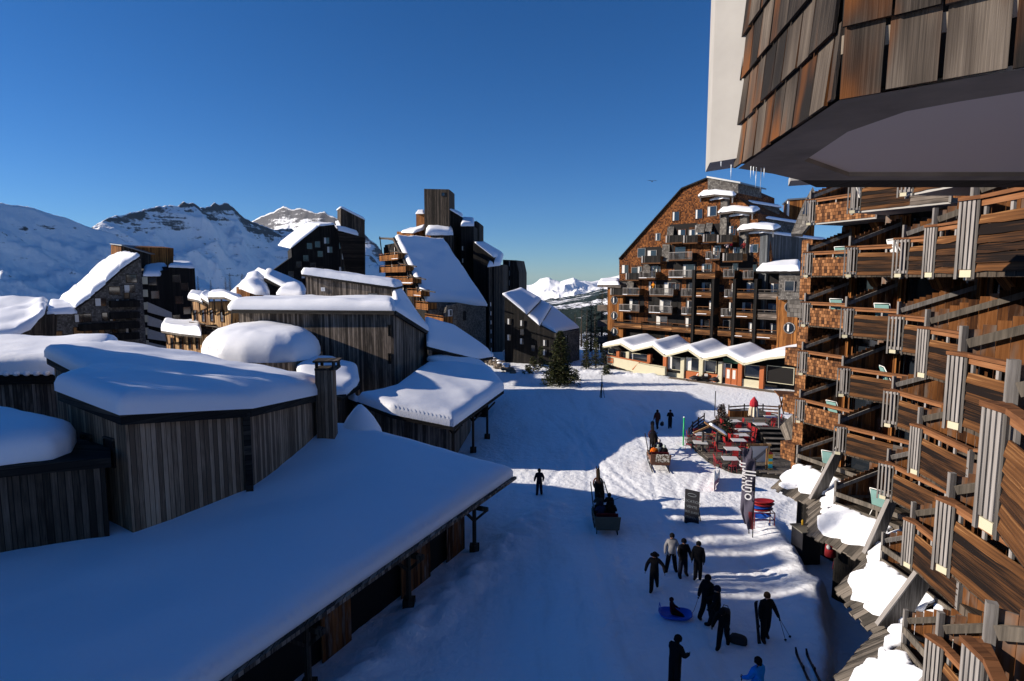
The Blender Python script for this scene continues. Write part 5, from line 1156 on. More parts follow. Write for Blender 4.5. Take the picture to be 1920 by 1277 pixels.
# reclining chairs left out on balconies
def deck_chair(i, r, s, dep, rz, label, m='teal', white=True):
    L, dr = BL[i]; inn = V((-dr.y, dr.x, 0)); inn = inn if inn.x > 0 else -inn; fl = RZ[r] - 1.05
    p = L + dr * s + inn * dep + UP * fl; t = thing('garden_chair', label, 'chair', p, rz, 'pale green folding garden chairs on the balconies')
    c, s_ = math.cos(rz), math.sin(rz); X = V((c, s_, 0)); Y = V((-s_, c, 0))
    def W(x, y, z): return p + X * x + Y * y + UP * z
    mb = MB(); mb.extr([W(-.27, -.2, .44), W(.27, -.2, .44), W(.27, .28, .40), W(-.27, .28, .40)], (0, 0, .06)); mb.build('seat', M[m], t)
    mb = MB(); mb.extr([W(-.27, .28, .42), W(.27, .28, .42), W(.27, .55, 1.22), W(-.27, .55, 1.22)], Y * .06)
    for k in range(3): mb.extr([W(-.2, .345 + k * .065, .62 + k * .2), W(.2, .345 + k * .065, .62 + k * .2), W(.2, .40 + k * .065, .76 + k * .2), W(-.2, .40 + k * .065, .76 + k * .2)], -Y * .04)
    mb.build('backrest', M[m], t)
    mb = MB()
    for x in (-.3, .3): mb.tube([W(x, -.3, .0), W(x, .25, .62), W(x, .58, 1.27)], .018, 5); mb.tube([W(x, .45, 0), W(x, -.15, .5)], .018, 5); mb.tube([W(x, -.3, .64), W(x, .3, .66)], .022, 5)
    mb.tube([W(-.3, .58, 1.27), W(.3, .58, 1.27)], .018, 5); mb.build('frame', M['white'], t, True)
    return t
for a in ((0, 1, 1.7, .7, 2.2, 'pale green garden chair on the highest balcony with a chair, far end of the crescent'), (0, 2, 1.55, .7, 2.3, 'pale green garden chair behind a shingled parapet, one floor below the highest chair'), (1, 2, 1.3, .8, 2.2, 'big pale green garden chair beside a red bucket on a planked balcony'),
          (1, 3, 2.0, .6, 1.3, 'whitish garden chair standing against the end post of a planked balcony'), (0, 4, 1.9, .6, 2.0, 'pale green garden chair showing above a low brown rail near the terrace steps'), (0, 5, 1.6, .6, 2.4, 'grey green folded garden chair on the open lowest balcony above the snowy awning'),
          (1, 5, 1.7, .7, 2.2, 'large teal garden chair beside a raking grey board on the lowest balcony'), (4, 3, 1.5, .9, 2.0, 'dark teal garden chair half hidden behind a slatted screen, far right'), (3, 5, 1.3, .8, 2.2, 'teal garden chair low down behind the nearest plain board rail'), (1, 0, .25, .5, 1.6, 'white garden chair high up under the overhead balcony'), (1, 1, 2.1, .4, 1.5, 'white slatted garden chair against a grey parapet, upper middle of the crescent')): deck_chair(*a[:5], a[5], 'teal' if 'white' not in a[5] else 'white')
L, dr = BL[1]; inn = V((-dr.y, dr.x, 0)); inn = inn if inn.x > 0 else -inn
bk_ = thing('bucket', 'red bucket beside the big pale green garden chair', 'bucket', L + dr * 1.9 + inn * .35 + UP * (RZ[2] - 1.05))
mb = MB(); mb.tube_prof(bk_.location, [(.16, .0), (.2, .8), (.21, .95), (.18, .95)], 12, 0); mb.build('pail', M['red'], bk_, True)
# ---------------------------------------------------------------- figures
CM = {}
def cloth(col, rough=.85):
    k = tuple(col)
    if k not in CM: CM[k] = plain('cloth_%d' % len(CM), col, rough, .25, 9.0, spec=.08)
    return CM[k]
SKIN = plain('skin', (.42, .22, .15), .55, .1)
def skin_bake(pts, edges, rad, root, sub=1):
    me = bpy.data.meshes.new('tmp'); me.from_pydata([tuple(p) for p in pts], edges, [])
    o = bpy.data.objects.new('tmp', me); COL.objects.link(o)
    m = o.modifiers.new('s', 'SKIN'); m.use_smooth_shade = True
    if not me.skin_vertices: 
        bmx = bmesh.new(); bmx.from_mesh(me); bmx.verts.layers.skin.verify(); bmx.to_mesh(me); bmx.free()
    sv = me.skin_vertices[0].data
    for i, r in enumerate(rad): sv[i].radius = r if isinstance(r, tuple) else (r, r); sv[i].use_root = (i == root)
    u = o.modifiers.new('u', 'SUBSURF'); u.levels = sub; u.render_levels = sub
    dg = bpy.context.evaluated_depsgraph_get(); dg.update(); ev = bpy.data.meshes.new_from_object(o.evaluated_get(dg))
    V_ = [v.co.copy() for v in ev.vertices]; F_ = [tuple(p.vertices) for p in ev.polygons]
    bpy.data.objects.remove(o); bpy.data.meshes.remove(me); bpy.data.meshes.remove(ev); return V_, F_
def segd(p, a, b):
    d = b - a; t = max(0, min(1, (p - a).dot(d) / max(d.length_squared, 1e-9))); return (p - a - d * t).length
def person(label, x, y, z, rz, h=1.78, jacket=(.01, .01, .012), trousers=(.01, .01, .012), boots=(.01, .01, .01), gloves=None, skin=True, hat=None, hair=(.02, .012, .008), hood=False, legs=(8, 6, -8, 10), armR=(5, 12, 15), armL=(5, 12, 15), lean=2, head=0, seat=None, coat=.12, group=None, brim=False, name='person', bulk=1.0, stance=.0):
    s = h / 1.78; D = math.radians
    t = V((0, math.sin(D(lean)), math.cos(D(lean)))); hd = V((0, math.sin(D(lean + head)), math.cos(D(lean + head)))); X = V((1, 0, 0))
    p0 = V((0, 0, .95)); J = {'pel': p0, 'sp': p0 + t * .2, 'ch': p0 + t * .40, 'nk': p0 + t * .565, 'h1': p0 + t * .565 + hd * .085, 'h2': p0 + t * .565 + hd * .225}
    E = [('pel', 'sp'), ('sp', 'ch'), ('ch', 'nk'), ('nk', 'h1'), ('h1', 'h2')]
    Rr = {'pel': (.175 * bulk, .14 * bulk), 'sp': (.18 * bulk, .15 * bulk), 'ch': (.205 * bulk, .155 * bulk), 'nk': .075, 'h1': (.08, .098), 'h2': (.07, .08)}
    for sd, nm, arm, hk in ((1, 'R', armR, legs[:2]), (-1, 'L', armL, legs[2:])):
        a, b, e = (D(q) for q in arm)
        sh_ = p0 + t * .485 + X * sd * .175; up_ = V((sd * math.sin(b), math.sin(a) * math.cos(b), -math.cos(a) * math.cos(b))); el = sh_ + up_ * .285
        fo = V((sd * math.sin(b) * .5 - sd * .25 * math.sin(e), math.sin(a + e), -math.cos(a + e))).normalized(); wr_ = el + fo * .25; ha = wr_ + fo * .085
        hp = p0 + X * sd * .09 - V((0, 0, .05)); k1, k2 = D(hk[0]), D(hk[0] - hk[1]); st = sd * stance
        kn = hp + V((st * .5, math.sin(k1), -math.cos(k1))).normalized() * .42; an = kn + V((st * .5, math.sin(k2), -math.cos(k2))).normalized() * .40
        fd = V((sd * .15, math.cos(min(k2, .5)), math.sin(k2) * .8 - .12)).normalized(); he = an + V((0, -.02, -.06)); to = an + fd * .19 + V((0, 0, -.05))
        for n_, p_, r_ in (('sh', sh_, .105 * bulk), ('el', el, .085 * bulk), ('wr', wr_, .064 * bulk), ('ha', ha, .045), ('hp', hp, .13), ('kn', kn, .108), ('an', an, .092), ('to', to, .055)): J[n_ + nm] = p_; Rr[n_ + nm] = r_
        E += [('ch', 'sh' + nm), ('sh' + nm, 'el' + nm), ('el' + nm, 'wr' + nm), ('wr' + nm, 'ha' + nm), ('pel', 'hp' + nm), ('hp' + nm, 'kn' + nm), ('kn' + nm, 'an' + nm), ('an' + nm, 'to' + nm)]
        J['_fd' + nm] = fo
    ks = [k for k in J if k[0] != '_']; ix = {k: i for i, k in enumerate(ks)}
    vs_, fs_ = skin_bake([J[k] for k in ks], [(ix[a], ix[b]) for a, b in E], [Rr[k] for k in ks], ix['pel'])
    if seat is None: dz = -(min(J['anR'].z, J['anL'].z) - .105)
    else: dz = seat - (J['pel'].z - .12) 
    seg = [(J[a], J[b], (0 if a in ('pel', 'sp', 'ch') and b[:2] != 'hp' or a[:2] in ('sh', 'el') else 2 if a in ('nk', 'h1') else 4 if a[:2] == 'wr' else 3 if a[:2] == 'an' else 1)) for a, b in E]
    root = thing(name, label, 'person', (x, y, z), rz, group)
    Mx = Matrix.Translation((x, y, z)) @ Matrix.Rotation(rz, 4, 'Z')
    def T(p): return Mx @ ((V(p) + V((0, 0, dz))) * s)
    if seat is not None:
        def T(p): return Mx @ (V((p[0], p[1], p[2])) * s + V((0, 0, seat - (.95 - .12) * s)))
    mb = MB(); mb.v = [T(p) for p in vs_]
    for f in fs_:
        c = sum((vs_[i] for i in f), V((0, 0, 0))) / len(f); d_ = [(segd(c, a, b) - (.02 if m in (0,) else 0), m) for a, b, m in seg]; m = min(d_)[1]
        if m == 1 and c.z > J['pel'].z - coat and seat is None: m = 0
        if m == 2 and (c - J['nk']).dot(hd) < .035: m = 0
        if m == 2 and (hood or not skin): m = 5
        mb.f.append(list(f)); mb.m.append(m)
    for nm, sd in (('R', 1), ('L', -1)):
        fo = J['_fd' + nm]; sidev = V((sd, 0, 0)); sidev = (sidev - fo * sidev.dot(fo)).normalized(); pn = fo.cross(sidev); hb = J['ha' + nm]
        for k in range(4):
            o_ = hb + pn * (k - 1.5) * .021 + fo * .015; ln = (.062, .075, .078, .066)[k]; mb.tube([T(o_), T(o_ + fo * ln * .55 - sidev * .006), T(o_ + fo * ln * .9 - sidev * .025)], [.011 * s, .0105 * s, .007 * s], 5, 4)
        o_ = hb - fo * .03 + pn * .035; mb.tube([T(o_), T(o_ + pn * .03 + fo * .025 - sidev * .01), T(o_ + pn * .035 + fo * .055 - sidev * .015)], [.014 * s, .012 * s, .008 * s], 5, 4)
    fw = V((0, math.cos(D(lean + head)), -math.sin(D(lean + head)))); hc = J['h1'] + hd * .04
    if skin and not hood:
        mb.tube([T(hc + fw * .085 + hd * .02), T(hc + fw * .118 - hd * .015)], [.008 * s, .016 * s], 5, 2)
        for sd in (1, -1):
            mb.ball(T(hc + fw * .088 + hd * .022 + X * sd * .034), .012 * s, 6, 4, 5); mb.ball(T(hc + X * sd * .088 - fw * .005), .026 * s, 6, 4, 2, (.4, .8, 1.1))
        mb.obox(T(hc + fw * .086 - hd * .048 - X * .024), Mx.to_3x3() @ (X * .048 * s), Mx.to_3x3() @ (fw * .008 * s), Mx.to_3x3() @ (hd * .008 * s), 5)
    g_ = gloves or jacket
    mb.build('body', [cloth(jacket), cloth(trousers), SKIN, cloth(boots), cloth(g_), cloth(jacket if hood else hair)], root, True)
    m2 = MB(); top = J['h1'] + hd * .085 - fw * .008
    for i in range(5):
        pass
    rr_ = .118 if (hat or hood) else .112; prof_ = [(rr_ * .98, -.06), (rr_ * 1.02, .0), (rr_ * .9, .06), (rr_ * .55, .1), (.02, .115)]
    n = 10; base = len(m2.v); ax = fw; bx = X
    for r_, zz_ in prof_:
        for k in range(n):
            a_ = 2 * PI * k / n; lowr = -.05 * max(0, -math.sin(a_)) if zz_ < 0 else 0; m2.v.append(T(top + bx * math.cos(a_) * r_ + ax * math.sin(a_) * r_ * 1.12 + hd * (zz_ + lowr)))
    for i in range(len(prof_) - 1):
        for k in range(n): k2 = (k + 1) % n; m2.f.append([i * n + k, i * n + k2, (i + 1) * n + k2, (i + 1) * n + k]); m2.m.append(0)
    m2.f.append([(len(prof_) - 1) * n + k for k in range(n)]); m2.m.append(0)
    if brim: 
        q = [T(top + bx * math.cos(2 * PI * k / 12) * .2 + ax * math.sin(2 * PI * k / 12) * .2 - hd * .035) for k in range(12)]; m2.extr(q, Mx.to_3x3() @ (hd * .02))
    m2.build('hat' if hat or brim else 'hood' if hood else 'hair', cloth(hat or (jacket if hood else hair)), root, True)
    root['_T'] = 0
    return root, (lambda k: T(J[k])), T
def gp_(u, v):
    """point on the snow under a pixel"""
    p = G(u, v, 0)
    for _ in range(6): p = G(u, v, gz(p.x, p.y))
    return p
BK = (.009, .009, .011); NV = (.008, .011, .022)
def stand(u, v, label, rz, **k):
    p = gp_(u, v); return person(label, p.x, p.y, p.z, rz, **k)
W_ = (3, 4, -3, 4)
stand(1011, 929, 'man in a navy jacket standing alone at the left edge of the sunlit strip', .15, h=1.82, jacket=NV, trousers=(.008, .012, .025), legs=W_, armR=(-5, 22, 40), armL=(-5, 22, 40), stance=.16)
stand(1232, 804, 'person in a brown coat walking away with a bag in each hand', .2, h=1.86, jacket=(.075, .028, .02), trousers=(.02, .015, .015), legs=(16, 6, -14, 22), armR=(0, 16, 8), armL=(0, 20, 8), coat=.3)
stand(1256, 803, 'slim person in black walking beside the brown coated one, arms folded', 2.9, h=1.8, jacket=BK, trousers=NV, legs=(6, 2, -6, 8), armR=(20, 18, 90), armL=(20, 18, 90), coat=.25)
stand(1226, 1107, 'walking person in a brimmed hat and dark overalls with both arms swung out', PI - .35, h=1.74, jacket=BK, trousers=BK, legs=(18, 6, -16, 26), armR=(4, 30, 12), armL=(8, 48, 25), brim=True, hat=BK)
stand(1258, 1072, 'man in a pale grey jacket and dark trousers, leftmost of the three standing together', PI - .1, h=1.86, jacket=(.34, .33, .33), trousers=BK, legs=W_, armR=(-4, 20, 25), armL=(6, 20, 30), hair=BK, stance=.3)
stand(1280, 1081, 'person in a black jacket with feet apart, middle of the three standing together', PI + .2, h=1.8, jacket=BK, trousers=NV, legs=(8, 4, -6, 4), armR=(10, 18, 35), armL=(10, 18, 30), stance=.28, hat=BK)
stand(1308, 1086, 'person in a bulky dark parka, rightmost of the three standing together', PI - .5, h=1.76, jacket=BK, trousers=BK, legs=(6, 3, -4, 6), armR=(6, 14, 30), armL=(0, 12, 8), bulk=1.12, coat=.28, hat=BK)
pu, puJ, _ = stand(1324, 1163, 'hooded person in a long dark jacket towing the blue sledge', -1.0, h=1.84, jacket=BK, trousers=BK, legs=(14, 5, -12, 18), armR=(0, 14, 10), armL=(-18, 14, 5), hood=True, bulk=1.12, coat=.26)
stand(1343, 1182, 'person in dark ski wear stepping forward just behind the one with the rucksack', 1.1, h=1.8, jacket=BK, trousers=BK, legs=(24, 8, -22, 26), armR=(25, 14, 45), armL=(10, 14, 30), coat=.18, hat=NV)
kn, knJ, knT = stand(1356, 1212, 'person with a rucksack bending towards the boots and bag on the snow', PI - .6, h=1.74, jacket=BK, trousers=BK, legs=(30, 12, -14, 20), armR=(50, 12, 20), armL=(50, 12, 20), lean=26, head=14, hat=BK)
sk_, skJ, skT = stand(1434, 1200, 'skier in a dark suit holding upright skis in one hand and poles in the other', PI + .15, h=1.84, jacket=BK, trousers=BK, boots=(.05, .02, .015), legs=(10, 6, -8, 10), armR=(4, 16, 10), armL=(10, 24, 40), coat=.16, stance=.12)
ld, ldJ, _ = person('tall hooded person in black looking down at their hands, nearest on the left', *(lambda p: (p.x, p.y, p.z))(gp_(1264, 1296)), -.9, h=1.86, jacket=BK, trousers=BK, legs=W_, armR=(20, 10, 60), armL=(20, 10, 60), hood=True, lean=5, head=24, coat=.2, bulk=1.05)
bj, bjJ, bjT = person('skier in a bright blue jacket seen from behind at the bottom edge', *(lambda p: (p.x, p.y, p.z))(gp_(1418, 1338)), .45, h=1.8, jacket=(.02, .27, .8), trousers=(.03, .03, .035), legs=W_, armR=(14, 14, 45), armL=(14, 18, 45), coat=.1, hair=BK, gloves=BK)
hb_, _, _ = person('person whose dark head alone shows at the bottom edge', *(lambda p: (p.x, p.y, p.z))(gp_(1331, 1392)), .2, h=1.72, jacket=BK, trousers=BK, hat=BK)
def boxbag(name, label, cat, p, size, rz, mt, strap=True):
    t = thing(name, label, cat, p, rz); c, s = math.cos(rz), math.sin(rz); mb = MB(); sx, sy, sz = size; Mx = Matrix.Translation(p) @ Matrix.Rotation(rz, 4, 'Z')
    n = 10; vs = []; prf = [(.82, 0), (1, .12), (1, .7), (.8, .95), (.4, 1.0)]
    for k, zz_ in prf:
        for i in range(n):
            a = 2 * PI * i / n; ca, sa = math.cos(a), math.sin(a); e = .55; vs.append(Mx @ V((math.copysign(abs(ca) ** e, ca) * sx / 2 * k, math.copysign(abs(sa) ** e, sa) * sy / 2 * k, zz_ * sz)))
    fs = [(i * n + k, i * n + (k + 1) % n, (i + 1) * n + (k + 1) % n, (i + 1) * n + k) for i in range(4) for k in range(n)] + [tuple(range(n))[::-1], tuple(4 * n + k for k in range(n))]
    mb.mesh(vs, fs); mb.build('bag_body', mt, t, True)
    if strap:
        mb = MB(); mb.tube([Mx @ V((-sx * .3, 0, sz * .97)), Mx @ V((-sx * .2, 0, sz * 1.2)), Mx @ V((sx * .2, 0, sz * 1.2)), Mx @ V((sx * .3, 0, sz * .97))], .014, 5); mb.build('handle', M['ink'], t)
        mb = MB(); mb.obox(Mx @ V((-sx * .3, sy * .46, sz * .2)), (Mx.to_3x3() @ V((sx * .6, 0, 0))), Mx.to_3x3() @ V((0, sy * .12, 0)), V((0, 0, sz * .4))); mb.build('pocket', mt, t)
    return t
p = gp_(1232, 804); boxbag('travel_bag', 'black holdall in the left hand of the person in the brown coat', 'bag', V((p.x - .45, p.y - .05, .3)), (.6, .3, .42), 1.2, M['ink'])
boxbag('travel_bag', 'black shoulder bag at the right side of the person in the brown coat', 'bag', V((p.x + .45, p.y - .1, .32)), (.5, .28, .36), 1.0, M['ink'])
q = knT((0, -.2, 1.05)); boxbag('rucksack', 'black rucksack on the back of the bending person', 'rucksack', knT((0, -.13, 1.0)) - V((0, 0, .02)), (.36, .26, .5), PI - .6, M['ink'])
p = gp_(1384, 1206); boxbag('rucksack', 'dark striped rucksack lying on the snow beside the bending person', 'rucksack', p, (.62, .36, .3), -.5, plain('striped_bag', (.03, .028, .028), .8, .5, 4))
# skis, poles
def ski_pair(label, p, dr, up, L=1.7, name='pair_of_skis', gap=.09, mt=None):
    t = thing(name, label, 'skis', p); dr = V(dr).normalized(); up = V(up); sd = dr.cross(up).normalized(); up = sd.cross(dr).normalized()
    for k in (-1, 1):
        mb = MB(); o_ = V(p) + sd * k * gap / 2; n = 12; vs = []
        for i in range(n + 1):
            s = i / n; c = o_ + dr * (s - .5) * L + up * (.16 * max(0, (s - .86) / .14) ** 2 + .03 * max(0, (.06 - s) / .06)); w = .036 + .014 * abs(2 * s - 1) ** 2
            if s > .95: w *= .55
            for a_, b_ in ((-1, 0), (1, 0), (1, 1), (-1, 1)): vs.append(c + sd * a_ * w + up * b_ * .014)
        fs = [(i * 4 + j, i * 4 + (j + 1) % 4, (i + 1) * 4 + (j + 1) % 4, (i + 1) * 4 + j) for i in range(n) for j in range(4)] + [(3, 2, 1, 0), tuple(n * 4 + j for j in range(4))]
        mb.mesh(vs, fs); mb.build('ski', mt or M['ink'], t)
        mb = MB(); mb.obox(o_ - dr * .14 - sd * .03 + up * .014, dr * .26, sd * .06, up * .05); mb.obox(o_ - dr * .2 - sd * .035 + up * .014, dr * .09, sd * .07, up * .09); mb.build('binding', M['dmetal'], t)
    return t
h_ = skJ('haR'); ski_pair('upright pair of skis held at the side of the dark suited skier', h_ + V((-.14, -.06, .0)), (-.12, .02, 1), (0, -1, 0), 1.72, gap=.03)
def pole(label, a, b, mt='dmetal', name='ski_pole'):
    t = thing(name, label, 'ski pole', b); a, b = V(a), V(b); d_ = (b - a).normalized(); mb = MB(); mb.tube([a, b], .009, 6); mb.build('shaft', M[mt], t); mb = MB(); mb.tube([a - d_ * .07, a + d_ * .1], .018, 6); mb.build('grip', M['ink'], t)
    mb = MB(); mb.tube([b - d_ * .09, b - d_ * .075], .05, 8); mb.build('basket', M['ink'], t); return t
h_ = skJ('haL'); pole('ski pole slanting back from the skier with upright skis, the nearer of two', h_, V((h_.x + .28, h_.y - .02, gz(h_.x + .3, h_.y) + .02))); pole('ski pole slanting back from the skier with upright skis, reaching farther right', h_ + V((.01, .03, 0)), V((h_.x + .52, h_.y + .12, gz(h_.x + .5, h_.y) + .02)))
h_ = bjJ('haL'); pole('ski pole planted by the skier in the bright blue jacket', h_, V((h_.x - .1, h_.y + .05, gz(h_.x, h_.y))))
p = gp_(1514, 1252); dd = (gp_(1500, 1222) - gp_(1532, 1290)).normalized(); ski_pair('pair of dark skis lying side by side on the snow at lower right', p + V((0, 0, .03)), dd, UP, 1.75, gap=.34)
# child on the blue sledge
p = gp_(1266, 1157); cs = thing('plastic_sledge', 'blue plastic sledge being towed across the shaded snow', 'sledge', p, -.12); Mx = Matrix.Translation(p) @ Matrix.Rotation(-.12, 4, 'Z'); mb = MB(); prf = [(.3, .5, .03), (.36, .6, .1), (.4, .66, .2), (.37, .62, .2), (.3, .52, .09)]; n = 16; vs = []
for (a_, b_, zz_) in prf:
    for k in range(n): th = 2 * PI * k / n; ca, sa = math.cos(th), math.sin(th); vs.append(Mx @ V((math.copysign(abs(ca) ** .6, ca) * b_, math.copysign(abs(sa) ** .6, sa) * a_, zz_)))
mb.mesh(vs, [(i * n + k, i * n + (k + 1) % n, (i + 1) * n + (k + 1) % n, (i + 1) * n + k) for i in range(4) for k in range(n)] + [tuple(4 * n + k for k in range(n)), tuple(range(n))[::-1]]); mb.build('hull', M['blue'], cs, True)
mb = MB(); mb.tube([Mx @ V((-.6, -.28, .2)), Mx @ V((-.58, -.26, .42)), Mx @ V((-.58, .26, .42)), Mx @ V((-.6, .28, .2))], .016, 6); mb.build('back_hoop', M['blue'], cs)
person('child in a dark red hooded suit sitting on the blue sledge', *(Mx @ V((-.12, 0, 0))), -PI / 2 - .12, h=1.2, jacket=(.05, .008, .012), trousers=BK, hood=True, legs=(78, 20, 78, 24), armR=(30, 12, 30), armL=(30, 12, 30), seat=.16, lean=-4)
rp_ = thing('tow_rope', 'thin tow rope from the blue sledge to the hooded person', 'rope', Mx @ V((.62, 0, .18))); mb = MB(); a_, b_ = Mx @ V((.62, 0, .18)), puJ('haL'); mb.tube([a_, a_.lerp(b_, .35) - UP * .12, a_.lerp(b_, .7) - UP * .1, b_], .008, 5); mb.build('cord', M['dred'], rp_)
# ---------------------------------------------------------------- horses and sleighs
def horse(label, x, y, z, rz, coat_, sc=1.0, mane=(.01, .008, .006)):
    J = {'rump': (0, -.72, 1.28), 'loin': (0, -.35, 1.30), 'barrel': (0, .08, 1.2), 'chest': (0, .52, 1.2), 'wither': (0, .62, 1.36), 'nk': (0, .86, 1.62), 'poll': (0, 1.05, 1.92), 'face': (0, 1.24, 1.74), 'muz': (0, 1.40, 1.52)}
    E = [('rump', 'loin'), ('loin', 'barrel'), ('barrel', 'chest'), ('chest', 'wither'), ('wither', 'nk'), ('nk', 'poll'), ('poll', 'face'), ('face', 'muz')]
    Rr = {'rump': (.27, .28), 'loin': (.27, .28), 'barrel': (.31, .33), 'chest': (.27, .31), 'wither': (.15, .22), 'nk': (.11, .2), 'poll': (.1, .13), 'face': (.085, .11), 'muz': (.065, .075)}
    for sd, nm in ((1, 'R'), (-1, 'L')):
        o_ = .12 * sd
        for n_, p_, r_ in (('st', (sd * .15, -.76, 1.0), .16), ('hk', (sd * .16, -.92 + o_, .55), .075), ('hf', (sd * .16, -.80 + o_, .16), .055), ('hh', (sd * .16, -.74 + o_, .05), .07), ('el', (sd * .14, .5, .9), .12), ('kn', (sd * .14, .56 - o_, .5), .068), ('ff', (sd * .14, .50 - o_ * 1.5, .16), .052), ('fh', (sd * .14, .55 - o_ * 1.5, .05), .068)): J[n_ + nm] = p_; Rr[n_ + nm] = r_
        E += [('rump', 'st' + nm), ('st' + nm, 'hk' + nm), ('hk' + nm, 'hf' + nm), ('hf' + nm, 'hh' + nm), ('chest', 'el' + nm), ('el' + nm, 'kn' + nm), ('kn' + nm, 'ff' + nm), ('ff' + nm, 'fh' + nm)]
    ks = list(J); ix = {k: i for i, k in enumerate(ks)}; vs_, fs_ = skin_bake([V(J[k]) for k in ks], [(ix[a], ix[b]) for a, b in E], [Rr[k] for k in ks], ix['barrel'])
    root = thing('horse', label, 'horse', (x, y, z), rz); Mx = Matrix.Translation((x, y, z)) @ Matrix.Rotation(rz, 4, 'Z') @ Matrix.Scale(sc, 4); T = lambda p: Mx @ V(p)
    mb = MB(); mb.v = [T(p) for p in vs_]
    for f in fs_:
        c = sum((vs_[i] for i in f), V((0, 0, 0))) / len(f); mb.f.append(list(f)); mb.m.append(1 if c.z < .1 or (c.y > 1.33 and c.z < 1.62) else 0)
    for sd in (1, -1): mb.tube([T((sd * .07, 1.03, 1.99)), T((sd * .085, 1.03, 2.1)), T((sd * .08, 1.06, 2.2))], [.045 * sc, .04 * sc, .006 * sc], 6, 0)
    mb.build('body', [cloth(coat_), cloth((.012, .01, .009))], root, True)
    mb = MB()
    for k in range(7): t_ = k / 6; a_ = V((0, .56, 1.56)).lerp(V((0, .98, 2.04)), t_); mb.tube([T(a_), T(a_ + V((.08, -.07, -.06))), T(a_ + V((.13, -.08, -.24)))], [.05 * sc, .05 * sc, .012 * sc], 5)
    mb.build('mane', cloth(mane), root, True); mb = MB(); mb.tube([T((0, -.97, 1.36)), T((0, -1.12, 1.2)), T((0, -1.14, .8)), T((0, -1.08, .45))], [.05 * sc, .085 * sc, .08 * sc, .02 * sc], 8); mb.build('tail', cloth(mane), root, True)
    mb = MB(); ring = [T((math.cos(2 * PI * k / 14) * .3, .6 + .1 * math.sin(2 * PI * k / 14), 1.18 + .36 * math.sin(2 * PI * k / 14))) for k in range(15)]; mb.tube(ring, .055 * sc, 6, 0, False); mb.build('collar', cloth((.09, .025, .012)), root, True)
    mb = MB(); mb.obox(T((-.34, -.12, 1.5)), Mx.to_3x3() @ V((.68, 0, 0)), Mx.to_3x3() @ V((0, .12, 0)), Mx.to_3x3() @ V((0, 0, .035))); mb.build('harness', M['ink'], root)
    return root
def sleigh(label, x, y, z, rz, pan, sc=1.0):
    t = thing('sleigh', label, 'sleigh', (x, y, z), rz); Mx = Matrix.Translation((x, y, z)) @ Matrix.Rotation(rz, 4, 'Z') @ Matrix.Scale(sc, 4); T = lambda p: Mx @ V(p); R3 = Mx.to_3x3()
    B = lambda mb, o_, s_, m=0: mb.obox(T(o_), R3 @ V((s_[0], 0, 0)), R3 @ V((0, s_[1], 0)), R3 @ V((0, 0, s_[2])), m)
    mb = MB(); B(mb, (-.6, 0, .42), (1.2, 2.5, .08)); mb.build('floor', M['plank'], t)
    mb = MB(); mb.extr([T((-.62, -.02, .45)), T((.62, -.02, .45)), T((.68, -.16, 1.2)), T((-.68, -.16, 1.2))], R3 @ V((0, .06, 0))); mb.build('rear_panel', pan, t)
    for sd in (-1, 1):
        mb = MB(); mb.extr([T((sd * .6, 0, .45)), T((sd * .6, 2.4, .45)), T((sd * .62, 2.5, .75)), T((sd * .64, 1.5, .72)), T((sd * .66, -.14, 1.1))], R3 @ V((-sd * .05, 0, 0))); mb.build('side_panel', pan, t)
        mb = MB(); mb.tube([T((sd * .56, -.35, .05)), T((sd * .56, .3, .04)), T((sd * .56, 2.2, .04)), T((sd * .56, 2.75, .16)), T((sd * .56, 3.0, .42))], .035 * sc, 6); 
        for yy in (.2, 1.2, 2.1): mb.tube([T((sd * .56, yy, .05)), T((sd * .54, yy, .43))], .03 * sc, 6)
        mb.build('runner', M['dmetal'], t)
        mb = MB(); mb.tube([T((sd * .5, 2.5, .5)), T((sd * .5, 3.4, .8)), T((sd * .42, 5.6, 1.1))], .032 * sc, 6); mb.build('shaft', M['fascia'], t)
    for yy, zz_ in ((.35, .8), (1.5, .82)):
        mb = MB(); B(mb, (-.58, yy, zz_), (1.16, .42, .08)); B(mb, (-.58, yy, .5), (1.16, .05, zz_ - .5)); mb.extr([T((-.58, yy - .02, zz_ + .08)), T((.58, yy - .02, zz_ + .08)), T((.58, yy - .12, zz_ + .45)), T((-.58, yy - .12, zz_ + .45))], R3 @ V((0, .05, 0))); mb.build('bench', M['dred'] if yy < 1 else M['fascia'], t)
    return T
p = gp_(1139, 1004); rz = -.045; T = sleigh('dark sleigh with a grey canvas rear panel, nearer of the two sleighs', p.x, p.y, 0, rz, plain('grey_canvas', (.11, .105, .075), .9), 1.05)
q = T((0, 4.6, 0)); horse('brown horse with a chestnut collar pulling the nearer sleigh, ears pricked in the sun', q.x, q.y, 0, rz, (.022, .012, .008), 1.02)
for (lx, ly, st, j, l, ht) in ((-.3, .62, .9, (.012, .03, .07), 'passenger in a dark blue jacket on the left of the nearer sleigh rear bench', NV), (.3, .62, .9, BK, 'passenger in black on the right of the nearer sleigh rear bench', BK), (-.3, 1.75, .93, (.06, .06, .055), 'passenger in a grey jacket on the left front seat of the nearer sleigh', BK), (.28, 1.78, .95, BK, 'driver in black holding a whip on the nearer sleigh', BK)):
    a_ = T((lx, ly, 0)); dv, dvJ, _ = person(l, a_.x, a_.y, a_.z, rz, h=1.76, jacket=j, trousers=BK, legs=(80, 75, 80, 75), armR=(30, 14, 50), armL=(30, 14, 50), seat=st, hat=ht)
t = thing('whip', 'thin whip sticking out from the driver of the nearer sleigh', 'whip', dvJ('haR')); mb = MB(); mb.tube([dvJ('haR'), dvJ('haR') + V((.55, .25, .12)), dvJ('haR') + V((1.0, .4, .14))], .012, 5); mb.build('stick', M['ink'], t)
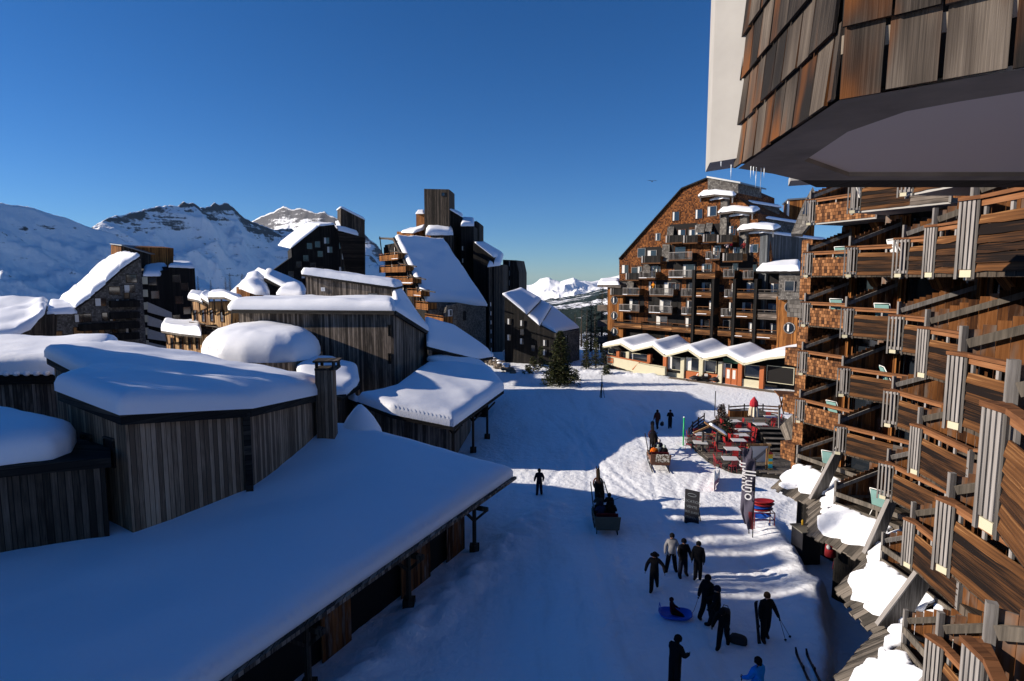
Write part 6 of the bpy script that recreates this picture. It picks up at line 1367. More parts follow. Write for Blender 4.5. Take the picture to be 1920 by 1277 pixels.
p = gp_(1238, 885); rz = -.11; T = sleigh('brown boarded sleigh with white patches on its rear, beside the terrace', p.x, p.y, 0, rz, plain('brown_sleigh_panel', (.13, .06, .035), .8), 1.12)
q = T((.1, 4.7, 0)); horse('black horse pulling the farther sleigh beside the terrace', q.x, q.y, 0, rz, (.006, .005, .006), 1.04)
for (lx, ly, st, j, l, ht, sk2) in ((-.34, .6, .9, (.62, .13, .01), 'passenger in a bright orange jacket on the farther sleigh', BK, 1), (.32, .62, .9, BK, 'passenger in black next to the orange jacket on the farther sleigh', (.35, .4, .38), 1), (.0, 1.25, .9, (.3, .33, .32), 'child in a pale jacket in the middle of the farther sleigh', (.3, .35, .3), 1), (.15, 1.85, .95, (.01, .012, .03), 'driver in dark blue with a pale hat on the farther sleigh', (.5, .42, .38), 1)):
    a_ = T((lx, ly, 0)); person(l, a_.x, a_.y, a_.z, rz, h=1.78 if 'child' not in l else 1.45, jacket=j, trousers=BK, legs=(80, 75, 80, 75), armR=(30, 14, 50), armL=(30, 14, 50), seat=st, hat=ht)
t = thing('blanket', 'mottled white blanket hung over the rear of the farther sleigh', 'blanket', T((0, -.2, 1.2))); mb = MB(); n = 10
vs = [T((-.35 + .9 * i / n, -.2 - .03 * (j > 1) + .015 * n3(i * .9, j * .9), 1.24 - .13 * j - .1 * abs(n3(i * .7, 3)) * (j > 3))) for j in range(5) for i in range(n + 1)]
mb.mesh(vs, [(j * (n + 1) + i, j * (n + 1) + i + 1, (j + 1) * (n + 1) + i + 1, (j + 1) * (n + 1) + i) for j in range(4) for i in range(n)]); tt = NT('mottled_wool'); c_ = tt.mix(tt.smap(tt.noise(tt.obj(), 9, 3), .45, .55), (.1, .07, .045), (.6, .58, .5)); mb.build('cloth', tt.end(c_, .95), t, True)
# ---------------------------------------------------------------- conifers
needle = NT('conifer_needles'); c_ = needle.mix(needle.isl(), (.016, .028, .010), (.07, .075, .024)); needle.end(c_, .8, .2)
needle2 = NT('dark_conifer_needles'); c_ = needle2.mix(needle2.isl(), (.008, .014, .009), (.03, .042, .024)); needle2.end(c_, .8, .2)
M['bark'] = plain('bark', (.07, .05, .035), .95, .4, 6)
def conifer(label, x, y, z, h, r, dens=1.0, mat=needle.mat, sd=1, group=None, open_=.0, lean=0.0, snow=False, name='conifer'):
    q = random.Random(sd); t = thing(name, label, 'tree', (x, y, z), 0, group); o = V((x, y, z))
    mb = MB(); mb.tube([o - UP * .3, o + UP * h * .4, o + V((lean, 0, h * .97))], [h * .022 + .03, h * .014 + .02, .012], 8); mb.build('trunk', M['bark'], t, True)
    mb = MB(); br = MB(); nl = int(h * 5.5 * dens) + 6
    for k in range(nl):
        f = (k + .5) / nl; zz = h * (.05 + .94 * f); R0 = r * (1 - f) ** .62 * (.86 + .14 * math.sin(f * 9)) + .08; nb = max(4, int((5 + R0 * 4.2) * dens)); a0 = q.random() * 6.28
        for i in range(nb):
            if q.random() < open_: continue
            a = a0 + 6.283 * i / nb + q.uniform(-.3, .3); ln = R0 * q.uniform(.55, 1.12); d_ = V((math.cos(a), math.sin(a), 0)); c = o + V((lean * f, 0, zz)); dr_ = q.uniform(-.42, .12) * ln; n = max(2, int(ln / .24))
            tip = c + d_ * ln + UP * dr_; br.tube([c, tip], [.02, .004], 3, 0, False)
            for j in range(n):
                u_ = (j + .7) / n
                if u_ < .18: continue
                p = c.lerp(tip, u_) + V((q.uniform(-.1, .1), q.uniform(-.1, .1), q.uniform(-.06, .1)))
                for m_ in range(3):
                    s = q.uniform(.17, .34) * (1.1 - .3 * u_); e1 = (d_ + V((q.uniform(-.9, .9), q.uniform(-.9, .9), q.uniform(-.35, .55)))).normalized() * s; e2 = V((q.uniform(-1, 1), q.uniform(-1, 1), q.uniform(-.5, .5))).normalized() * s * .42
                    mb.face([p - e2 * .5, p + e1 * .55 - e2, p + e1, p + e1 * .45 + e2])
    br.build('branches', M['bark'], t); mb.build('crown', mat, t)
    if snow:
        ms = MB()
        for k in range(14): a = q.random() * 6.28; f = q.random() * .5; ms.ball(o + V((math.cos(a) * r * (1 - f) * .85, math.sin(a) * r * (1 - f) * .85, h * (.08 + f * .7))), q.uniform(.1, .26), 7, 5, 0, (1, 1, .5))
        ms.build('snow_clumps', M['snow'], t, True)
    return t
for k, (x, y, h, r) in enumerate(LATE): conifer(('unseen spruce added beyond the left picture edge to dapple the shade, nearer one', 'unseen spruce added beyond the left picture edge to dapple the shade, farther one')[k], x, y, 0, h, r, .8, needle2.mat, 90 + k, None, .15)
p = gp_(1050, 722); conifer('large bushy conifer, dark olive, standing alone on the bright snow in the middle', p.x, p.y, p.z, 7.4, 2.7, 1.3, sd=4)
TG = 'small conifers around the snowy crossroads'
for (u, v, h, r, l, sd, op) in ((1099, 692, 4.6, 1.0, 'slim young conifer just right of the large bushy conifer', 2, .1), (1117, 690, 4.9, .8, 'thin sparse conifer between the slim one and the shops', 3, .35), (1134, 686, 3.8, 1.3, 'dark conifer beside the cream terrace wall of the shops', 7, .1), (1079, 713, 1.5, .8, 'low conifer bush at the right foot of the large bushy conifer', 8, .1), (1137, 703, 1.4, .9, 'low conifer bush below the cream terrace wall', 9, .1),
                            (1000, 697, 2.3, 1.2, 'low snowy conifer in front of the black wedge block', 10, .2), (1014, 692, 3.6, .8, 'thin bare conifer beside the low snowy one', 11, .45), (975, 652, 5.0, 1.5, 'sparse brown conifer against the black wall on the left', 12, .4), (1108, 640, 11, 2.6, 'dark spruce behind the crossroads, nearest the gap', 13, .05), (1128, 640, 14, 3.2, 'taller dark spruce beside the orange stair wing', 14, .05), (990, 700, 1.3, 1.0, 'snow dusted shrub at the left of the low snowy conifer', 15, .2)):
    if v < 645: p = P(u, 640, 128 if u < 1120 else 122); p.z = gz(p.x, p.y)
    else: p = gp_(u, v)
    conifer(l, p.x, p.y, p.z, h, r, 1.0 if v > 645 else .55, needle2.mat if v < 690 else needle.mat, sd, TG, op, 0, sd in (10, 15))
for k, (u, Y, h) in enumerate(((1090, 190, 14), (1100, 240, 16), (1115, 210, 15), (1066, 230, 12), (1078, 260, 15))):
    p = P(u, 640, Y); conifer(('dark spruce down the slope beyond the gap, %s') % ('first from the left edge of the gap', 'fourth from the left, farthest', 'fifth and rightmost', 'low one nearest the wedge roof', 'third, tall')[k], p.x, p.y, gz(p.x, p.y) - .5, h, h * .21, .3, needle2.mat, 40 + k, 'spruces down the slope beyond the gap')
for k, (u, v, Y, h) in enumerate(((455, 545, 420, 12), (424, 552, 400, 12), (432, 550, 410, 14), (396, 548, 430, 9), (372, 548, 410, 11))):
    p = P(u, v, Y); conifer(('dark spruce on the shaded slope behind the larch chalet, %s') % ('farthest right', 'tallest pair, left one', 'tallest pair, right one', 'small one in the middle', 'leftmost')[k], p.x, p.y, p.z, h, h * .2, .3, needle2.mat, 60 + k, 'spruces on the slope behind the chalet')
# shrub and stone wall by the dark blocks
p = gp_(935, 690); sw_ = thing('stone_wall', 'low tumbled stone wall with snow patches at the foot of the black wedge block', 'wall', p); mb = MB(); q = random.Random(2)
for k in range(60):
    t_ = q.random(); c = gp_(918, 680).lerp(gp_(955, 700), t_); mb.ball(c + V((q.uniform(-.8, .8), q.uniform(-.6, .6), q.uniform(0, .8))), q.uniform(.2, .5), 6, 4, 0, (1.2, 1, .7))
mb.build('rubble', M['stone'], sw_); mb = MB()
for k in range(14): c = gp_(918, 680).lerp(gp_(955, 700), q.random()); mb.ball(c + V((q.uniform(-.8, .8), q.uniform(-.6, .6), .95)), q.uniform(.2, .4), 7, 5, 0, (1.3, 1, .4))
mb.build('snow_patches', M['snow'], sw_, True)
for (u, v, l) in ((947, 676, 'small white arched sculpture by the stone wall'), (1465, 717, 'small white stacked ring sculpture outside the shops')):
    p = gp_(u, v); t = thing('sculpture', l, 'sculpture', p); mb = MB(); c = p + UP * 1.25; ring = [c + V((math.cos(2 * PI * k / 14) * .38, 0, math.sin(2 * PI * k / 14) * .55)) for k in range(15)]; mb.tube(ring, .12, 7, 0, False); mb.build('ring', M['white'], t, True)
    mb = MB(); mb.tube_prof(p, [(.4, -.1), (.36, .3), (.25, .75)], 10, 0); mb.build('base', M['white'], t, True)
# ---------------------------------------------------------------- poles and signs
def stake(label, u, v0, v1, mt, r=.035, cat='pole', name='marker_pole', tripod=False):
    p = gp_(u, v1); top = zat(v0, p.y); t = thing(name, label, cat, p); mb = MB(); mb.tube([p - UP * .3, V((p.x, p.y, top))], r, 8); mb.build('shaft', M[mt], t, True)
    mb = MB(); mb.tube([V((p.x, p.y, top)), V((p.x, p.y, top + .1))], [r * 1.3, r * .6], 8); mb.build('tip', M['white' if mt == 'green' else mt], t)
    if tripod:
        mb = MB()
        for k in range(3): a = k * 2.1; mb.tube([V((p.x, p.y, top - .6)), p + V((math.cos(a) * .35, math.sin(a) * .35, 0))], r * .7, 6)
        mb.build('stay', M[mt], t)
    return t
stake('tall thin dark pole standing in the snow beyond the terrace', 1340, 735, 781, 'dmetal', .05); stake('bright green marker pole beside the farther sleigh', 1281, 783, 835, 'green', .06)
stake('dark trail post with splayed stays on the snow left of the shops', 1128, 704, 746, 'dmetal', .05, tripod=True); stake('yellow pole leaning out of the dark gap under the awnings', 1501, 978, 1046, 'yellow', .05)
# black signboard
p0 = gp_(1283, 980); p1 = gp_(1310, 982); sb = thing('signboard', 'black free standing signboard with pale lettering on the snow', 'sign', p0); pl = Pl(p0, p1); Hh = 2.1
mb = MB(); mb.obox(pl.at(0, p0.z, -.03), pl.t * pl.len, pl.n * .06, UP * Hh); mb.build('board', M['ink'], sb)
mb = MB()
for s in (.1, pl.len - .1): mb.bar(pl.at(s, p0.z + 1.5, -.03), pl.at(s, p0.z - .05, -.6), .05)
mb.build('strut', M['fascia'], sb)
tx = pl.t if pl.t.x > 0 else -pl.t
for k, (wd, sz) in enumerate((('LOCATION', .2), ('VENTE', .2), ('SKIS SURFS', .17), ('VETEMENTS', .17))): text_mesh(wd, sz * 1.1, M['letter'], 'sign_lettering', sb, pl.at(pl.len / 2, p0.z + 1.42 - k * .33, .036), tx, UP, .004)
mb = MB(); ring = [pl.at(pl.len / 2 + .26 * math.cos(2 * PI * k / 20), p0.z + 1.82 + .09 * math.sin(2 * PI * k / 20), .04) for k in range(21)]; mb.tube(ring, .018, 6, 0, False); mb.build('oval_mark', M['letter'], sb, True)
# tall feather banners
def banner(label, u, v1, v0, wpx, txt, off, rz, sd):
    p = gp_(u, v1); top = zat(v0, p.y); t = thing('feather_banner', label, 'flag', p); X = V((math.cos(rz), math.sin(rz), 0)); W = wpx * p.y / 1113; Hh = top - p.z
    mb = MB(); mb.tube([p - UP * 1.2 * (off > 0), p + UP * Hh * .95, p + UP * Hh + X * -.1], [.03, .022, .015], 7); mb.build('mast', M['dmetal'], t, True)
    n, m_ = 20, 6; vs = []; Yd = X.cross(UP)
    def cl(i, j):
        f = i / n; g = j / m_; ww = W * (1 if f > .2 else .5 + 2.5 * f); return p - X * g * ww + UP * (Hh * (.10 + .88 * f)) + Yd * (.12 * math.sin(f * 7 + sd) * g + .06 * math.sin(f * 15 + g * 5 + sd))
    vs = [cl(i, j) for i in range(n + 1) for j in range(m_ + 1)]; mb = MB()
    for i in range(n):
        for j in range(m_):
            f = (i * (m_ + 1) + j, i * (m_ + 1) + j + 1, (i + 1) * (m_ + 1) + j + 1, (i + 1) * (m_ + 1) + j); mb.f.append(list(f)); mb.m.append(1 if i < 5 and j < 3 else 0)
    mb.v = vs; o = mb.build('cloth', [M['flagc'], M['dred']], t, True); so_ = o.modifiers.new('thick', 'SOLIDIFY'); so_.thickness = .012
    c = p - X * W * .5 + UP * Hh * .66 - Yd * 0; d_ = (CAM - c); d_.z = 0; fr = Yd if Yd.dot(d_) > 0 else -Yd
    text_mesh(txt, W * 1.5, M['letterw'], 'banner_lettering', t, c + fr * .17, -UP, X if (-UP).cross(X).dot(fr) > 0 else -X, .004)
    return t
banner('dark violet feather banner with white vertical lettering, the taller one standing behind', 1404, 1000, 838, 17, 'JJ:uno', 0, -.5, .5)
banner('dark violet feather banner with white lettering and a red foot, in front of its pair', 1411, 1008, 858, 18, 'JJ:uno', 1, -.45, 2.2)
p0 = gp_(1338, 921); bn = thing('low_banner', 'low white and pink banner stretched across the snow near the terrace', 'banner', p0); p1 = gp_(1349, 897); dv = (p1 - p0); mb = MB(); n = 12
for i in range(n):
    a_, b_ = p0 + dv * i / n, p0 + dv * (i + 1) / n; hh = [1.45 - .75 * ss(k / n * 1.6) for k in (i, i + 1)]; mid = [h * .42 for h in hh]
    w_ = [V((.05 * math.sin(k * .9), 0, 0)) for k in (i, i + 1)]
    mb.face([a_ + w_[0], b_ + w_[1], b_ + w_[1] * .5 + UP * mid[1], a_ + w_[0] * .5 + UP * mid[0]], 1); mb.face([a_ + w_[0] * .5 + UP * mid[0], b_ + w_[1] * .5 + UP * mid[1], b_ + UP * hh[1], a_ + UP * hh[0]], 0)
o = mb.build('cloth', [M['white'], plain('pink_cloth', (.62, .25, .28), .8, .1)], bn, True); m_ = o.modifiers.new('thick', 'SOLIDIFY'); m_.thickness = .02
mb = MB(); mb.tube([p0 - UP * .2, p0 + UP * 1.5], .02, 6); mb.tube([p1 - UP * .2, p1 + UP * .75], .02, 6); mb.build('stake', M['white'], bn)
# sledge rack behind the banners
p = gp_(1428, 985); rk = thing('sledge_rack', 'rack of red and blue sledges behind the violet banners', 'rack', p); mb = MB()
for x in (-.55, .6):
    for y in (-.3, .3): mb.tube([p + V((x, y, -.1)), p + V((x, y, .85))], .03, 6)
for z_ in (.45, .85): mb.tube([p + V((-.55, -.3, z_)), p + V((.6, -.3, z_)), p + V((.6, .3, z_)), p + V((-.55, .3, z_)), p + V((-.55, -.3, z_))], .03, 6)
mb.build('rack_frame', M['dred'], rk)
for k, (mt, z_, x_) in enumerate((('blue', .5, -.1), ('red', .88, 0), ('blue', 1.0, -.05), ('red', 1.14, .1), ('red', 1.3, .1))):
    mb = MB(); c = p + V((x_, .03 * k, z_)); pr_ = [(.2, .0), (.42, .02), (.55, .14), (.5, .14), (.3, .07)]; n = 14; vs = [c + V((math.cos(2 * PI * j / n) * r_ * 1.15, math.sin(2 * PI * j / n) * r_ * .72, zz_)) for r_, zz_ in pr_ for j in range(n)]
    mb.mesh(vs, [(i * n + j, i * n + (j + 1) % n, (i + 1) * n + (j + 1) % n, (i + 1) * n + j) for i in range(4) for j in range(n)] + [tuple(range(n))[::-1], tuple(4 * n + j for j in range(n))]); mb.build('sledge', M[mt], rk, True)
# things in the dark gap below the awnings
p = G(1507, 945, 1.0); t = thing('plastic_crate', 'bright blue plastic crate stack in the dark gap beside the awnings', 'crate', p); mb = MB()
for k in range(3): mb.obox(p + V((-.25, -.5, k * .3)), V((.5, 0, 0)), V((.08, 1.0, 0)), UP * .26); mb.obox(p + V((-.2, -.45, k * .3 + .262)), V((.4, 0, 0)), V((.08, .9, 0)), UP * .03)
mb.build('crates', M['blue'], t); p = G(1515, 992, 1.6); t = thing('utility_box', 'flat topped grey box with a pale leaning board in the dark gap', 'box', V((p.x, p.y, -.1)))
mb = MB(); mb.obox(V((p.x - .5, p.y - .5, -.1)), V((1.0, .1, 0)), V((-.1, 1.0, 0)), UP * 1.7); mb.build('casing', M['ink'], t); mb = MB(); mb.obox(V((p.x - .58, p.y - .58, 1.602)), V((1.15, .1, 0)), V((-.1, 1.15, 0)), UP * .06); mb.build('lid', plain('grey_lid', (.13, .12, .1), .8), t)
mb = MB(); mb.extr([V((p.x + .45, p.y, 1.2)), V((p.x + .5, p.y + 1.0, 1.2)), V((p.x + .5, p.y + 1.0, 2.3)), V((p.x + .45, p.y, 2.1))], V((.05, 0, 0))); mb.build('leaning_board', M['tanlit'], t)
for (u, v, z_, l, m1) in ((1557, 1028, 2.4, 'red and white child coat hanging under the awning', 'red'), ):
    p = G(u, v, z_); t = thing('hanging_jacket', l, 'jacket', p); mb = MB(); mb.tube_prof(p - UP * .35, [(.24, 0), (.22, .3), (.2, .5), (.08, .66)], 10, 0); mb.build('coat', M['red'], t, True); mb = MB(); mb.ball(p + V((-.15, -.12, .1)), .1, 8, 6); mb.build('collar', M['white'], t, True)
for k, (u, v) in enumerate(((1569, 1036), (1576, 1040), (1583, 1042), (1590, 1046))):
    p = G(u, v, 1.9); ski_pair('skis hanging in the dark shop front, %s of four pairs' % ('leftmost', 'second from left', 'third from left', 'rightmost')[k], p, (.1, 0, 1), (0, -1, 0), 1.6, mt=M[('dred', 'metal', 'cyan', 'red')[k]])
# ---------------------------------------------------------------- terrace
ter = [gp_(1288, 832), gp_(1330, 868), gp_(1368, 886), gp_(1470, 900), gp_(1500, 880), gp_(1500, 800), gp_(1420, 772), gp_(1365, 782), gp_(1310, 806)]
dk = thing('terrace', 'grey plank restaurant terrace with tables between the street and the balconies', 'terrace', gp_(1400, 830)); zt_ = .32
mb = MB(); q = random.Random(5); xs = [p.x for p in ter]; ys = [p.y for p in ter]; y = min(ys)
poly = [xy(p) for p in ter]
while y < max(ys):
    hit = []
    for i in range(len(poly)):
        a_, b_ = poly[i], poly[i - 1]
        if (a_.y > y) != (b_.y > y): hit.append(a_.x + (b_.x - a_.x) * (y - a_.y) / (b_.y - a_.y))
    if len(hit) >= 2: mb.obox(V((min(hit), y, zt_ - .06 + q.uniform(0, .01))), V((max(hit) - min(hit), 0, 0)), V((0, .2, 0)), UP * .06)
    y += .22
mb.build('deck_boards', M['deck'], dk); slab_poly([V((p.x, p.y, zt_ - .07)) for p in ter], .5, dk, M['fascia'], 'deck_frame', lambda x, y: zt_ - .07)
TB = [(1376, 789), (1426, 795), (1393, 806), (1390, 815), (1385, 825), (1445, 781), (1314, 813), (1313, 829), (1369, 859), (1373, 841)]
TL = ['pale square table alone at the back left of the terrace', 'pale square table right of the closed parasol', 'pale square table, farthest of the row of three', 'pale square table, middle of the row of three', 'pale square table, nearest of the row of three', 'pale table at the far right back of the terrace', 'pale table farther behind the gateway', 'pale table just behind the gateway', 'pale square table at the front edge of the terrace', 'grey shaded table just behind the front table']
tg = 'pale square tables on the terrace'; cg = 'red chairs around the terrace tables'
def mk_table():
    t = thing('table', TL[0], 'table', (0, 0, 0), 0, tg); mb = MB(); mb.obox((-.55, -.5, .71), (1.1, 0, 0), (0, 1.0, 0), (0, 0, .04)); mb.build('table_top', M['table'], t)
    mb = MB(); mb.bar((-.35, -.35, .02), (.35, .35, .7), .05); mb.bar((-.35, .35, .02), (.35, -.35, .7), .05); mb.bar((-.4, -.4, .03), (-.4, .4, .03), .05); mb.bar((.4, -.4, .03), (.4, .4, .03), .05); mb.build('trestle', M['dmetal'], t); return t
def mk_chair():
    t = thing('chair', 'red slatted chair', 'chair', (0, 0, 0), 0, cg); mb = MB()
    for k in range(3): mb.obox((-.22, -.2 + k * .145, .43), (.44, 0, 0), (0, .12, 0), (0, 0, .03))
    mb.build('seat', M['red'], t); mb = MB()
    for k in range(3): mb.obox((-.22, .23 + .02 * k, .55 + k * .13), (.44, 0, 0), (0, .025, 0), (0, 0, .1))
    mb.build('backrest', M['red'], t)
    for x in (-.2, .2):
        mb = MB(); mb.tube([V((x, -.2, 0)), V((x, -.18, .44))], .018, 5); mb.build('leg', M['dred'], t); mb = MB(); mb.tube([V((x, .26, 0)), V((x, .22, .45)), V((x, .3, .95))], .018, 5); mb.build('leg', M['dred'], t)
    return t
T0 = mk_table(); C0 = mk_chair(); first = True; q = random.Random(9)
for i, (u, v) in enumerate(TB):
    p = G(u, v, zt_ + .75); rz = q.uniform(-.25, .05) + (.25 if i in (0, 6) else 0); t = T0 if i == 0 else copy_tree(T0); t.location = (p.x, p.y, zt_); t.rotation_euler.z = rz; t['label'] = TL[i]
    spots = [(-.85, -.25, 1), (-.85, .3, 1), (.85, -.25, -1), (.85, .3, -1), (.0, -.85, 0), (.0, .85, 2)]
    q.shuffle(spots); cn_ = 0
    for k, (dx, dy, sd) in enumerate(spots[:5 if i in (0, 1, 2, 3, 4, 8) else 4]):
        c, s = math.cos(rz), math.sin(rz); x_, y_ = p.x + c * dx - s * dy, p.y + s * dx + c * dy
        ch_ = C0 if first else copy_tree(C0); first = False; ch_.location = (x_, y_, zt_); ch_.rotation_euler.z = rz + {1: PI / 2, -1: -PI / 2, 0: PI, 2: 0}[sd] + q.uniform(-.3, .3)
        side = {1: 'left', -1: 'right', 0: 'near', 2: 'far'}[sd]
        if sd in (1, -1): side += (' near', ' far')[dy > 0]
        ch_['label'] = ('red chair at the %s side of the ' % side) + TL[i].replace('pale ', '').replace('grey shaded ', '').replace('square ', '').replace(' of the terrace', '')
# closed parasol
p = G(1412, 797, zt_); ps = thing('parasol', 'closed parasol with a crimson hood and cream folds on the terrace', 'parasol', p); tp = zat(744, p.y)
mb = MB(); mb.tube([p, V((p.x, p.y, tp + .05))], .04, 8); mb.build('mast', M['white'], ps); mb = MB(); n = 20; vs = []; prf = [(.52, .9), (.46, 1.5), (.33, 2.0), (.3, 2.2)]
for r_, zz_ in prf:
    for k in range(n): a = 2 * PI * k / n; vs.append(p + V((math.cos(a), math.sin(a), 0)) * r_ * (1 - .3 * (k % 2)) + UP * (zz_ / 2.75 * (tp - p.z)))
fs = [(i * n + k, i * n + (k + 1) % n, (i + 1) * n + (k + 1) % n, (i + 1) * n + k) for i in range(3) for k in range(n)]; mb.mesh(vs, fs); mb.build('folded_cloth', plain('cream_canvas', (.6, .53, .42), .85, .1), ps)
mb = MB(); hh = (tp - p.z); mb.tube_prof(p, [(.36, hh * .66), (.42, hh * .72), (.36, hh * .84), (.05, hh)], 10, 0); mb.build('hood', plain('crimson_canvas', (.36, .012, .025), .8, .15), ps); mb = MB(); mb.tube_prof(p, [(.4, 0), (.4, .12), (.1, .16)], 12, 0); mb.build('base', M['ink'], ps)
# gateway with snowy little roof, fence, planter, board and snowboard
pa2, pb2_ = gp_(1322, 850), gp_(1338, 856); gt = thing('timber_gateway', 'rough timber gateway with a small pitched frame and snow strip on the terrace edge', 'gateway', pa2); mb = MB(); zt2 = zat(800, pa2.y)
c_ = (pa2 + pb2_) / 2; X = V((1, -.2, 0)).normalized(); zz_ = zt2
for sd in (-1, 1): mb.bar(c_ + X * sd * .55 - UP * .2, c_ + X * sd * .55 + UP * 1.9, .16)
mb.bar(c_ - X * 1.0 + UP * 1.35, c_ + X * 1.1 + UP * 1.0, .12); mb.build('post', M['deck'], gt); mb = MB(); mb.bar(c_ - X * 1.3 + UP * 1.75, c_ + UP * 2.45, .14); mb.bar(c_ + X * 1.3 + UP * 1.65, c_ + UP * 2.45, .14); mb.bar(c_ - X * .6 + UP * 1.75, c_ + X * .65 + UP * 1.7, .12); mb.bar(c_ + V((0, 1.4, 2.4)), c_ + V((0, 0, 2.4)), .12); mb.build('pitched_frame', M['tanlit'], gt)
snow_loft([c_ + UP * 2.5 + V((.0, -.15, 0)), c_ + X * 1.25 + UP * 1.75 + V((0, -.15, 0))], [c_ + UP * 2.5 + V((0, .35, 0)), c_ + X * 1.25 + UP * 1.75 + V((0, .35, 0))], .2, gt, r=.15, amp=.03, dens=.2, name='snow_strip')
def fence(label, pts, n=3, hh=1.0):
    t = thing('timber_fence', label, 'fence', pts[0]); mb = MB()
    for a_, b_ in zip(pts, pts[1:]):
        for k in range(n): mb.bar(a_ + UP * hh * (k + .6) / n, b_ + UP * hh * (k + .6) / n, .04, .14)
    mb.build('rails', M['rail'], t)
    for a_ in pts: mb = MB(); mb.bar(a_ - UP * .2, a_ + UP * (hh + .1), .1); mb.build('post', M['greyd'], t)
fence('brown rail fence climbing the left corner of the terrace', [gp_(1291, 824), gp_(1298, 812), gp_(1309, 803), gp_(1320, 795)])
fence('dark rail fence behind the terrace near the parasol', [gp_(1366, 778), gp_(1395, 776), gp_(1430, 776), gp_(1460, 778)])
p = gp_(1384, 786); t = thing('planter_bench', 'orange brown planter box at the back of the terrace', 'planter', p); mb = MB(); mb.obox(p + V((-1.0, -.3, 0)), V((2.2, -.1, 0)), V((0, .5, 0)), UP * .9); mb.build('box', M['orange'], t); mb = MB(); mb.obox(p + V((-.95, -.25, .9)), V((2.1, -.1, 0)), V((0, .4, 0)), UP * .04); mb.build('soil', M['ink'], t)
for k, (u, v, l) in enumerate(((1352, 803, 'brown withered shrub at the back left of the terrace'), (1362, 833, 'dark evergreen shrub between the gateway and the row of tables'))):
    p = gp_(u, v); conifer(l, p.x, p.y, .3, 2.0, .75, 1.0, (needle2.mat, plain('withered_leaves', (.07, .04, .03), .9, .4))[1 - k], 80 + k, None, .1, name='shrub')
p = gp_(1421, 884); bd = thing('notice_board', 'timber notice board with a pale panel and a grey slanted stroke', 'sign', p); mb = MB()
for x in (-.75, .75): mb.bar(p + V((x, 0, -.2)), p + V((x, 0, 2.1)), .12)
mb.bar(p + V((-.9, 0, 2.05)), p + V((.9, 0, 2.05)), .14); mb.build('post', M['tanlit'], bd); mb = MB(); mb.obox(p + V((-.69, -.03, .75)), V((1.38, 0, 0)), V((0, .05, 0)), UP * 1.2); mb.build('panel', M['table'], bd)
mb = MB(); mb.extr([p + V((-.6, -.036, .8)), p + V((-.25, -.036, .8)), p + V((.66, -.036, 1.6)), p + V((.66, -.036, 1.9))], V((0, -.008, 0))); mb.build('slanted_stroke', plain('stroke_grey', (.2, .2, .21), .7), bd)
p = gp_(1443, 888); bs = thing('snowboard', 'yellow and turquoise snowboard propped upright against a post', 'snowboard', p); n = 16; vs = []
for i in range(n + 1):
    f = i / n; wv = .19 * (1 - .25 * math.sin(PI * f)) * math.sqrt(max(.02, 1 - max(0, abs(2 * f - 1) - .8) ** 2 * 24)); c = p + V((0, -.12 + .1 * f, .02 + 1.65 * f + .0)); vs += [c + V((-wv, 0, 0)), c + V((wv, 0, 0)), c + V((wv, .025, 0)), c + V((-wv, .025, 0))]
mb = MB(); mb.v = vs
for i in range(n):
    for j in range(4): mb.f.append([i * 4 + j, i * 4 + (j + 1) % 4, (i + 1) * 4 + (j + 1) % 4, (i + 1) * 4 + j]); mb.m.append(1 if i in (4, 5, 6, 9, 10) else 2 if i > 13 else 0)
mb.f += [[3, 2, 1, 0], [n * 4, n * 4 + 1, n * 4 + 2, n * 4 + 3]]; mb.m += [0, 2]; mb.build('board', [M['yellow'], M['cyan'], M['red']], bs); mb = MB(); mb.bar(p + V((-.27, 0, -.2)), p + V((-.27, 0, 1.9)), .11); mb.build('post', M['tanlit'], bs)
# dark stairs up from the terrace to the balconies, and the little map shelter
st_ = thing('timber_stairs', 'wide dark timber stairs with pale treads beside the terrace', 'stairs', gp_(1470, 850)); mb = MB(); m2 = MB(); a_ = G(1425, 858, .3); 
for k in range(6):
    z_ = .32 + k * .2; o_ = V((22.9 + k * .12, 46.2 + k * .9, 0)); mb.obox(o_ + UP * z_ + V((-1.9, 0, 0)), V((3.4, -.3, 0)), V((.0, .4, 0)), UP * .06); m2.obox(o_ + V((-1.85, .1, .1)), V((3.3, -.3, 0)), V((0, .9, 0)), UP * (z_ - .12))
mb.build('tread', M['deck'], st_); m2.build('riser', M['black'], st_)
p = gp_(1474, 776); mp = thing('map_shelter', 'small open shelter on crossed timber legs with a brown roof, above the terrace', 'shelter', p); mb = MB(); zz_ = zat(742, p.y) - p.z
for x in (-.7, .5): mb.bar(p + V((x - .2, 0, -.2)), p + V((x + .35, 0, zz_ - .1)), .11); mb.bar(p + V((x + .5, 0, -.2)), p + V((x - .1, 0, zz_ - .1)), .11)
mb.build('leg', M['rail'], mp); mb = MB(); mb.extr([p + V((-1.1, -.6, zz_)), p + V((1.1, -.6, zz_ - .15)), p + V((1.1, .7, zz_ + .2)), p + V((-1.1, .7, zz_ + .35))], UP * .12); mb.build('roof', M['rail'], mp)
# small plank lean-tos between terrace and balconies
lt = thing('plank_lean_to', 'grey plank lean-to roof at the foot of the balconies above the stairs', 'roof', G(1485, 800, 3)); mb = MB(); plank_quad(mb, P(1462, 800, 46), P(1512, 752, 43), P(1512, 800, 38), P(1478, 838, 41), .25); mb.build('boards', M['deck'], lt)
mb = MB(); mb.bar(gp_(1461, 830), P(1461, 768, gp_(1461, 830).y), .14); mb.build('post', M['slat'], lt)
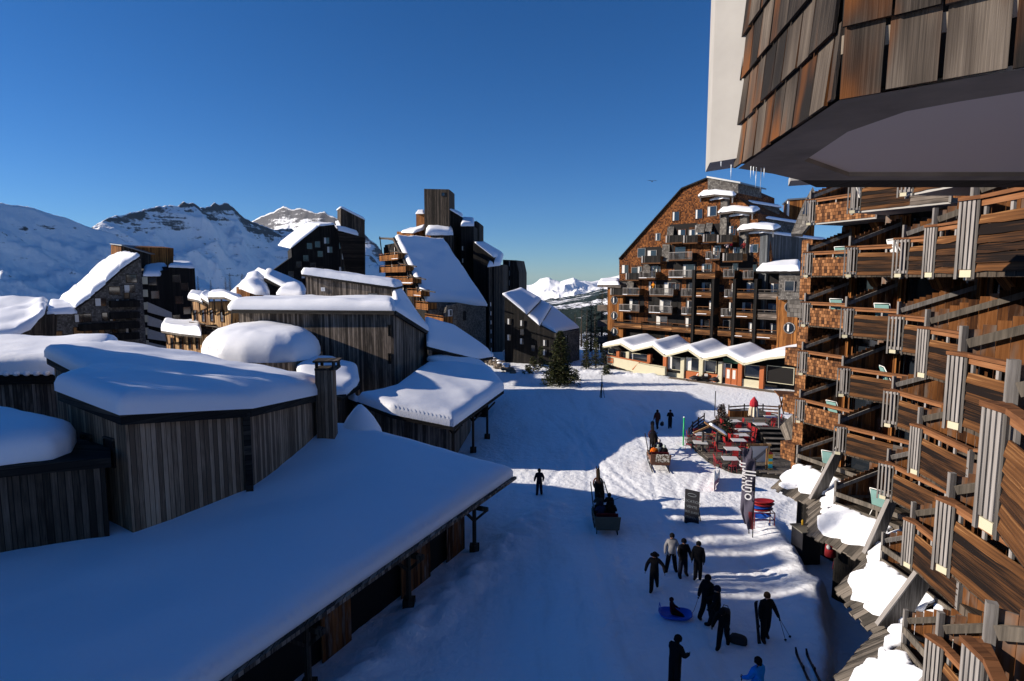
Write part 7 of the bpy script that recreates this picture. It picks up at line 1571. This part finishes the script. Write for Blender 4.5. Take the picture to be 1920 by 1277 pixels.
# ---------------------------------------------------------------- snowmobiles and far people
def snowmobile(label, u, v, rz):
    p = gp_(u, v); t = thing('snowmobile', label, 'snowmobile', p, rz, 'snowmobiles parked by the shops'); Mx = Matrix.Translation(p) @ Matrix.Rotation(rz, 4, 'Z'); T = lambda a: Mx @ V(a)
    mb = MB(); vs = []; prf = [(-.2, .30, .25, .5), (.25, .36, .25, .72), (.7, .38, .25, .8), (1.1, .3, .3, .62), (1.4, .12, .4, .46)]; n = len(prf)
    for x, w_, z0, z1 in prf: vs += [T((x, -w_, z0)), T((x, w_, z0)), T((x, w_ * .6, z1)), T((x, -w_ * .6, z1))]
    mb.mesh(vs, [(i * 4 + j, i * 4 + (j + 1) % 4, (i + 1) * 4 + (j + 1) % 4, (i + 1) * 4 + j) for i in range(n - 1) for j in range(4)] + [(3, 2, 1, 0), (n * 4 - 4, n * 4 - 3, n * 4 - 2, n * 4 - 1)]); mb.build('cowl', M['ink'], t, True)
    mb = MB(); mb.extr([T((-1.2, -.2, .55)), T((-1.15, -.2, .78)), T((-.5, -.2, .7)), T((.2, -.2, .72)), T((.2, -.2, .5))], Mx.to_3x3() @ V((0, .4, 0))); mb.build('seat', M['ink'], t)
    mb = MB(); mb.extr([T((-1.3, -.22, .12)), T((-1.1, -.22, .42)), T((.2, -.22, .42)), T((.4, -.22, .1)), T((-1.1, -.22, .0))], Mx.to_3x3() @ V((0, .44, 0))); mb.build('track', M['dmetal'], t)
    mb = MB(); mb.extr([T((.35, -.28, .8)), T((.35, .28, .8)), T((.15, .22, 1.12)), T((.15, -.22, 1.12))], Mx.to_3x3() @ V((.04, 0, .02))); mb.build('windscreen', M['white'], t)
    for sd in (-.42, .42):
        mb = MB(); mb.tube([T((.5, sd, .04)), T((1.5, sd, .04)), T((1.75, sd, .2))], .05, 6); mb.bar(T((.9, sd, .06)), T((.8, sd * .6, .45)), .05); mb.build('ski', M['dmetal'], t)
    mb = MB(); mb.tube([T((.2, -.36, 1.0)), T((.25, 0, .92)), T((.2, .36, 1.0))], .02, 6); mb.build('handlebar', M['metal'], t)
    mb = MB(); mb.obox(T((-1.1, -.22, .8)), Mx.to_3x3() @ V((.4, 0, 0)), Mx.to_3x3() @ V((0, .44, 0)), UP * .3); mb.build('luggage_box', M['white' if 'left' in label else 'ink'], t)
snowmobile('black snowmobile parked outside the shops, the left one of two', 1311, 715, 2.9); snowmobile('black snowmobile parked outside the shops, the right one of two', 1349, 718, 2.75)
stand(1229, 697, 'skier in red standing at the foot of the shop steps', 2.6, h=1.8, jacket=(.3, .012, .02), trousers=(.05, .01, .012), legs=(10, 10, -10, 10), hat=(.5, .1, .1), armR=(20, 25, 40), armL=(20, 20, 30)); stand(1236, 699, 'skier in red and dark trousers bending beside the shop steps', 2.2, h=1.75, jacket=(.25, .01, .018), trousers=(.2, .012, .02), lean=38, legs=(25, 20, -5, 20), armR=(40, 12, 30), armL=(40, 12, 30), hat=BK)
stand(1329, 712, 'person in black standing in front of a shop window', .2, h=1.85, jacket=BK, trousers=BK, hat=BK); stand(1342, 716, 'person in a dark coat leaning at the brick red riser by the right snowmobile', .5, h=1.78, jacket=(.03, .01, .012), trousers=BK, hat=BK, lean=8)
p = G(1110, 683, -.8); person('distant person in pale clothes on the shaded path beyond the large conifer', p.x, p.y, gz(p.x, p.y), 1.0, h=1.75, jacket=(.5, .5, .5), trousers=(.4, .4, .42), hat=BK)
for (u, v, l, j, ht) in ((1364, 462, 'person in a red and white top, left of a pair on an upper balcony', (.6, .5, .5), (.4, .02, .05)), (1371, 459, 'person in crimson, right of a pair on an upper balcony', (.42, .015, .04), (.5, .45, .4)), (1395, 463, 'person in maroon on an upper balcony beside the round orange gable', (.15, .02, .02), (.5, .3, .25)), (1225, 538, 'person in yellow and orange on a railed balcony of the orange block', (.65, .25, .02), (.5, .1, .02))):
    a_ = cf.hit(u, v, .9); b_ = min((z for z in [cf.sz(u, y + 12, 1.5)[1] for y in (474, 552 - 12)]), key=lambda z: abs(z - a_.z + .6)); person(l, a_.x, a_.y, a_.z - .95, 2.4, h=1.72, jacket=j, trousers=BK, hat=ht, armR=(30, 20, 40), armL=(30, 20, 40))
# a far bird over the gap between the blocks
p = P(1223, 340, 60); bd_ = thing('bird', 'small dark bird gliding in the blue sky left of the overhead balcony', 'bird', p); mb = MB(); mb.tube([p + V((-.02, -.22, 0)), p + V((0, -.05, .01)), p + V((0, .12, 0)), p + V((0, .26, -.01))], [.02, .06, .05, .01], 8)
for sd in (-1, 1): mb.extr([p + V((sd * .03, -.08, .02)), p + V((sd * .28, -.02, .1)), p + V((sd * .5, .1, .05)), p + V((sd * .26, .1, .09)), p + V((sd * .03, .08, .02))], UP * .012)
mb.build('body', M['ink'], bd_)

# ---------------------------------------------------------------- mountain air
hz = MB(); hz.obox((-9000, -60, -1300), (18000, 0, 0), (0, 16500, 0), (0, 0, 3200))
vm = bpy.data.materials.new('thin_air'); vm.use_nodes = True; vn_ = vm.node_tree; vn_.nodes.remove(vn_.nodes['Principled BSDF'])
pv = vn_.nodes.new('ShaderNodeVolumePrincipled'); pv.inputs['Color'].default_value = (.45, .7, 1, 1); pv.inputs['Density'].default_value = 5e-6
vn_.links.new(pv.outputs[0], vn_.nodes['Material Output'].inputs['Volume'])
tag(hz.build('haze', vm), kind='stuff')
